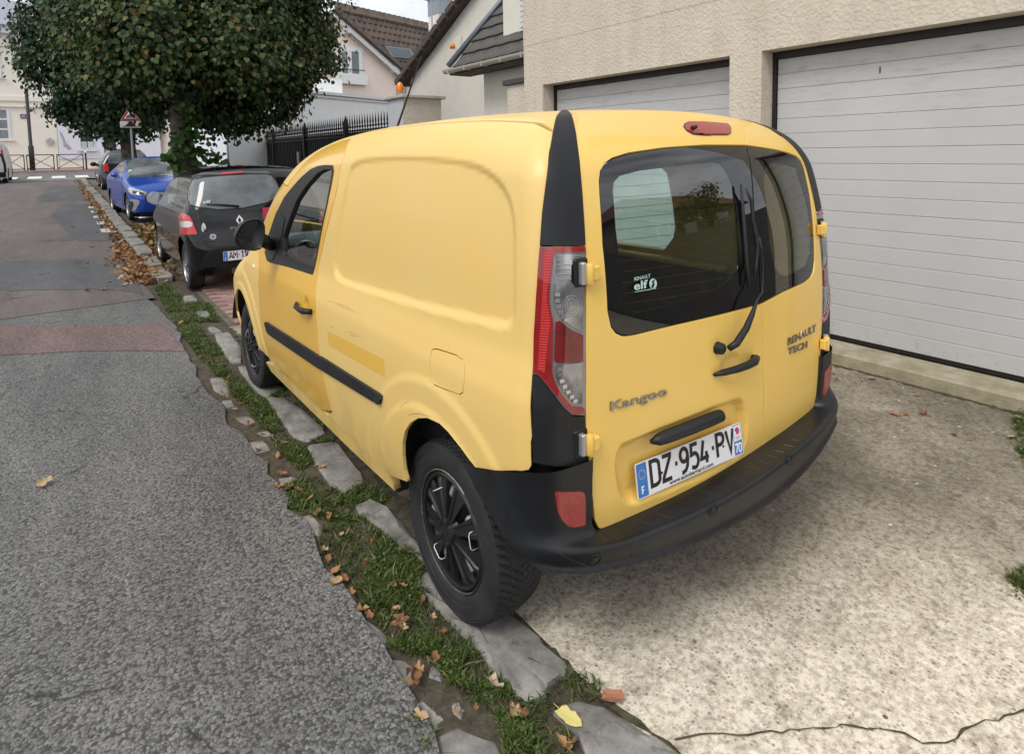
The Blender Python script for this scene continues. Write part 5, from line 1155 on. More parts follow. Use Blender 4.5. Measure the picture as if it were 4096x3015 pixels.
def strokes(polys, w, T, lift):
    """flat lettering from centre lines; T maps 2d to 3d"""
    mb = MB()
    for k, (pl, closed) in enumerate(polys):
        p = np.array(pl, float); n = len(p); L, R_ = [], []
        for i in range(n):
            a = p[(i-1) % n] if (closed or i > 0) else p[i]; b = p[(i+1) % n] if (closed or i < n-1) else p[i]
            d1 = p[i]-a; d2 = b-p[i]
            d1 = d1/np.linalg.norm(d1) if np.linalg.norm(d1) > 1e-9 else d2/np.linalg.norm(d2); d2 = d2/np.linalg.norm(d2) if np.linalg.norm(d2) > 1e-9 else d1
            n1 = np.array([-d1[1], d1[0]]); n2 = np.array([-d2[1], d2[0]]); m_ = n1+n2; m_ /= np.linalg.norm(m_)+1e-9; s_ = 1/max(.45, m_@n1)
            L.append(p[i]+m_*s_*w/2); R_.append(p[i]-m_*s_*w/2)
        V = [T(q, lift+k*1e-4) for q in L]+[T(q, lift+k*1e-4) for q in R_]
        F = [(n+i, n+(i+1) % n, (i+1) % n, i) for i in range(n if closed else n-1)]
        mb.add(V, F)
    return mb
def arc(cx, cy, rx, ry, a0, a1, n=9): return [(cx+rx*math.cos(math.radians(a)), cy+ry*math.sin(math.radians(a))) for a in np.linspace(a0, a1, n)]
GL = {  # centre lines in a cell one high, about half wide
 'D': [([(.0, .0), (.0, 1.), *arc(.25, .8, .25, .2, 90, 0, 5), *arc(.25, .2, .25, .2, 0, -90, 5)], True)],
 'Z': [([(.02, 1.), (.5, 1.), (.48, .88), (.02, .12), (.0, .0), (.52, .0)], False)],
 '9': [(arc(.23, .72, .23, .28, 0, 360, 17)[:-1], True), ([(.46, .72), (.46, .5), (.40, .22), (.28, .06), (.1, .0), (.02, .01)], False)],
 '5': [([(.46, 1.), (.06, 1.), (.03, .58), (.25, .62), *arc(.22, .31, .24, .31, 70, -90, 9), (.0, .06)], False)],
 '4': [([(.22, 1.), (.0, .24), (.5, .24)], False), ([(.36, .5), (.36, .0)], False)],
 'P': [([(.0, .0), (.0, 1.), *arc(.24, .76, .24, .24, 90, -90, 9), (.02, .52)], False)],
 'V': [([(.0, 1.), (.25, .0), (.5, 1.)], False)],
 'A': [([(.0, .0), (.25, 1.), (.5, .0)], False), ([(.09, .3), (.41, .3)], False)],
 'M': [([(.0, .0), (.0, 1.), (.25, .4), (.5, 1.), (.5, .0)], False)],
 '1': [([(.1, .78), (.3, 1.), (.3, .0)], False)],
 '-': [([(.05, .5), (.2, .5)], False)], '0': [([*arc(.23, .75, .23, .25, 0, 180, 9), *arc(.23, .25, .23, .25, 180, 360, 9)], True)], '7': [([(.0, 1.), (.48, 1.), (.18, .0)], False)],
 'F': [([(.42, 1.), (.0, 1.), (.0, .0)], False), ([(.0, .52), (.36, .52)], False)]}
def spell(s, h, wgap, wst, T, x0, y0, lift, xs=1.):
    polys = []; x = x0
    for ch in s:
        g = GL[ch]; wd = max(q[0] for pl, _ in g for q in pl)
        polys += [([(x+q[0]*h*xs, y0+q[1]*h) for q in pl], c) for pl, c in g]; x += wd*h*xs+wgap+(0 if ch != '-' else 0)
    return strokes(polys, wst, T, lift), x
def number_plate(parent, C, xd, up, txt, gx, full=True):
    C = np.asarray(C, float); xd = np.asarray(xd, float)/np.linalg.norm(xd); up = np.asarray(up, float); up = up-xd*(xd@up); up /= np.linalg.norm(up); nn = np.cross(xd, up)
    T = lambda q, l: C+xd*q[0]+up*q[1]+nn*l
    def rr(x0, x1, y0, y1, r, l0, l1):
        P = [*arc(x1-r, y1-r, r, r, 0, 90, 4), *arc(x0+r, y1-r, r, r, 90, 180, 4), *arc(x0+r, y0+r, r, r, 180, 270, 4), *arc(x1-r, y0+r, r, r, 270, 360, 4)]
        n = len(P); return MB().add([T(p, l0) for p in P]+[T(p, l1) for p in P], [tuple(range(n, 2*n))]+[(i, (i+1) % n, n+(i+1) % n, n+i) for i in range(n)])
    pl = rr(-.26, .26, -.055, .055, .006, 0, .003).build('number_plate', M_plate, parent)
    rr(-.257, -.213, -.052, .052, .004, .0028, .0034).build('blue_band', M_pblue, pl)
    mb, _ = spell(txt, .076, gx-.0012, .0132, T, -.196, -.031, .0036, .98); mb.build('plate_lettering', M_ink, pl)
    mb, _ = spell('F', .022, .004, .005, T, -.240, -.042, .0039); mb.build('country_letter', M_white, pl)
    st = MB()
    for k in range(12):
        a = k*math.pi/6; c = (-.235+.0135*math.cos(a), .018+.0135*math.sin(a)); P = [T((c[0]+(.0024 if j % 2 == 0 else .001)*math.sin(j*math.pi/5), c[1]+(.0024 if j % 2 == 0 else .001)*math.cos(j*math.pi/5)), .0039) for j in range(10)]
        st.add(P, [tuple(range(10))])
    st.build('stars', mat('star_yellow', (.75, .72, .35), .5), pl)
    if full:
        rr(.213, .257, -.052, -.004, .003, .0028, .0034).build('blue_band', M_pblue, pl)
        fr = rr(.213, .257, -.004, .052, .003, .0028, .0033).build('emblem_field', M_pblue, pl); rr(.2155, .2545, -.004, .0495, .002, .0033, .0036).build('emblem_white', M_plate, fr)
        hexa = [(.226, .040), (.233, .044), (.238, .043), (.246, .038), (.244, .030), (.246, .022), (.240, .017), (.234, .020), (.227, .018), (.229, .028), (.222, .034)]
        MB().add([T(p, .0040) for p in hexa], [tuple(range(len(hexa)))]).build('emblem', mat('emblem_red', (.62, .03, .05), .5), pl)
        MB().add([T(p, .0042) for p in arc(.242, .030, .006, .006, 0, 330, 11)], [tuple(range(11))]).build('emblem', M_pblue, pl)
        mb, _ = spell('70', .030, .006, .006, T, .217, -.044, .0038, .95); mb.build('region_number', M_white, pl)
        for s_, yy in (('Franche', .008), ('Comté', .0015)): text('region_name', s_, .0075, M_ink, pl, T((.235, yy), 0), xd, up, lift=.0040, align='CENTER')
        text('dealer_lettering', 'www.autobernard.com', .019, M_ink, pl, T((-.012, -.0505), 0), xd, up, lift=.0037, bold=.0004, width=.215, align='CENTER')
        for xx in (-.15, .155): MB().tube([T((xx, -.002), .003), T((xx, -.002), .0055)], .004, 10).build('rivet', M_ink, pl)
    return pl
M_plate = mat('plate_white', (.74, .74, .75), .35, spec=.5); M_pblue = mat('plate_blue', (.035, .17, .46), .4); M_ink = mat('ink_black', (.008, .008, .009), .5)
number_plate(rdl, (-.2357, -.577, .6137), (1, -.078, 0), (0, .1466, 1), 'DZ-954-PV', .0165)
# badges
def on_rear(px, lift=.002):
    p = P3(px, vanF); return p+grad(p, vanF)*lift
ka = on_rear(Z1b([(425, 1578), (700, 1500), (425, 1530)])); xdir = ka[1]-ka[0]; ydir = np.array([0, .02, 1.])
text('model_badge', 'Kangoo', .07, M_chrome, rdl, ka[0], xdir, ydir, extrude=.003, bold=.0012, width=np.linalg.norm(ka[1]-ka[0])*1.03, height=.036)
ra = on_rear(Z1b([(1313, 1252), (1452, 1180), (1313, 1300), (1408, 1262)])); xd2 = ra[1]-ra[0]
text('maker_badge', 'RENAULT', .05, M_chrome, rdr, ra[0], xd2, ydir, extrude=.003, bold=.001, width=np.linalg.norm(xd2), height=.030)
text('maker_badge', 'TECH', .05, M_chrome, rdr, ra[2], ra[3]-ra[2], ydir, extrude=.003, bold=.001, width=np.linalg.norm(ra[3]-ra[2]), height=.028)
M_stk = mat('pale_sticker', (.45, .62, .58), .6)
ea = on_rear(ZW([(252, 1145), (370, 1118), (250, 1213), (365, 1190), (258, 1226), (412, 1200)]), .0)
text('oil_sticker', 'RENAULT', .03, M_stk, rdl, ea[0], ea[1]-ea[0], ydir, width=np.linalg.norm(ea[1]-ea[0]), height=.011, bold=.0004)
text('oil_sticker', 'elf', .06, M_stk, rdl, ea[2], ea[3]-ea[2], ydir, width=np.linalg.norm(ea[3]-ea[2])*.88, height=.026, bold=.0016)
MB().tube([ea[4], ea[5]], .0009, 4).build('oil_sticker', M_stk, rdl)
ec = on_rear(ZW([(390, 1165)]), .0)[0]; xu = (ea[3]-ea[2])/np.linalg.norm(ea[3]-ea[2]); yu = np.array([0, .12, 1.]); yu /= np.linalg.norm(yu)
MB().add([ec+xu*.016*math.cos(t)+yu*.016*math.sin(t) for t in np.linspace(0, 2*np.pi, 16, endpoint=False)], [tuple(range(16))]).add([ec+np.array([0, -.001, 0])+xu*a+yu*b for a, b in ((-.004, -.016), (.006, -.002), (.002, .004), (.012, .014), (-.006, .008), (-.002, .0), (-.010, -.006))], [tuple(range(7))], 1).build('oil_emblem', [M_stk, M_ink], rdl)
# faded decal mark left on the flank and scuffs in the paint
dec = P3(Z4([(607, 1155), (905, 1305), (910, 1400), (615, 1230)]))
panel('decal_mark', dec, DS, ES, paint('decal_paint', (.80, .475, .06), (.80, .48, .07), .36, .4), side_l, sp=.03, off=.0004, thick=0, F=vanF)
M_scr = mat('scuff_grey', (.30, .24, .15), .7)
scr = [[(585, 990), (640, 1003), (700, 1022), (745, 1045), (800, 1088)], [(640, 1010), (690, 1030), (750, 1055)], [(695, 1150), (750, 1170), (800, 1192)], [(610, 1125), (650, 1142)], [(990, 1560), (1015, 1535), (1050, 1525)], [(1032, 1600), (1060, 1590), (1100, 1590), (1145, 1606)], [(400, 1118), (450, 1150)], [(720, 1175), (770, 1185)]]
for L in scr:
    sb = MB()
    p = P3(Z4(L), vanF); p = np.concatenate([p[:1]+(p[1]-p[0])*t for t in (0,)]+[p[i:i+1]+(p[i+1]-p[i])*t for i in range(len(p)-1) for t in (.33, .66, 1.)]); p = p+grad(p, vanF)*.0002
    sb.tube(p, [.0002+.0011*math.sin(math.pi*i/(len(p)-1))**.7*random.uniform(.5, 1.2) for i in range(len(p))], 4)
    sb.build('scratch', M_scr, side_l)
# small grey cap on the roof
MB().sphere(lugp+np.array([0, 0, .004]), 1, 12, 6, sc=(.018, .032, .008)).build('roof_cap', mat('grey_cap', (.35, .36, .38), .5), VAN, smooth=True)
rp0 = P3(Z4([(640, 262)]))[0]
# --- wheels
def tyre_mesh():
    R0, Wd = .315, .195; nA, nW = 396, 30; V = []; F = []
    for i in range(nA):
        a = 2*math.pi*i/nA
        for j in range(nW+1):
            wv = -1+2*j/nW; xx = wv*Wd*.46; cr_ = -.012*abs(wv)**3.0
            ph = (a/(2*math.pi)*66+abs(wv)*2.3) % 1.0; groove = (ph < .30) and (abs(wv) > .08 or ph < .2)
            edge = abs(wv) > .93
            dep = -.007 if (groove and abs(wv) < 1.0) else 0.
            if abs(abs(wv)-.5) < .04 and ((a*66/(2*math.pi)) % 2 < 1.2): dep = -.006
            r = R0+cr_+dep; V.append((xx, r*math.cos(a), r*math.sin(a)))
    for i in range(nA):
        for j in range(nW):
            F.append((i*(nW+1)+j, ((i+1) % nA)*(nW+1)+j, ((i+1) % nA)*(nW+1)+j+1, i*(nW+1)+j+1))
    mb = MB().add(V, F)
    for s_ in (-1, 1):   # sidewalls with moulded rings
        pr = [(.3035, .0897), (.297, .094), (.290, .0965), (.2885, .0955), (.280, .0985), (.2785, .0975), (.262, .0995), (.245, .0990), (.2435, .0975), (.230, .0965), (.218, .092), (.208, .084), (.204, .070)]
        mb.lathe([(r, s_*a) for r, a in pr], n=96, ax='x')
    return mb
tm = tyre_mesh()
me_t = tm.mesh('tyre', M_tyre, fix=True, autosmooth=.5)
def hubcap():
    mb = MB(); nsp = 9; xo = -.0
    mb.lathe([(.001, -.026), (.030, -.026), (.040, -.020), (.052, -.010), (.058, .0)], ax='x', n=36)
    for k in range(nsp):
        a = 2*math.pi*(k+.3)/nsp; ca, sa = math.cos(a), math.sin(a)
        rs = np.linspace(.040, .190, 7)
        prof = lambda t: .011+.030*t**1.1
        rows = []
        for i, r in enumerate(rs):
            t = i/6; w_ = prof(t); hgt = -.020+.014*t if i < 6 else .004; dip = .006
            sec = [(-w_, .006), (-w_*.92, hgt), (-w_*.55, hgt), (-w_*.42, hgt+dip), (w_*.42, hgt+dip), (w_*.55, hgt), (w_*.92, hgt), (w_, .006)]
            rows.append([(h, r*ca-o*sa, r*sa+o*ca) for o, h in sec])
        V = [v for row in rows for v in row]; n = 8
        mb.add(V, [(i*n+j, i*n+j+1, (i+1)*n+j+1, (i+1)*n+j) for i in range(6) for j in range(n-1)])
    mb.lathe([(.182, .010), (.184, -.008), (.192, -.012), (.199, -.006), (.201, .004), (.201, .012)], ax='x', n=72)
    for k in range(5):
        a = 2*math.pi*k/5+.2; mb.lathe([(.0, -.034), (.008, -.034), (.0095, -.030), (.0095, -.005)], (0, .040*math.cos(a), .040*math.sin(a)), 'x', 6)
    return mb
hm = hubcap(); me_h = hm.mesh('hubcap', M_cap, fix=True, autosmooth=.45)
M_rim = mat('rim_steel_dark', (.03, .03, .03), .6, metal=.3, col2=(.10, .10, .095), vscale=20)
rm = MB().lathe([(.203, -.012), (.207, -.016), (.210, -.008), (.206, .008), (.19, .014), (.175, .03), (.10, .045), (.07, .03), (.0, .03)], ax='x', n=48); me_r = rm.mesh('rim', M_rim, fix=True, autosmooth=.7)
lip = MB().tube([(-.0865, .2065*math.cos(t), .2065*math.sin(t)) for t in np.radians(np.linspace(-35, 100, 40))], .0032, 6); me_l = lip.mesh('rim_edge', M_steel, smooth=True)
M_silver = mat('silver_paint', (.42, .43, .44), .4, metal=.4)
me_d = []
for k in range(5):
    a = 2*math.pi*k/5+.95; me_d.append(MB().lathe([(0, .002), (.022, .002), (.026, .008), (.026, .03)], (0, .128*math.cos(a), .128*math.sin(a)), 'x', 14).mesh('silver_boss', M_silver, smooth=True))
me_c = []
for a, r0 in ((2.55, .150), (.62, .140), (4.95, .150)):
    ca, sa = math.cos(a), math.sin(a); P = [(x_, r0*ca-o*sa, r0*sa+o*ca) for o, x_ in ((-.030, .012), (-.028, -.014), (-.02, -.019), (.02, -.019), (.028, -.014), (.030, .012))]
    me_c.append(MB().tube(P, .0018, 5).mesh('cable_tie', M_white, smooth=True))
for y_ in (0, WB):
    for s_ in (-1, 1):
        wv = inst('wheel', me_t, (s_*.757, y_, .315), VAN, rot=((.35 if y_ == 0 else -.25), 0, 0 if s_ < 0 else math.pi))
        for nm, me, dx in (('rim', me_r, -.075), ('hubcap', me_h, -.078), ('rim_edge', me_l, 0), *[('silver_boss', m_, -.078) for m_ in me_d], *[('cable_tie', m_, -.078) for m_ in me_c]):
            o = bpy.data.objects.new(nm, me); o.location = (dx, 0, 0); link(o, wv)
        if s_ < 0 and y_ == 0:
            # maker's words moulded into the sidewall: bent round the wheel
            s = 'CROSSCLIMATE'; R_ = .262
            for i, ch in enumerate(s):
                a = .35; th = math.radians(58-i*5.6)-.35-.0
                ca, sa = math.cos(th), math.sin(th)
                t_ = text('sidewall_letter', ch, .019, M_cap, None, (0, 0, 0), (0, 1, 0), (0, 0, 1), extrude=.0006, align='CENTER')
                co = np.array([v.co[:] for v in t_.data.vertices]); yy = -co[:, 1]; zz_ = co[:, 2]
                # reading direction runs clockwise seen from the left flank
                for v, a_, b_ in zip(t_.data.vertices, co[:, 1], co[:, 2]):
                    rr_2 = R_+b_; v.co = (-.0998+.0, rr_2*ca+a_*(sa), rr_2*sa-a_*ca)
                t_.parent = wv
# wheel wells, underbody, sills
for y_ in (0, WB):
    for s_ in (-1, 1):
        mb = MB(); n = 24; yw = y_-.03 if y_ == 0 else y_; P = [(yw+(AR+.016)*math.cos(t), .33+(AR+.016)*math.sin(t)) for t in np.linspace(math.radians(14), math.radians(166), n)]
        mb.add([(s_*.885, *p) for p in P]+[(s_*.53, *p) for p in P], [(i, i+1, n+i+1, n+i) for i in range(n-1)]+[tuple(range(n, 2*n))])
        mb.build('wheel_well', M_dark, VAN, smooth=False)
MB().box((-.55, -.50, .38), (.55, 3.2, .52)).box((-.84, .42, .26), (-.60, 2.28, .40)).box((.60, .42, .26), (.84, 2.28, .40)).box((-.52, -.60, .43), (.52, -.50, .5)).build('underbody', M_dark, VAN)
sill = side_pts([(2.30, .30), (2.05, .35), (.5, .35), (.40, .40), (.415, .275), (.9, .262), (2.2, .262)])
panel('sill', sill, DS, ES, M_yel, VAN, sp=.03, off=-.006, thick=.03, mirror=True)
MB().tube([(.35, -.40, .30), (.35, -.56, .30)], .024, 12).build('exhaust_pipe', mat('exhaust_steel', (.18, .15, .12), .5, metal=.8), VAN, smooth=True)
# --- inside the van
MB().box((-.78, -.50, .525), (.78, 1.25, .54)).build('cargo_floor', M_dark, VAN)
for s_ in (-1, 1):
    MB().box((s_*.80, -.48, .54), (s_*.77, 1.20, 1.02), bev=.01).build('side_lining', M_dark, VAN)
    MB().box((s_*.775, .0, 1.02), (s_*.845, 1.05, 1.05), bev=.008).build('window_ledge', M_yel, VAN)
def seat(xc):
    mb = MB(); mb.box((xc-.25, 1.20, .62), (xc+.25, 1.72, .80), bev=.05)
    V = []
    mb2 = MB().box((-.25, -.07, 0), (.25, .07, .62), bev=.05); mb2.box((-.13, -.05, .64), (.13, .05, .84), bev=.04)
    c, s2 = math.cos(.25), math.sin(.25)
    for v in mb2.V: V.append((xc+v[0], 1.22+v[1]*c-v[2]*s2, .74+v[1]*s2+v[2]*c))
    mb.add(V, mb2.F); return mb
for xc in (-.38, .38): seat(xc).build('seat', M_dark, VAN, autosmooth=.7)
MB().prism([(2.02, .70), (1.98, .98), (2.05, 1.09), (2.15, 1.115), (2.45, 1.12), (2.60, 1.06), (2.70, .9), (2.6, .6)], 'x', -.74, .74).build('dashboard', M_dash, VAN)
dv = MB().lathe([(.058, .0), (.064, -.012), (.070, -.008), (.072, .01)], (-.66, 2.005, 1.05), 'y', 28); dvo = dv.build('air_vent', mat('satin_silver', (.6, .61, .62), .3, metal=.8), VAN, smooth=True)
MB().lathe([(0, .004), (.058, .004)], (-.66, 2.0, 1.05), 'y', 24).build('vent_mouth', M_ink, dvo)
for i in range(5): MB().box((-.71, 1.992, 1.015+i*.017), (-.61, 1.998, 1.019+i*.017)).build('vent_slat', M_dark, dvo)
sw = MB().tube([(-.38+.185*math.cos(t), 1.80-.06*math.sin(t), .99+.175*math.sin(t)) for t in np.linspace(0, 2*math.pi, 37)], .016, 8, cap=False); sw.bar((-.55, 1.80, .99), (-.21, 1.80, .99), .05, .03); sw.tube([(-.38, 1.80, .98), (-.38, 2.05, .92)], .03, 10); sw.build('steering_wheel', M_dark, VAN, smooth=True)
# aerial on the roof front
MB().tube([(-.28, 1.50, 1.745), (-.28, 1.47, 1.775), (-.285, 1.12, 2.17)], [.014, .008, .003], 6).build('aerial', M_blk, VAN, smooth=True)
# ================================================================== the other vehicles
ZC = zoomer(400, 550, .39352)
def car_field(loc, yaw, L, sx_, zt_, ry_, fy_, z0=0., crown=.05, r=(.12, .14), kr=.10, kf=.16):
    """implicit body; local y runs from the rear (0) to the front (L)"""
    c, s = math.cos(yaw), math.sin(yaw); fsx, fzt, fry, ffy = pchip(*sx_), pchip(*zt_), pchip(*ry_), pchip(*fy_)
    def loc_(p):
        q = p-np.asarray(loc); return np.stack([c*q[:, 0]+s*q[:, 1], -s*q[:, 0]+c*q[:, 1], q[:, 2]], 1)
    def F(p):
        q = loc_(p); x, y, z = np.abs(q[:, 0]), q[:, 1], q[:, 2]
        a = x-(fsx(z)-.06*np.clip((.5-y)/.5, 0, 1.5)**2-.10*np.clip((y-L+.7)/.7, 0, 1.5)**2)
        b = fry(z)-y+kr*x*x; d = y-ffy(z)+kf*x*x; sl = (fzt(y+.03)-fzt(y-.03))/.06
        e = (z-fzt(y)+crown*(x/.6)**2)/np.sqrt(1+sl*sl)
        f = smax(a, b, r[0]); f = smax(f, d, r[0]); return smax(f, e, r[1])
    F.world = lambda P: np.asarray(loc)+np.stack([c*P[:, 0]-s*P[:, 1], s*P[:, 0]+c*P[:, 1], P[:, 2]], 1)
    F.local = loc_; F.L = L
    return F
def car_shell(name, F, material, parent, wheels, AR_, zlow=.22, na=150, ne=56):
    """skin of the whole body with the wheel arches cut out"""
    L = F.L; O, D = [], []
    for i in range(na):
        for j in range(ne):
            # unroll: go round the sides; rays aim at the middle line
            a = 2*math.pi*i/na; ca, sa = math.cos(a), math.sin(a)
            el = math.radians(-28+118*(j/(ne-1))**1.0)
            d = np.array([ca*math.cos(el), sa*math.cos(el)*1.0, math.sin(el)])
            t = np.array([0., L/2+sa*(L/2-.75)*min(1, 1.0), .62])
            O.append(t+d*2.2); D.append(-d)
    O = np.array(O); D = np.array(D); Ow = F.world(O); Dw = F.world(O+D)-Ow; X = trace(Ow, Dw, F, 70); n = grad(X, F, 1.5e-3); q = F.local(X)
    bad = q[:, 2] < zlow
    for wy in wheels: bad |= (np.hypot(q[:, 1]-wy, q[:, 2]-.31) < AR_) & (np.abs(q[:, 0]) > .45)
    fs = []
    for i in range(na):
        for j in range(ne-1):
            k = (i*ne+j, ((i+1) % na)*ne+j, ((i+1) % na)*ne+j+1, i*ne+j+1)
            if not any(bad[m] for m in k): fs.append(k)
    cnt = {}
    for f in fs:
        for k in range(4):
            e = tuple(sorted((f[k], f[(k+1) % 4]))); cnt[e] = cnt.get(e, 0)+1
    for k in {v for e, c in cnt.items() if c == 1 for v in e}:
        if q[k, 2] > zlow+.09 or True:
            for wy in wheels:
                h = math.hypot(q[k, 1]-wy, q[k, 2]-.31)
                if h < AR_+.07 and abs(q[k, 0]) > .45: q[k, 1] = wy+(q[k, 1]-wy)*AR_/h; q[k, 2] = .31+(q[k, 2]-.31)*AR_/h; break
            else:
                if q[k, 2] < zlow+.08: q[k, 2] = zlow
    X = F.world(q); V, Nn, fs = compact(X, n, fs)
    return mobj(name, V, fs, material, parent, normals=Nn)
def car_under(F, parent, W_, wheels, r_, loc):
    mb = MB(); L = F.L
    def add(a, b):
        t = MB().box(a, b); mb.add(F.world(np.array(t.V)), t.F)
    add((-W_+.22, .25, .20), (W_-.22, L-.25, .5)); ws = sorted(wheels)
    add((-W_+.03, ws[0]+r_+.08, .22), (W_-.03, ws[1]-r_-.08, .42))
    mb.build('underbody', M_dark, parent)
M_alloy = mat('alloy_wheel', (.35, .36, .37), .35, metal=.8)
def simple_rim():
    mb = MB().lathe([(.206, -.010), (.210, -.016), (.204, -.004), (.190, .03), (.06, .035), (0, .03)], ax='x', n=32)
    for k in range(5):
        a = 2*math.pi*k/5; ca, sa = math.cos(a), math.sin(a)
        V = []
        for r, w, h in ((.03, .03, -.018), (.12, .026, -.012), (.20, .04, -.004)):
            V += [(h, r*ca+w*sa, r*sa-w*ca), (h, r*ca-w*sa, r*sa+w*ca), (.02, r*ca-w*sa, r*sa+w*ca), (.02, r*ca+w*sa, r*sa-w*ca)]
        mb.add(V, [(i*4+j, i*4+(j+1) % 4, (i+1)*4+(j+1) % 4, (i+1)*4+j) for i in range(2) for j in range(4)])
    mb.lathe([(0, -.026), (.03, -.024), (.04, -.01), (.04, .02)], ax='x', n=14)
    return mb
me_alloy = simple_rim().mesh('rim', M_alloy, fix=True, autosmooth=.6)
def car_wheels(F, parent, ys, xw, r_, yaw, width=.9, rim=None):
    for wy in ys:
        for s_ in (-1, 1):
            p = F.world(np.array([[s_*xw, wy, r_]]))[0]; k = r_/.315
            o = inst('wheel', me_t, p, parent, rot=(0, 0, yaw+(0 if s_ < 0 else math.pi)), scale=(width, k, k))
            c = bpy.data.objects.new('rim', rim or me_alloy); c.location = (-.08, 0, 0); link(c, o)
            F_ = MB().lathe([(0, .09), (.30, .09), (.30, -.05)], ax='x', n=20)
def dpanel(nm, px, F, d, m_, par, off=.004, sp=.03, thick=.006, zf=ZC, e=None, inset=0., holes=()):
    P = P3(zf(px), F); d = np.asarray(d, float); e1 = e if e is not None else np.cross(d, (0, 0, 1.))
    return panel(nm, P, d, e1, m_, par, sp=sp, off=off, thick=thick, F=F, inset=inset, holes=holes)
M_bpaint = mat('black_car_paint', (.002, .002, .0025), .2, coat=.6, coatrough=.03, spec=.2)
M_bplas = mat('dark_car_plastic', (.009, .009, .010), .5, spec=.3)
M_cglass = mat('car_glass', (.07, .08, .085), .05, spec=.5, coat=.2, col2=(.16, .18, .185), vscale=2.2)
M_wlens = mat('white_lens', (.62, .55, .55), .15, coat=.8, bump=.3, bscale=200)
# ---- black hatchback
TW = thing('black_hatchback', 'black hatchback parked ahead of the yellow van, seen from behind', 'car', (.07, 6.3, gz(6.3)))
TZ = float(gz(6.6)); TY = 5.72
FT = car_field((.07, TY, TZ), 0., 3.6, ([.1, .3, .5, .7, .85, .95, 1.1, 1.25, 1.45], [.74, .79, .815, .827, .82, .795, .735, .685, .60]), ([-.1, .2, .45, .8, 1.2, 1.7, 2.2, 2.7, 3.0, 3.3, 3.6], [1.30, 1.38, 1.435, 1.462, 1.47, 1.46, 1.36, 1.03, .93, .84, .7]),
               ([.1, .3, .5, .62, .72, .85, .95, 1.1, 1.25, 1.4, 1.5], [.06, .01, .0, .03, .07, .10, .13, .20, .29, .37, .42]), ([.1, .4, .6, .8], [3.5, 3.6, 3.58, 3.4]), crown=.04, r=(.14, .12), kr=.16)
FTs = car_shell('body', FT, M_bpaint, TW, (.56, .56+2.367), .335, na=190, ne=70)
car_under(FT, TW, .80, (.56, 2.93), .34, None); car_wheels(FT, TW, (.56, .56+2.367), .705, .285, 0., .86)
dB = (.25, 1, -.25); eB = (1, -.25, 0)
wdw = dpanel('rear_window', [(895, 610), (905, 510), (950, 440), (1100, 408), (1300, 390), (1500, 380), (1690, 378), (1740, 392), (1780, 440), (1822, 530), (1815, 570), (1770, 625), (1690, 662), (1450, 715), (1200, 730), (1000, 705), (920, 682)], FT, dB, M_cglass, FTs, .004, .03, e=eB)
dpanel('window_seal', [(885, 610), (897, 500), (945, 428), (1100, 396), (1300, 378), (1500, 368), (1700, 366), (1752, 382), (1795, 440), (1840, 535), (1830, 585), (1780, 640), (1700, 674), (1450, 729), (1200, 745), (1000, 718), (910, 695)], FT, dB, M_bplas, FTs, .001, .03, e=eB)
dpanel('spoiler_strip', [(930, 395), (1225, 362), (1225, 385), (940, 412)], FT, dB, mat('grey_black_paint', (.05, .052, .056), .35, coat=.5), FTs, .006, .03, e=eB); dpanel('spoiler_strip', [(1460, 345), (1690, 342), (1740, 360), (1720, 372), (1460, 366)], FT, dB, bpy.data.materials['grey_black_paint'], FTs, .006, .03, e=eB)
dpanel('brake_light', [(1225, 362), (1455, 345), (1460, 365), (1230, 385)], FT, dB, mat('brake_red', (.35, .02, .025), .25, coat=.5), FTs, .010, .03, e=eB)
lp = [(803, 790), (815, 768), (870, 775), (910, 800), (945, 860), (970, 930), (990, 975), (985, 985), (815, 985), (808, 900)]; lw_ = [(820, 850), (915, 852), (945, 870), (943, 900), (915, 915), (830, 915)]
PL_ = P3(ZC(lp), FT); PLw = P3(ZC(lw_), FT)
def mir_car(P, F): q = F.local(P); q[:, 0] *= -1; return F.world(q)
M_redc = mat('car_red_lens', (.52, .02, .018), .18, coat=.8, bump=.25, bscale=120)
for P, Pw in ((PL_, PLw), (mir_car(PL_, FT), mir_car(PLw, FT))):
    d_ = np.array([.6 if P is PL_ else -.6, .8, -.1]); e_ = np.array([.8, -.6 if P is PL_ else .6, 0])
    lo = panel('tail_lamp', P, d_, e_, M_redc, FTs, sp=.02, off=.006, F=FT, thick=.012); panel('white_lens', Pw, d_, e_, M_wlens, lo, sp=.02, off=.009, F=FT, thick=.006)
# tailgate shut line and bumper joint
def seamline(nm, px, F, par, r=.004, m_=None, zf=ZC, lift=.0005):
    p = P3(zf(px), F); p = p+grad(p, F, 2e-3)*lift; return MB().tube(p, r, 5).build(nm, m_ or M_house, par)
seamline('shut_line', [(870, 720), (900, 770), (950, 860), (990, 950), (1015, 1010), (1040, 1050), (1080, 1062), (1380, 1058)], FT, FTs)
dpanel('bumper_skirt', [(1000, 1330), (1040, 1240), (1080, 1170), (1130, 1140), (1230, 1120), (1420, 1105), (1560, 1110), (1640, 1180), (1680, 1290)], FT, dB, M_bplas, FTs, .004, .04, e=eB)
seamline('bumper_joint', [(815, 990), (990, 988), (1030, 1080), (1060, 1092), (1400, 1085)], FT, FTs, .003)
pl0 = P3(ZC([(1246, 1208)]), FT)[0]; M_ink_ok = True
number_plate(FTs, pl0+np.array([.262, -.035, .0]), (1, -.03, 0), (0, .05, 1), 'AM-114-AM', .0125, full=False)
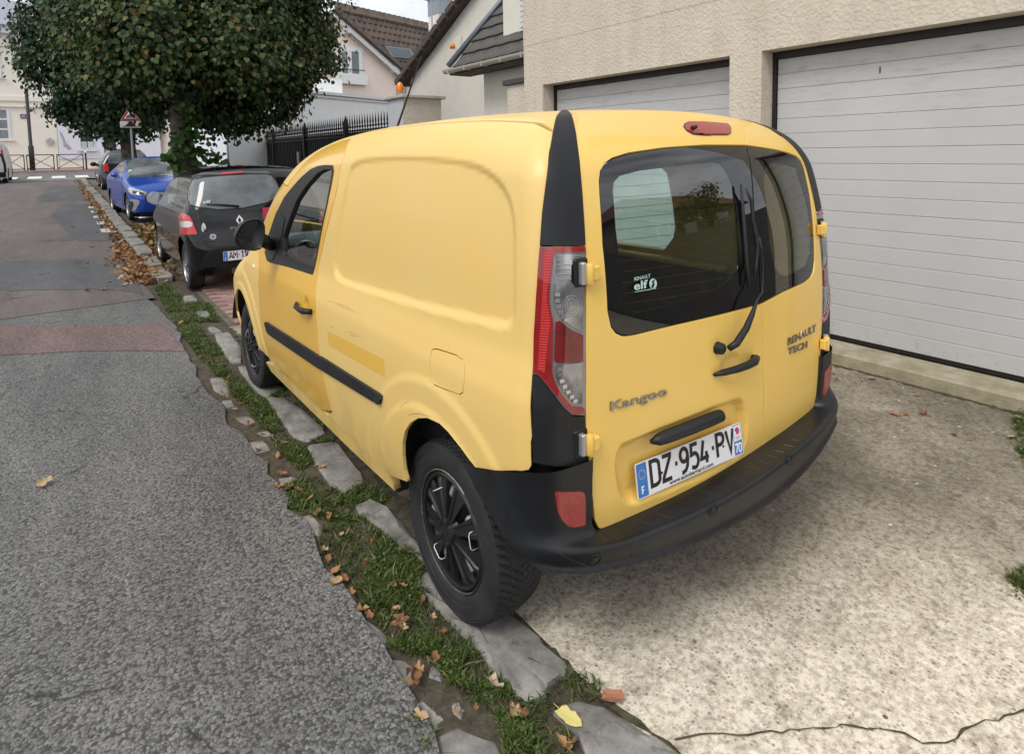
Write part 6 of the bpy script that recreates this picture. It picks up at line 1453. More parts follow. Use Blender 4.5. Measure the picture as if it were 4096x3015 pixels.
# badge, word, wiper, aerial, stickers, tow eye
bgp = P3(ZC([(1418, 842)]), FT)[0]; n_ = grad(bgp[None], FT)[0]; ux = np.array([1, 0, 0.]); uz = np.array([0, .15, 1.])
MB().add([bgp+n_*.012+ux*a+uz*b for a, b in ((0, .062), (.042, 0), (0, -.062), (-.042, 0), (0, .036), (.020, .0), (0, -.036), (-.020, 0))], [(0, 4, 5, 1), (1, 5, 6, 2), (2, 6, 7, 3), (3, 7, 4, 0)]).add([bgp+n_*.004+ux*a+uz*b for a, b in ((0, .066), (.046, 0), (0, -.066), (-.046, 0))], [(0, 1, 2, 3)], 1).build('maker_emblem', [mat('bright_chrome', (.75, .75, .76), .2, metal=.9), M_ink], FTs, fix=False)
tp = P3(ZC([(1316, 942), (1420, 930)]), FT); text('model_word', 'TWINGO', .06, M_chrome, FTs, tp[0]+np.array([0, -.006, 0]), (1, -.02, 0), uz, extrude=.003, bold=.0012, width=.34, height=.036)
wq = P3(ZC([(1410, 705), (1250, 690), (1080, 682)]), FT); MB().tube(wq+grad(wq, FT)*.02, [.014, .011, .006], 6).build('wiper', M_blk, FTs, smooth=True)
aq = P3(ZC([(1308, 300)]), FT)[0]; MB().tube([aq, aq+np.array([0, -.01, .05]), aq+np.array([0, -.012, .40])], [.022, .007, .004], 8).build('aerial', M_blk, FTs, smooth=True)
ep = P3(ZC([(1042, 672), (1118, 668)]), FT); text('oil_sticker', 'elf', .04, M_stk, wdw, ep[0]+grad(ep, FT)[0]*.006, ep[1]-ep[0], uz, width=.09, height=.04, bold=.002)
st_ = P3(ZC([(1148, 1010), (1055, 918), (1705, 795)]), FT); sn3 = grad(st_, FT)
def disc(c, n, r, m_, par, name, k=16, sx=1., sy=1., lift=.005):
    a1 = np.cross(n, (0, 0, 1)); a1 /= np.linalg.norm(a1); a2 = np.cross(a1, n); return mobj(name, [c+n*lift+a1*r*sx*math.cos(t)+a2*r*sy*math.sin(t) for t in np.linspace(0, 2*math.pi, k, endpoint=False)], [tuple(range(k))], m_, par)
sd_ = disc(st_[0], sn3[0], .034, mat('sticker_grey', (.45, .42, .38), .6), FTs, 'round_sticker'); disc(st_[0], sn3[0], .022, mat('sticker_blue', (.12, .16, .22), .6), sd_, 'sticker_centre', lift=.006)
a1 = np.array([1., 0, 0]); a2 = np.array([0, .1, 1.]); mobj('white_emblem_sticker', [st_[1]+sn3[1]*.005+a1*x+a2*z for x, z in ((0, .062), (.018, .03), (.026, -.01), (.018, -.045), (.006, -.05), (.004, -.01), (0, .02), (-.004, -.01), (-.006, -.05), (-.018, -.045), (-.026, -.01), (-.018, .03))], [(0, 1, 6), (1, 2, 3, 4, 5, 6), (0, 6, 11), (6, 7, 8, 9, 10, 11)], M_white2, FTs)
mobj('red_sticker', [st_[2]+sn3[2]*.005+a1*x+a2*z for x, z in ((-.06, -.1), (.08, -.1), (.08, .1), (-.06, .1))], [(0, 1, 2, 3)], mat('sticker_red', (.45, .03, .08), .5), FTs)
te = FT.world(np.array([[-.22, .06, .26]]))[0]; MB().box(te-np.array([.17, .03, .05]), te+np.array([.17, .08, .03]), bev=.012).build('towing_beam', mat('rusty_steel', (.07, .045, .03), .9, var=.4, vscale=20), TW)
# side glass and mirror on the left flank
dS = (1, .25, -.15); dpanel('side_window', [(690, 660), (700, 520), (735, 430), (780, 395), (800, 420), (780, 560), (740, 690), (715, 720)], FT, dS, M_cglass, FTs, .003, .03, e=(-.25, 1, 0))
mq = at_y(*ZC([(548, 615)])[0], 8.35); mh_ = MB().sphere(mq+np.array([0, .03, 0]), 1, 14, 10, sc=(.115, .06, .085)).build('mirror_housing', M_bplas, FTs, smooth=True)
MB().lathe([(0, 0), (.095, 0)], mq+np.array([0, -.031, 0]), 'y', 18).build('mirror_glass', gm, mh_); MB().tube([mq+np.array([.10, .03, 0]), mq+np.array([.24, .06, -.03])], [.04, .05], 8).build('mirror_stalk', M_bplas, mh_, smooth=True)
# ---- blue hatchback facing us
BY = math.pi-.055; BZ0 = float(gz(15.6))
BL = thing('blue_hatchback', 'bright blue hatchback parked facing us behind the black car', 'car', (.2, 15.6, BZ0))
fwc = G2(284, 486); cB = np.array([fwc[0]+.86, fwc[1], BZ0]); Lb = 4.47; ang = .05
# local +y points to the car's nose, which faces -y in the street
FBp = dict(sx=([.1, .3, .5, .8, .95, 1.05, 1.2, 1.32, 1.45], [.82, .875, .90, .905, .885, .84, .745, .68, .60]), zt=([-.1, .25, .7, 1.2, 1.7, 2.2, 2.6, 3.0, 3.35, 3.6, 4.0, 4.3, 4.5], [1.02, 1.12, 1.27, 1.39, 1.445, 1.45, 1.40, 1.24, 1.05, .98, .90, .81, .70]), ry=([.1, .4, .7, .9, 1.1, 1.4], [.1, .02, .0, .04, .15, .5]), fy=([.1, .3, .5, .62, .75, .9], [4.36, 4.45, 4.47, 4.44, 4.34, 4.2]))
yawB = math.pi+ang; nose = np.array([math.sin(ang), -math.cos(ang), 0]); org = cB-nose*(-1)*0-(nose*(Lb-.84))
FB = car_field(tuple(org), yawB, Lb, FBp['sx'], FBp['zt'], FBp['ry'], FBp['fy'], r=(.13, .12), kf=.17)
M_blue = mat('blue_car_paint', (.008, .065, .40), .3, coat=.5, coatrough=.03, metal=.2)
FBs = car_shell('body', FB, M_blue, BL, (.9, .9+2.7), .35, na=190, ne=70)
car_under(FB, BL, .86, (.93, 3.63), .35, None); car_wheels(FB, BL, (.93, 3.63), .79, .315, yawB, .95)
dN = (.3, 1, -.3); eN = (1, -.3, 0)
dpanel('windscreen', [(262, 232), (300, 222), (480, 214), (680, 210), (720, 260), (760, 330), (775, 400), (700, 395), (480, 402), (285, 405), (268, 330)], FB, (.2, 1, -.6), M_cglass, FBs, .004, .04, e=(1, -.2, 0))
dpanel('side_window', [(118, 345), (150, 280), (195, 225), (225, 222), (236, 300), (236, 400), (205, 390)], FB, (1, .35, -.2), M_cglass, FBs, .004, .04, e=(.35, -1, 0))
hl = dpanel('headlamp', [(285, 515), (330, 512), (430, 545), (488, 568), (470, 588), (400, 590), (330, 580), (295, 558)], FB, dN, mat('headlamp_glass', (.40, .42, .45), .1, coat=.9, metal=.3), FBs, .006, .03, e=eN)
dpanel('lamp_unit', [(330, 545), (375, 548), (378, 575), (335, 572)], FB, dN, M_ink, hl, .009, .03, e=eN); dpanel('lamp_unit', [(395, 553), (450, 568), (445, 582), (398, 580)], FB, dN, M_ink, hl, .009, .03, e=eN)
M_sil = mat('silver_trim', (.45, .46, .48), .35, metal=.5)
dpanel('grille_band', [(478, 590), (490, 570), (560, 562), (720, 558), (820, 560), (820, 640), (700, 700), (580, 700), (530, 660)], FB, dN, M_sil, FBs, .004, .04, e=eN)
fs_ = dpanel('fog_surround', [(305, 635), (330, 628), (405, 642), (398, 680), (362, 742), (318, 746)], FB, dN, M_sil, FBs, .005, .03, e=eN); dpanel('daytime_lamp', [(312, 645), (335, 650), (345, 690), (325, 738), (314, 735)], FB, dN, M_ink, fs_, .009, .03, e=eN)
dpanel('lower_grille', [(480, 790), (540, 768), (620, 765), (760, 765), (820, 790), (800, 815), (520, 815)], FB, dN, M_ink, FBs, .005, .04, e=eN); seamline('silver_lip', [(300, 806), (400, 815), (480, 812), (620, 800), (760, 800)], FB, FBs, .012, M_sil)
seamline('bonnet_line', [(285, 425), (300, 470), (400, 510), (480, 535), (600, 540), (720, 535)], FB, FBs, .004); seamline('door_line', [(225, 410), (222, 520), (228, 640), (240, 720)], FB, FBs, .004)
mq = at_y(*ZC([(158, 380)])[0], 16.0); mo2 = MB().sphere(mq, 1, 14, 10, sc=(.11, .08, .065)).build('mirror', M_blue, FBs, smooth=True); MB().tube([mq+np.array([.08, 0, -.03]), mq+np.array([.22, .0, -.06])], [.03, .03], 6).build('mirror_stalk', M_bplas, mo2)
ws_ = P3(ZC([(480, 400), (300, 398), (690, 395), (520, 402)]), FB)
for a, b in ((1, 0), (3, 2)): MB().tube([ws_[a]+np.array([0, -.02, .02]), ws_[b]+np.array([0, -.02, .02])], .008, 5).build('wiper', M_blk, FBs)
disc(*(lambda p: (p, grad(p[None], FB)[0]))(P3(ZC([(305, 340)]), FB)[0]), .05, mat('teal_sticker', (.25, .6, .55), .6), FBs, 'windscreen_sticker', 8, lift=.008)
# ---- dark car beyond, seen from behind
DC_ = thing('dark_estate_car', 'dark car parked beyond the blue one, seen from behind', 'car', (.35, 25.5, gz(25.5)))
tw0 = G2(222, 416); FD = car_field((tw0[0]+.86, tw0[1]-.75, float(gz(26))), 0., 4.2, FBp['sx'], ([-.1, .2, .5, 1.0, 1.6, 2.2, 2.8, 3.2, 3.8, 4.2], [1.45, 1.52, 1.56, 1.60, 1.61, 1.55, 1.2, 1.05, .95, .75]), ([.1, .4, .6, .9, 1.2, 1.6], [.06, .0, .02, .08, .18, .4]), ([.1, .5, .8], [4.1, 4.2, 4.0]))
FDs = car_shell('body', FD, mat('dark_grey_paint', (.015, .016, .018), .25, coat=.8), DC_, (.75, 3.3), .35, na=110, ne=44); car_under(FD, DC_, .84, (.75, 3.3), .35, None); car_wheels(FD, DC_, (.75, 3.3), .76, .31, 0., .9)
def fpan(nm, L, m_, F, par, off=.005):
    q = np.array([(x, -.3, z) for x, z in L]); O = F.world(q); D = F.world(q+np.array([0, 1., 0]))-O; return panel(nm, trace(O, D, F), D[0], F.world(np.array([[1., 0, 0]]))[0]-F.world(np.zeros((1, 3)))[0], m_, par, sp=.05, off=off, thick=.006, F=F)
fpan('rear_window', [(-.62, 1.02), (.62, 1.02), (.56, 1.42), (-.56, 1.42)], M_cglass, FD, FDs); 
for s_ in (-1, 1): fpan('tail_lamp', [(s_*.60, .72), (s_*.76, .75), (s_*.74, 1.05), (s_*.62, 1.02)], M_redc, FD, FDs)
mq = FD.world(np.array([[-.98, 2.5, 1.0]]))[0]; MB().sphere(mq, 1, 10, 8, sc=(.12, .07, .09)).build('mirror', M_bplas, FDs, smooth=True); MB().tube([mq, mq+np.array([.2, 0, -.05])], .03, 6).build('mirror_stalk', M_bplas, FDs)
# ---- pale van at the left edge
VW = thing('pale_delivery_van', 'pale grey delivery van cut off at the left edge', 'van', (-4.6, 37, gz(37)))
vw0 = G2(19, 402); VWc = (vw0[0]-.93, vw0[1]-.8, float(gz(36)))
FV = car_field(VWc, 0., 4.9, ([.1, .4, .8, 1.1, 1.5, 1.95], [.90, .95, .96, .94, .89, .80]), ([-.1, .2, .6, 2.0, 3.2, 3.9, 4.3, 4.9], [1.93, 1.96, 1.97, 1.97, 1.9, 1.4, 1.15, .9]), ([.1, .5, 1.2, 1.95], [.05, .0, .03, .12]), ([.1, .5, .9], [4.8, 4.9, 4.7]), r=(.08, .12), kr=.04)
FVs = car_shell('body', FV, mat('pale_van_paint', (.42, .45, .42), .35, coat=.5), VW, (.8, 3.9), .37, na=130, ne=60); car_under(FV, VW, .9, (.8, 3.9), .36, None); car_wheels(FV, VW, (.8, 3.9), .83, .33, 0., .9)
for s_ in (-1, 1):
    fpan('tail_lamp', [(s_*.80, .95), (s_*.88, .95), (s_*.86, 1.5), (s_*.79, 1.5)], M_redc, FV, FVs); fpan('rear_window', [(s_*.08, 1.2), (s_*.70, 1.2), (s_*.64, 1.72), (s_*.08, 1.72)], M_cglass, FV, FVs)
fpan('rear_bumper', [(-.88, .28), (.88, .28), (.88, .5), (-.88, .5)], M_bplas, FV, FVs, .03)
sp_ = FV.world(np.array([[.6, -.5, 1.0], [1.6, .25, 1.3], [1.6, .25, .6]])); cp = trace(FV.world(np.array([(1.5, .06, z) for z in np.linspace(.5, 1.85, 8)])), np.array([-1., 0, 0]), FV); MB().tube(cp, .05, 6).build('black_corner_trim', M_bplas, FVs, smooth=True)
# ================================================================== trees
def leaf_mat(name, stops, trans=.25):
    m = bpy.data.materials.new(name); m.use_nodes = True; t = m.node_tree; b = t.nodes['Principled BSDF']; g = N(t, 'ShaderNodeNewGeometry')
    c = ramp(t, g.outputs['Random Per Island'], stops); t.links.new(c, b.inputs['Base Color']); b.inputs['Roughness'].default_value = .5; b.inputs['Specular IOR Level'].default_value = .35
    tr = N(t, 'ShaderNodeBsdfTranslucent'); t.links.new(c, tr.inputs[0]); mxs = N(t, 'ShaderNodeMixShader'); mxs.inputs[0].default_value = trans; o = t.nodes['Material Output']
    t.links.new(b.outputs[0], mxs.inputs[1]); t.links.new(tr.outputs[0], mxs.inputs[2]); t.links.new(mxs.outputs[0], o.inputs[0]); return m
def leaves_mesh(name, P, Nv, size, material, parent, droop=.7, kind=None, jit=.45):
    """one folded six-point leaf per position"""
    n = len(P); Nv = Nv/(np.linalg.norm(Nv, axis=1)[:, None]+1e-9)
    down = np.array([0, 0, -1.])*droop+rng.normal(size=(n, 3))*.55+Nv*.35; down /= np.linalg.norm(down, axis=1)[:, None]
    nn = Nv+rng.normal(size=(n, 3))*jit+np.array([0, 0, .5]); nn -= down*(nn*down).sum(1)[:, None]; nn /= np.linalg.norm(nn, axis=1)[:, None]+1e-9; side = np.cross(down, nn)
    L = size*rng.uniform(.65, 1.25, n); shp = [(0, 0, 0), (.46, .30, .10), (.36, .70, .08), (0, 1.05, -.06), (-.36, .70, .08), (-.46, .30, .10)]
    V = np.stack([P+(side*a+down*b+nn*c)*L[:, None] for a, b, c in shp], 1).reshape(-1, 3)
    i = np.arange(n)*6; F = np.concatenate([np.stack([i, i+1, i+2, i+3], 1), np.stack([i, i+3, i+4, i+5], 1)])
    me = bpy.data.meshes.new(name); V = V-(rootloc(parent) if parent is not None else 0)
    me.vertices.add(len(V)); me.vertices.foreach_set('co', V.ravel()); me.loops.add(len(F)*4); me.loops.foreach_set('vertex_index', F.ravel().astype(np.int32)); me.polygons.add(len(F)); me.polygons.foreach_set('loop_start', (np.arange(len(F))*4).astype(np.int32)); me.update(calc_edges=True); me.materials.append(material)
    o = link(bpy.data.objects.new(name, me), parent)
    if kind: o['kind'] = kind
    return o
def crown_points(lobes, dep, n_per, spread):
    P, Nv = [], []; ctr = np.mean([l[0] for l in lobes], axis=0)
    for c, r in lobes:
        k = max(6, int(n_per*r*r)); u = rng.normal(size=(k, 3)); u /= np.linalg.norm(u, axis=1)[:, None]; rad = r*rng.uniform(.45, 1.0, k)**.5; cc = c+u*rad[:, None]
        # a few sprays reach out and hang below the lobe
        ke = max(3, k//7); ue = rng.normal(size=(ke, 3)); ue[:, 2] -= .5; ue /= np.linalg.norm(ue, axis=1)[:, None]; cc = np.concatenate([cc, c+ue*(r*rng.uniform(1.02, 1.28, ke))[:, None]]); u = np.concatenate([u, ue])
        for q, d in zip(cc, u):
            m_ = rng.integers(14, 30); off = rng.normal(size=(m_, 3))*spread*np.array([1, 1, .8]); P.append(q+off); Nv.append(np.repeat(d[None], m_, 0)+off/spread*.4)
    return np.concatenate(P), np.concatenate(Nv)
M_leafA = leaf_mat('lime_leaves', [(0., (.014, .034, .011)), (.35, (.028, .060, .017)), (.62, (.052, .092, .022)), (.80, (.09, .13, .03)), (.93, (.12, .125, .03)), (.97, (.19, .10, .03)), (1., (.22, .15, .045))])
M_leafB = leaf_mat('dark_lime_leaves', [(0., (.012, .034, .014)), (.5, (.028, .066, .024)), (.85, (.052, .098, .034)), (1., (.09, .14, .045))])
M_bark = mat('grey_bark', (.06, .050, .040), .95, col2=(.15, .13, .105), vscale=9, bump=1., bscale=22, bdist=.04)
def px3(u, v, y): return at_y(u*S2, v*S2, y)
def make_tree(name, label, base, r0, height, lobes_px, dep, n_per, spread, size, material, limbs=7):
    T = thing(name, label, 'tree', (base[0], base[1], base[2]), 'street trees along the footpath')
    k = 14; pts = [np.array(base)+np.array([.02*math.sin(i*.9), .02*math.cos(i*.7), height*i/(k-1)-.05]) for i in range(k)]; rad = [r0*(1.35 if i == 0 else 1.12 if i == 1 else 1.0-.45*i/(k-1))*(1+.05*rng.normal()) for i in range(k)]
    tr = MB().tube(pts, rad, 14); tro = tr.build('trunk', M_bark, T, smooth=True)
    lob = []
    for u, v, r, dy in lobes_px:
        c = px3(u, v, base[1]+dy); lob.append((c, r*S2/CF*((c-CAM)@CFW)))
    top = pts[-4]
    for c, r in lob[:limbs]:
        m_ = (top+c)/2+np.array([0, 0, .25]); s_ = pts[int(rng.integers(7, 12))]
        MB().tube([s_, s_*.5+m_*.5+rng.normal(size=3)*.06, m_, c], [r0*.42, r0*.30, r0*.2, r0*.08], 7).build('limb', M_bark, tro, smooth=True)
    P, Nv = crown_points(lob, dep, n_per, spread); leaves_mesh('crown', P, Nv, size, material, T, droop=1.1, jit=.28); return T
t1 = px3(408, 420, 11.2); t1[2] = gz(11.2)
T1 = make_tree('lime_tree', 'nearest lime tree with browning leaves over the black car', t1, .23, 5.2, [(430, 110, 120, 0), (300, 130, 105, .3), (560, 120, 110, -.2), (655, 105, 80, 0), (352, 195, 52, .4), (490, 200, 75, .5), (590, 190, 80, .2), (540, 250, 40, .2), (690, 60, 55, .2), (420, 20, 150, -.6), (240, 70, 90, .5), (610, 30, 110, .4), (430, -120, 190, 0), (270, -90, 140, 0), (620, -110, 140, 0), (420, 150, 110, 1.2), (330, 60, 120, -1.0), (520, 70, 120, -1.1), (445, 240, 40, .9), (570, 60, 90, 1.2), (380, 130, 80, -1.2), (640, 155, 55, -.4), (700, 110, 40, 0), (495, 255, 35, .3)], 11, 140, .145, .088, M_leafA, 9)
P, Nv = [], []
for u, v, r in ((450, 350, 22), (405, 335, 18), (425, 300, 16), (385, 352, 16), (475, 348, 16), (412, 270, 18), (395, 310, 14), (440, 325, 14), (398, 395, 14), (370, 340, 10), (385, 420, 8), (420, 245, 16)):
    c = px3(u, v, 10.85); rr_ = r*S2/CF*10.5; m_ = int(26*rr_/.08*.35)+8; off = rng.normal(size=(m_, 3))*rr_*.55; P.append(c+off); Nv.append(off+np.array([0, -.3, .1]))
ts_ = leaves_mesh('trunk_shoots', np.concatenate(P), np.concatenate(Nv), .12, leaf_mat('shoot_leaves', [(0., (.02, .055, .014)), (.6, (.05, .12, .025)), (1., (.09, .17, .04))]), T1, kind='stuff')
t2 = px3(283, 345, 20.5); t2[2] = gz(20.5)
make_tree('lime_tree', 'dark green lime tree overhanging the road behind the blue car', t2, .24, 5.5, [(120, 95, 72, 0), (150, 175, 66, .3), (200, 245, 52, 0), (100, 35, 58, -.3), (240, 180, 85, 0), (230, 80, 100, .3), (265, 265, 42, 0), (160, -50, 110, 0), (85, 130, 42, 0), (130, 215, 36, 0), (240, -60, 120, .5), (175, 120, 80, -1.0), (190, 40, 85, -1.0), (290, 250, 45, -.3), (330, 250, 45, 0), (230, 275, 24, -.2), (165, 252, 20, 0)], 20, 64, .17, .11, M_leafB, 8)
t3 = px3(243, 335, 29.5); t3[2] = gz(29.5)
make_tree('lime_tree', 'furthest lime tree trunk standing beside the dark car', t3, .26, 5.0, [(262, 245, 40, 0), (285, 200, 60, 0), (300, 265, 36, 0), (230, 190, 60, .5), (330, 220, 60, .5)], 29, 36, .2, .16, M_leafB, 4)
# ================================================================== grass and weeds in the gutter
def gpoly(px): return np.array([at_g(*q)[:2] for q in px])
Z3b = zoomer(3200, 1200, .7267)
def h2(L): return [(u*S2, v*S2) for u, v in L]
GR = [Z5g([(0, 590), (60, 640), (240, 760), (250, 800), (200, 850), (330, 1010), (480, 1190), (560, 1290), (640, 1350), (700, 1410), (800, 1350), (880, 1300), (950, 1280), (1060, 1350), (1060, 1390), (980, 1420), (860, 1420), (800, 1500), (930, 1560), (950, 1690), (600, 1690), (600, 1560), (560, 1460), (420, 1390), (330, 1290), (200, 1190), (110, 1170), (60, 1100), (0, 1040)]),
  Z5g([(130, 1500), (190, 1480), (270, 1560), (260, 1690), (180, 1690)]), Z6([(1110, 880), (1190, 830), (1240, 830), (1310, 880), (1400, 950), (1467, 1000), (1467, 1180), (1330, 1200), (1220, 1140), (1160, 1040), (1100, 950)]), Z6([(960, 740), (1000, 720), (1090, 690), (1130, 730), (1190, 760), (1260, 715), (1335, 760), (1330, 790), (1230, 790), (1210, 840), (1110, 850), (1000, 800)]),
  Z6([(530, 40), (570, 30), (620, 70), (630, 110), (690, 150), (700, 200), (770, 260), (790, 300), (760, 330), (700, 300), (640, 220), (580, 130)]), Z6([(720, 300), (780, 320), (850, 370), (880, 420), (920, 430), (960, 500), (1000, 560), (1060, 600), (1080, 650), (1040, 680), (1000, 640), (960, 600), (930, 560), (890, 500), (830, 440), (790, 400), (750, 350)]), Z6([(640, 100), (720, 95), (755, 160), (700, 160)]),
  Z6([(905, 410), (980, 392), (995, 418), (930, 428)]), Z6([(1000, 440), (1045, 465), (1035, 482), (1010, 470)]), Z6([(1070, 565), (1140, 555), (1155, 580), (1080, 590)]), Z6([(1060, 500), (1110, 515), (1120, 535), (1080, 530)]), Z5g([(570, 960), (640, 985), (660, 1040), (600, 1020)]), Z5g([(940, 1260), (1040, 1290), (1060, 1370), (980, 1350)]),
  h2([(2212, 1262), (2250, 1240), (2260, 1330), (2215, 1300)]), h2([(2222, 905), (2260, 880), (2270, 1060), (2225, 980)]), h2([(2195, 872), (2260, 860), (2260, 900), (2215, 890)]), h2([(300, 498), (350, 510), (350, 545), (318, 530)]), h2([(350, 520), (372, 545), (372, 560), (340, 545)])]
stones2 = [gpoly(L) for L in kerbs+setts]
def sample_in(poly, n):
    lo, hi = poly.min(0), poly.max(0); out_ = np.zeros((0, 2))
    while len(out_) < n:
        q = lo+(hi-lo)*rng.random((n*3, 2)); q = q[inside(q, poly)]; out_ = np.concatenate([out_, q])
        if len(q) == 0: break
    return out_[:n]
pts = []
for L in GR:
    po = gpoly(L); a = abs(.5*np.sum(po[:, 0]*np.roll(po[:, 1], -1)-np.roll(po[:, 0], -1)*po[:, 1])); q = sample_in(po, int(min(40000, 110000*a))+60)
    clump = np.sin(q[:, 0]*31+2*np.sin(q[:, 1]*17))*np.sin(q[:, 1]*23+2*np.sin(q[:, 0]*13)); c2 = np.sin(q[:, 0]*9+q[:, 1]*4+1.3*np.sin(q[:, 1]*7))+.6*np.sin(q[:, 1]*11-q[:, 0]*5); q = q[((clump > -.1) & (c2 > -.45)) | (rng.random(len(q)) < .10)]
    on = np.zeros(len(q), bool)
    for s_ in stones2: on |= polysd(q, s_) > .012
    pts.append(q[~on | (rng.random(len(q)) < .03)])
pts = np.concatenate(pts); n = len(pts)
h = rng.uniform(.006, .026, n)*np.where(rng.random(n) < .04, 2.0, 1); w_ = rng.uniform(.0016, .0036, n); a = rng.uniform(0, 2*np.pi, n); lean = rng.normal(size=(n, 2))*.9
base = np.stack([pts[:, 0], pts[:, 1], gz(pts[:, 1])-.006], 1); sd_ = np.stack([np.cos(a), np.sin(a), 0*a], 1)*w_[:, None]; tip = base+np.stack([lean[:, 0]*h, lean[:, 1]*h, h], 1); mid = base*.5+tip*.5+np.stack([0*h, 0*h, h*.22], 1)
V = np.stack([base-sd_, base+sd_, mid+sd_*.8, tip, mid-sd_*.8], 1).reshape(-1, 3); i = np.arange(n)*5
M_grass = leaf_mat('grass_blades', [(0., (.035, .062, .014)), (.4, (.065, .11, .022)), (.72, (.105, .15, .035)), (.90, (.18, .18, .06)), (1., (.30, .24, .11))], .2)
GRO = mobj('grass', V, np.concatenate([np.stack([i, i+1, i+2, i+4], 1)]), M_grass); bm = None
fa = np.stack([i+4, i+2, i+3], 1); me = GRO.data
GRO2 = None
me_new = bpy.data.meshes.new('grass'); me_new.from_pydata(V.tolist(), [], np.stack([i, i+1, i+2, i+4], 1).tolist()+fa.tolist()); me_new.materials.append(M_grass); GRO.data = me_new; bpy.data.meshes.remove(me)
tag(GRO, 'short green grass and weeds growing along the gutter', 'grass', kind='stuff')
# low broad weeds
wpts = pts[rng.integers(0, n, 2200)]; Pw = np.stack([wpts[:, 0], wpts[:, 1], gz(wpts[:, 1])+.012+.012*rng.random(len(wpts))], 1)
wo_ = leaves_mesh('weeds', Pw, np.stack([rng.normal(size=len(Pw))*.4, rng.normal(size=len(Pw))*.4, np.ones(len(Pw))], 1), .012, leaf_mat('weed_leaves', [(0., (.04, .085, .018)), (.7, (.08, .14, .03)), (1., (.14, .18, .05))], .2), None, droop=-.1)
tag(wo_, 'small broad leaved weeds between the gutter stones', 'weeds', kind='stuff')
# ================================================================== fallen leaves
LC = [mat('dry_leaf_%d' % k, c, .7, col2=tuple(x*.6 for x in c), vscale=40) for k, c in enumerate(((.38, .19, .075), (.46, .26, .11), (.30, .13, .055), (.52, .36, .20), (.24, .115, .05)))]
M_yleaf = mat('yellow_leaf', (.66, .58, .20), .6, var=.1, vscale=30); M_rleaf = mat('reddish_leaf', (.36, .16, .09), .7, var=.25, vscale=40); M_paleaf = mat('pale_dry_leaf', (.55, .42, .31), .7, var=.15, vscale=30)
def dry_leaf(lobed, curl, material, name='fallen_leaf'):
    n = 14; V = [(0, 0, 0)]; r_ = rng.uniform(.8, 1.15, n)
    for k in range(n):
        a = 2*math.pi*k/n; r = (1+.28*lobed*math.cos(5*a))*r_[k]*(.62 if abs(math.sin(a)) > .9 else .8); x, y = r*math.cos(a), r*math.sin(a)*.78; V.append((x, y, curl*(abs(y)**1.5*.9+.25*x*x+.12*rng.normal())+.02))
    for k in range(n): V.append((V[1+k][0]*.5, V[1+k][1]*.5, curl*(abs(V[1+k][1]*.5)**1.5*.6)+.02))
    F = [(0, 15+k, 15+(k+1) % n) for k in range(n)]+[(15+k, 1+k, 1+(k+1) % n, 15+(k+1) % n) for k in range(n)]
    mb = MB().add(V, F); mb.tube([(-.5, 0, .03), (-1.25, .06, .05)], [.03, .015], 4); return mb.mesh(name, material, fix=False)
LV = [dry_leaf(l, c, m_) for m_ in LC for l, c in ((.9, .5), (.2, .9), (.6, 1.5))]
def put_leaf(p, s_, me, label, group=None, flat=.25, rz=None):
    o = inst('fallen_leaf', me, (p[0], p[1], gz(p[1])+p[2]), None, rot=(rng.normal()*flat, rng.normal()*flat, rng.uniform(0, 6.28) if rz is None else rz), scale=(s_, s_, s_*.8)); return tag(o, label, 'leaf', group)
def q5(u, v): return at_g(*Z5g([(u, v)])[0])
p = q5(905, 1512); put_leaf((p[0], p[1], .024), .046, dry_leaf(.5, .15, M_yleaf), 'large pale yellow leaf lying on the kerb stone', flat=.05)
p = q5(1115, 1405); put_leaf((p[0], p[1], .012), .043, dry_leaf(.3, .5, M_rleaf), 'reddish brown leaf lying at the concrete edge', flat=.1)
p = q5(562, 1355); put_leaf((p[0], p[1], .02), .036, dry_leaf(.3, 1.6, M_paleaf), 'crumpled pale brown leaf beside the long kerb stone', flat=.2)
GL1 = ('dry brown leaf lying in the grassy gutter', 'fallen leaves in the gutter'); 
for u, v, s_ in ((110, 1050, .045), (95, 1075, .04), (130, 1040, .035), (225, 950, .028), (130, 885, .03), (85, 890, .025), (150, 708, .03), (285, 1220, .03), (655, 1485, .045), (690, 1488, .03), (200, 1322, .04), (215, 1500, .038), (160, 1335, .03), (270, 1040, .03), (320, 1105, .026), (100, 1000, .026), (205, 1280, .034), (640, 1450, .025), (880, 1640, .045), (920, 1625, .03), (380, 1480, .02), (470, 1470, .022)): p = q5(u, v); put_leaf((p[0], p[1], .02), s_*.7, LV[rng.integers(len(LV))], *GL1)
for u, v, s_ in ((975, 695, .05), (1140, 845, .045), (1095, 830, .04), (960, 742, .05), (1000, 745, .05), (1030, 750, .045), (1160, 1030, .05), (1190, 1060, .045), (1165, 1075, .05), (1215, 1110, .04), (1120, 960, .05), (1135, 990, .04), (1380, 1220, .045), (1395, 1235, .035), (1430, 1400, .05), (980, 588, .045), (960, 630, .04), (1110, 675, .04), (1090, 670, .035), (780, 377, .035), (770, 415, .04), (830, 450, .04), (860, 520, .04), (625, 170, .05), (650, 205, .045), (700, 250, .04), (690, 290, .035), (725, 310, .04), (1260, 1000, .03), (1300, 1050, .03), (1280, 930, .028), (1180, 905, .03), (1070, 780, .035), (1250, 1170, .045), (1275, 1185, .04), (735, 340, .035), (810, 470, .035)):
    p = at_g(*Z6([(u, v)])[0]); put_leaf((p[0], p[1], .016), s_*.62, LV[rng.integers(len(LV))], *GL1)
GL2 = ('dry leaf lying on the concrete driveway', 'fallen leaves on the driveway')
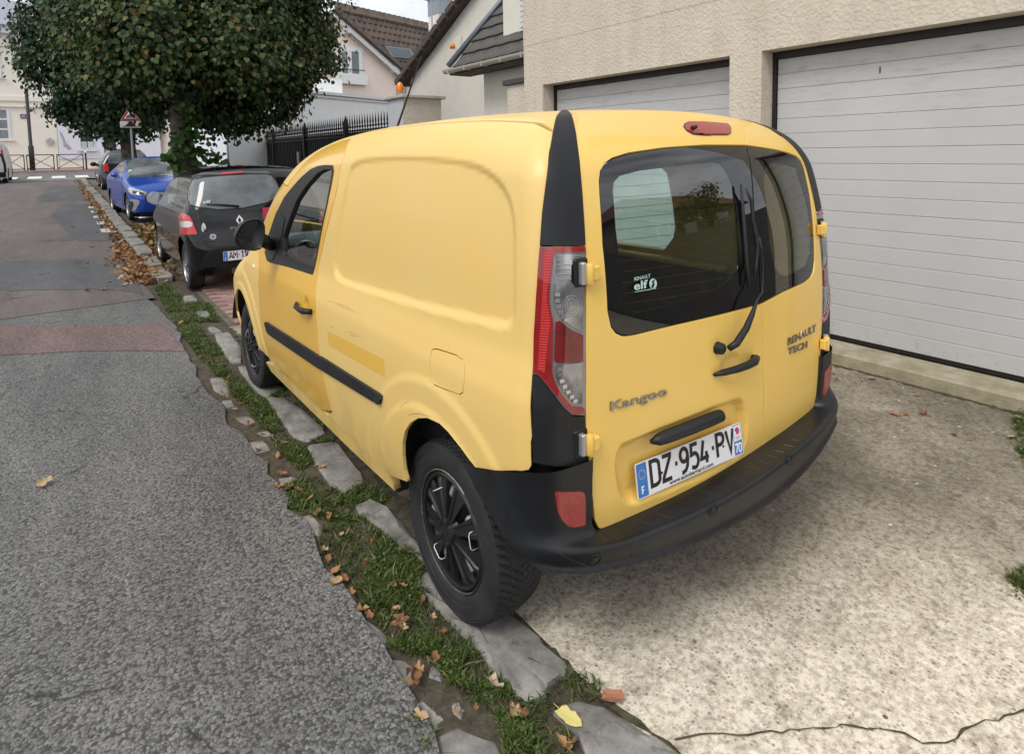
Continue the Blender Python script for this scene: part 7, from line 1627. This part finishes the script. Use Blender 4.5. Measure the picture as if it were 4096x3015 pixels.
for u, v, s_ in ((520, 632, .05), (582, 634, .035), (682, 630, .045), (850, 745, .035), (180, 410, .03), (250, 376, .03), (340, 448, .025), (203, 440, .025), (1137, 548, .04), (1165, 762, .05), (1205, 655, .04), (642, 530, .03), (630, 825, .022), (395, 438, .04)):
    p = at_g(*Z3b([(u, v)])[0]); put_leaf((p[0], p[1], .008), s_*.75, LV[rng.integers(len(LV))], *GL2, flat=.15)
GL3 = ('small dry leaf lying on the road surface', 'fallen leaves on the road')
for u, v in ((168, 533), (200, 545), (190, 580), (225, 640), (192, 642), (100, 1070), (160, 500)):
    p = G2(u, v); put_leaf((p[0], p[1], .03), .045, LV[rng.integers(len(LV))], *GL3, flat=.15)
# tell the look-alike leaves apart: by colour, then by their order from the camera
def ordinal(k): return '%d%s' % (k, 'th' if 10 <= k % 100 <= 20 else {1: 'st', 2: 'nd', 3: 'rd'}.get(k % 10, 'th'))
LCN = {'dry_leaf_0': 'russet', 'dry_leaf_1': 'tan', 'dry_leaf_2': 'dark brown', 'dry_leaf_3': 'pale brown', 'dry_leaf_4': 'deep brown'}
for grp, where in (('fallen leaves in the gutter', 'in the grassy gutter'), ('fallen leaves on the driveway', 'on the concrete driveway'), ('fallen leaves on the road', 'on the road surface')):
    byc = {}
    for o in COL.objects:
        if o.get('group') == grp: byc.setdefault(LCN[o.data.materials[0].name], []).append(o)
    for cn, L_ in byc.items():
        L_.sort(key=lambda o: (o.location-Vector(CAM)).length)
        for k, o in enumerate(L_): o['label'] = '%s dry leaf %s, %s' % (cn, where, 'nearest of its colour to the camera' if k == 0 else ordinal(k+1)+' of its colour from the camera')
# drifts of leaves along the kerb further up: far too many to count
n = 2600; ys = np.concatenate([rng.uniform(6.9, 10.5, 1500), rng.uniform(10, 34, 1100)]); xs = -1.06+rng.normal(size=n)*np.where(ys < 9.5, .15, .08)+np.where(ys < 9, .05, 0); P = np.stack([xs, ys, gz(ys)+.010+.014*rng.random(n)*np.exp(-((xs+1.03)/.12)**2)], 1)
M_drift = leaf_mat('drift_leaves', [(0., (.14, .07, .032)), (.4, (.27, .135, .058)), (.75, (.38, .215, .095)), (1., (.50, .36, .19))], .1)
dl = leaves_mesh('leaf_drift', P, np.stack([rng.normal(size=n)*.5, rng.normal(size=n)*.5, np.ones(n)], 1), .062, M_drift, None, droop=-.02); tag(dl, 'drift of brown fallen leaves along the kerb', 'leaves', kind='stuff')
n = 900; P = np.stack([rng.uniform(-.75, .3, n), rng.uniform(8.9, 13.5, n), 0*np.ones(n)], 1); P[:, 2] = gz(P[:, 1])+.012; dl = leaves_mesh('verge_leaves', P, np.stack([rng.normal(size=n)*.5, rng.normal(size=n)*.5, np.ones(n)], 1), .07, M_drift, None, droop=-.05); tag(dl, 'brown leaves scattered over the verge between the cars', 'leaves', kind='stuff')
n = 9000; P2 = np.stack([rng.uniform(-.74, .25, n), rng.uniform(9.3, 13.6, n)], 1); k = np.sin(P2[:, 0]*7+1)*np.sin(P2[:, 1]*3)+.4*rng.normal(size=n) > -.1; P2 = P2[k]; n = len(P2); b_ = np.stack([P2[:, 0], P2[:, 1], gz(P2[:, 1])-.005], 1); a = rng.uniform(0, 6.28, n); s_ = np.stack([np.cos(a), np.sin(a), 0*a], 1)*.004; t_ = b_+np.stack([rng.normal(size=n)*.02, rng.normal(size=n)*.02, rng.uniform(.02, .06, n)], 1)
tag(mobj('verge_grass', np.stack([b_-s_, b_+s_, t_], 1).reshape(-1, 3), np.arange(n*3).reshape(-1, 3), M_grass), 'thin grass on the verge between the parked cars', 'grass', kind='stuff')
# ================================================================== street furniture
ZFa = zoomer(0, 0, .48426)
FPZ = float(gz(47))+.13
def barrier(u0, u1, lab):
    x0 = at_y(*ZFa([(u0, 1400)])[0], 47.0)[0]; x1 = at_y(*ZFa([(u1, 1400)])[0], 47.0)[0]; b = thing('pedestrian_barrier', lab, 'barrier', ((x0+x1)/2, 47, FPZ), 'crossed railings along the far pavement'); z0, z1 = FPZ, FPZ+1.0; r = .028; mm = M_iron
    for x in (x0, x1): MB().tube([(x, 47, z0), (x, 47, z1)], r, 8).build('post', mm, b)
    MB().tube([(x0, 47, z1), (x1, 47, z1)], r, 8).build('top_rail', mm, b); MB().tube([(x0, 47, z0+.12), (x1, 47, z0+.12)], r*.8, 8).build('bottom_rail', mm, b)
    MB().tube([(x0, 47, z1), (x1, 47, z0+.12)], .02, 6).build('diagonal', mm, b); MB().tube([(x0, 47.03, z0+.12), (x1, 47.03, z1)], .02, 6).build('diagonal', mm, b); MB().lathe([(.05, -.03), (.05, .03)], ((x0+x1)/2, 47, (z0+.12+z1)/2), 'y', 12).build('centre_disc', mm, b)
barrier(0, 205, 'crossed railing left of the lamp post, next to the pale van'); barrier(228, 450, 'crossed railing at the foot of the lamp post'); barrier(478, 692, 'crossed railing nearest the bollard')
bx2 = at_y(*ZFa([(716, 1400)])[0], 47.0)[0]; bo = thing('bollard', 'dark bollard with a white ball top beside the railings', 'bollard', (bx2, 47, FPZ)); MB().tube([(bx2, 47, FPZ), (bx2, 47, FPZ+1.08)], .05, 10).build('post', M_iron, bo); MB().sphere((bx2, 47, FPZ+1.13), .075, 12, 8).build('ball', M_white2, bo, smooth=True)
lx = at_y(72*S2, 374*S2, 49.0)[0]; lpz = float(gz(47))+.13; LPo = thing('lamp_post', 'tall black lamp post in front of the cream building', 'lamp post', (lx, 49, lpz)); MB().tube([(lx, 49, lpz), (lx, 49, lpz+1.6), (lx, 49, lpz+1.65), (lx, 49, lpz+11.5)], [.15, .15, .10, .08], 12).build('post', M_iron, LPo, smooth=True)
lz = at_y(60*S2, 194*S2, 49)[2]; MB().lathe([(0, -.05), (.22, -.05), (.24, .05), (.10, .28), (0, .32)], (lx, 48.75, lz), 'z', 14).build('white_lantern', M_white2, LPo, smooth=True); MB().bar((lx, 49, lz+.15), (lx, 48.75, lz+.15), .06, .06).build('bracket', M_iron, LPo)
sg = thing('street_name_sign', 'small blue street name plate on the cream building', 'sign', (BX(56), YB-.05, BZ(255))); MB().box((BX(51), YB-.06, BZ(260)), (BX(64), YB-.004, BZ(251))).build('plate', mat('name_plate_blue', (.02, .05, .14), .5), sg)
for k, (a, b) in enumerate(((54, 61), (52.5, 63))): MB().box((BX(a), YB-.066, BZ(254.8+k*3)), (BX(b), YB-.061, BZ(253.4+k*3))).build('lettering', mat('plate_lettering_white%d' % k, (.5, .52, .55), .6), sg)
# warning sign and hump plate
YS = 18.8
def sgp(u, v): q = at_y(*ZFa([(u, v)])[0], YS); return (q[0], q[2])
a, b = sgp(1000, 995), sgp(1156, 995); cx_ = (a[0]+b[0])/2; wd = (b[0]-a[0]); zb = a[1]
WS = thing('warning_sign', 'red bordered triangular warning sign with a hump plate below', 'sign', (cx_, YS, gz(YS)))
MB().tube([(cx_, YS+.05, gz(YS)), (cx_, YS+.05, zb+wd*.9)], .03, 8).build('post', mat('galvanised', (.30, .31, .32), .5, metal=.5), WS)
def tri(s_, yy, m_, nm): h_ = wd*.866; c = zb+h_*.35; return MB().prism([(cx_+(x-cx_)*s_, c+(z-c)*s_) for x, z in ((cx_-wd/2, zb), (cx_+wd/2, zb), (cx_, zb+h_))], 'y', YS+yy, YS+yy-.012).build(nm, m_, WS)
tri(1.06, .03, M_white2, 'triangle_edge'); tri(1., .016, mat('sign_border_red', (.45, .02, .025), .45), 'red_triangle'); tri(.66, .002, M_white2, 'white_field')
for k, (dx, hh) in enumerate(((-.17, .20), (-.06, .30), (.06, .30), (.17, .2))): MB().bar((cx_+dx*wd-.02, YS-.013, zb+wd*.14), (cx_+dx*wd+.03, YS-.013, zb+wd*(.14+hh*.9)), .02, wd*.055).build('black_figure', M_ink, WS)
c0, c1 = sgp(990, 1003), sgp(1166, 1057); MB().box((c0[0], YS-.01, c1[1]), (c1[0], YS+.015, c0[1]), bev=.004).build('hump_plate', mat('plate_pale', (.62, .58, .52), .5), WS)
P_ = [(c0[0]+(c1[0]-c0[0])*t, c1[1]+.03+(.012+.16*math.exp(-((t-.5)/.17)**2))) for t in np.linspace(.08, .92, 20)]; MB().prism([(P_[0][0], c1[1]+.03)]+P_+[(P_[-1][0], c1[1]+.03)], 'y', YS-.013, YS-.017).build('hump_symbol', M_ink, WS)
s2x = at_y(*ZFa([(885, 1150)])[0], 27.5)[0]; s2 = thing('sign_post', 'thin post with a dark sign seen edge-on beside the far trunks', 'sign', (s2x, 27.5, gz(27.5))); MB().tube([(s2x, 27.5, gz(27.5)), (s2x, 27.5, 3.0)], .035, 8).build('post', M_iron, s2); MB().box((s2x-.35, 27.47, 2.75), (s2x+.35, 27.46, 2.95)).build('plate', M_iron, s2)
# ================================================================== houses behind us that the tail glass mirrors
SH = thing('stone_house', 'rubble stone house with a red tiled roof behind the camera', 'house', (14, -15, 0)); M_rub2 = tex_mat('rubble_stone', lambda t, b, v: (t.links.new(ramp(t, tvor(t, v, 3.2).outputs['Color'], [(0, (.12, .09, .06)), (1, (.34, .27, .2))]), b.inputs['Base Color']), None))
MB().box((8.5, -20, 0), (21, -12.5, 4.4)).build('wall', M_rub2, SH); MB().add([(7.9, -20.6, 4.4), (21.6, -20.6, 4.4), (21.6, -11.9, 4.4), (7.9, -11.9, 4.4), (11.5, -16.2, 6.6), (18, -16.2, 6.6)], [(0, 1, 5, 4), (1, 2, 5), (2, 3, 4, 5), (3, 0, 4), (3, 2, 1, 0)]).build('roof', mat('red_tile_roof', (.22, .085, .05), .85, var=.2, vscale=4), SH)
for x in (10.2, 13.4, 16.6):
    w2 = MB().box((x, -12.5, 1.9), (x+1.1, -12.44, 3.6)).build('window', M_white2, SH); MB().box((x+.1, -12.44, 2.0), (x+1.0, -12.43, 3.5)).build('pane', M_pane, w2); MB().box((x-.35, -12.5, 3.62), (x+1.45, -12.42, 3.95)).build('lintel', M_white2, w2)
GW = thing('garden_wall', 'grey garden wall with a gate pillar behind the camera', 'wall', (6, -6, 0)); M_gwall = mat('dark_garden_wall', (.10, .095, .085), .9, var=.2, vscale=4)
MB().box((3.0, -1.78, 0), (3.2, -9, 1.7)).build('wall', M_gwall, GW); MB().box((3.2, -6.2, 0), (14, -6.0, 1.9)).build('wall', M_gwall, GW); gp2 = MB().box((5.6, -6.0, 0), (6.2, -5.5, 2.3)).build('gate_pillar', mat('grey_pillar', (.30, .29, .27), .9), GW); text('house_number', '92', .28, M_ink, gp2, (6.05, -5.497, 1.75), (-1, 0, 0), (0, 0, 1))
tb = np.array([9.2, -8.2, 0]); GT = thing('garden_tree', 'small leafy garden tree behind the camera', 'tree', tuple(tb)); MB().tube([tb, tb+np.array([0, 0, 1.4]), tb+np.array([.1, 0, 2.6])], [.12, .09, .05], 8).build('trunk', M_bark, GT, smooth=True); P, Nv = crown_points([(tb+np.array([0, 0, 3.2]), 1.0), (tb+np.array([.7, .2, 3.9]), .7), (tb+np.array([-.6, 0, 2.7]), .6)], 9, 30, .18, ); leaves_mesh('crown', P, Nv, .13, M_leafB, GT)
# ================================================================== the other side of the street, out of frame
strip('opposite_pavement', -13, -9.0, -26, 36, 40, .12, M_path); tag(MB().box((-9.0, -26, -.1), (-8.85, 30, .10)).build('opposite_kerb', M_stone), kind='structure')
OW = thing('opposite_wall', 'long low rendered garden wall across the street, out of frame', 'wall', (-13.2, 2, .1)); MB().box((-13.4, -26, 0), (-13.0, 34, 1.6)).build('wall', render_mat('opposite_wall_render', (.42, .39, .33), 26., .012, .6), OW); MB().box((-13.46, -26.05, 1.6), (-12.94, 34.05, 1.68)).build('coping', M_stone, OW)
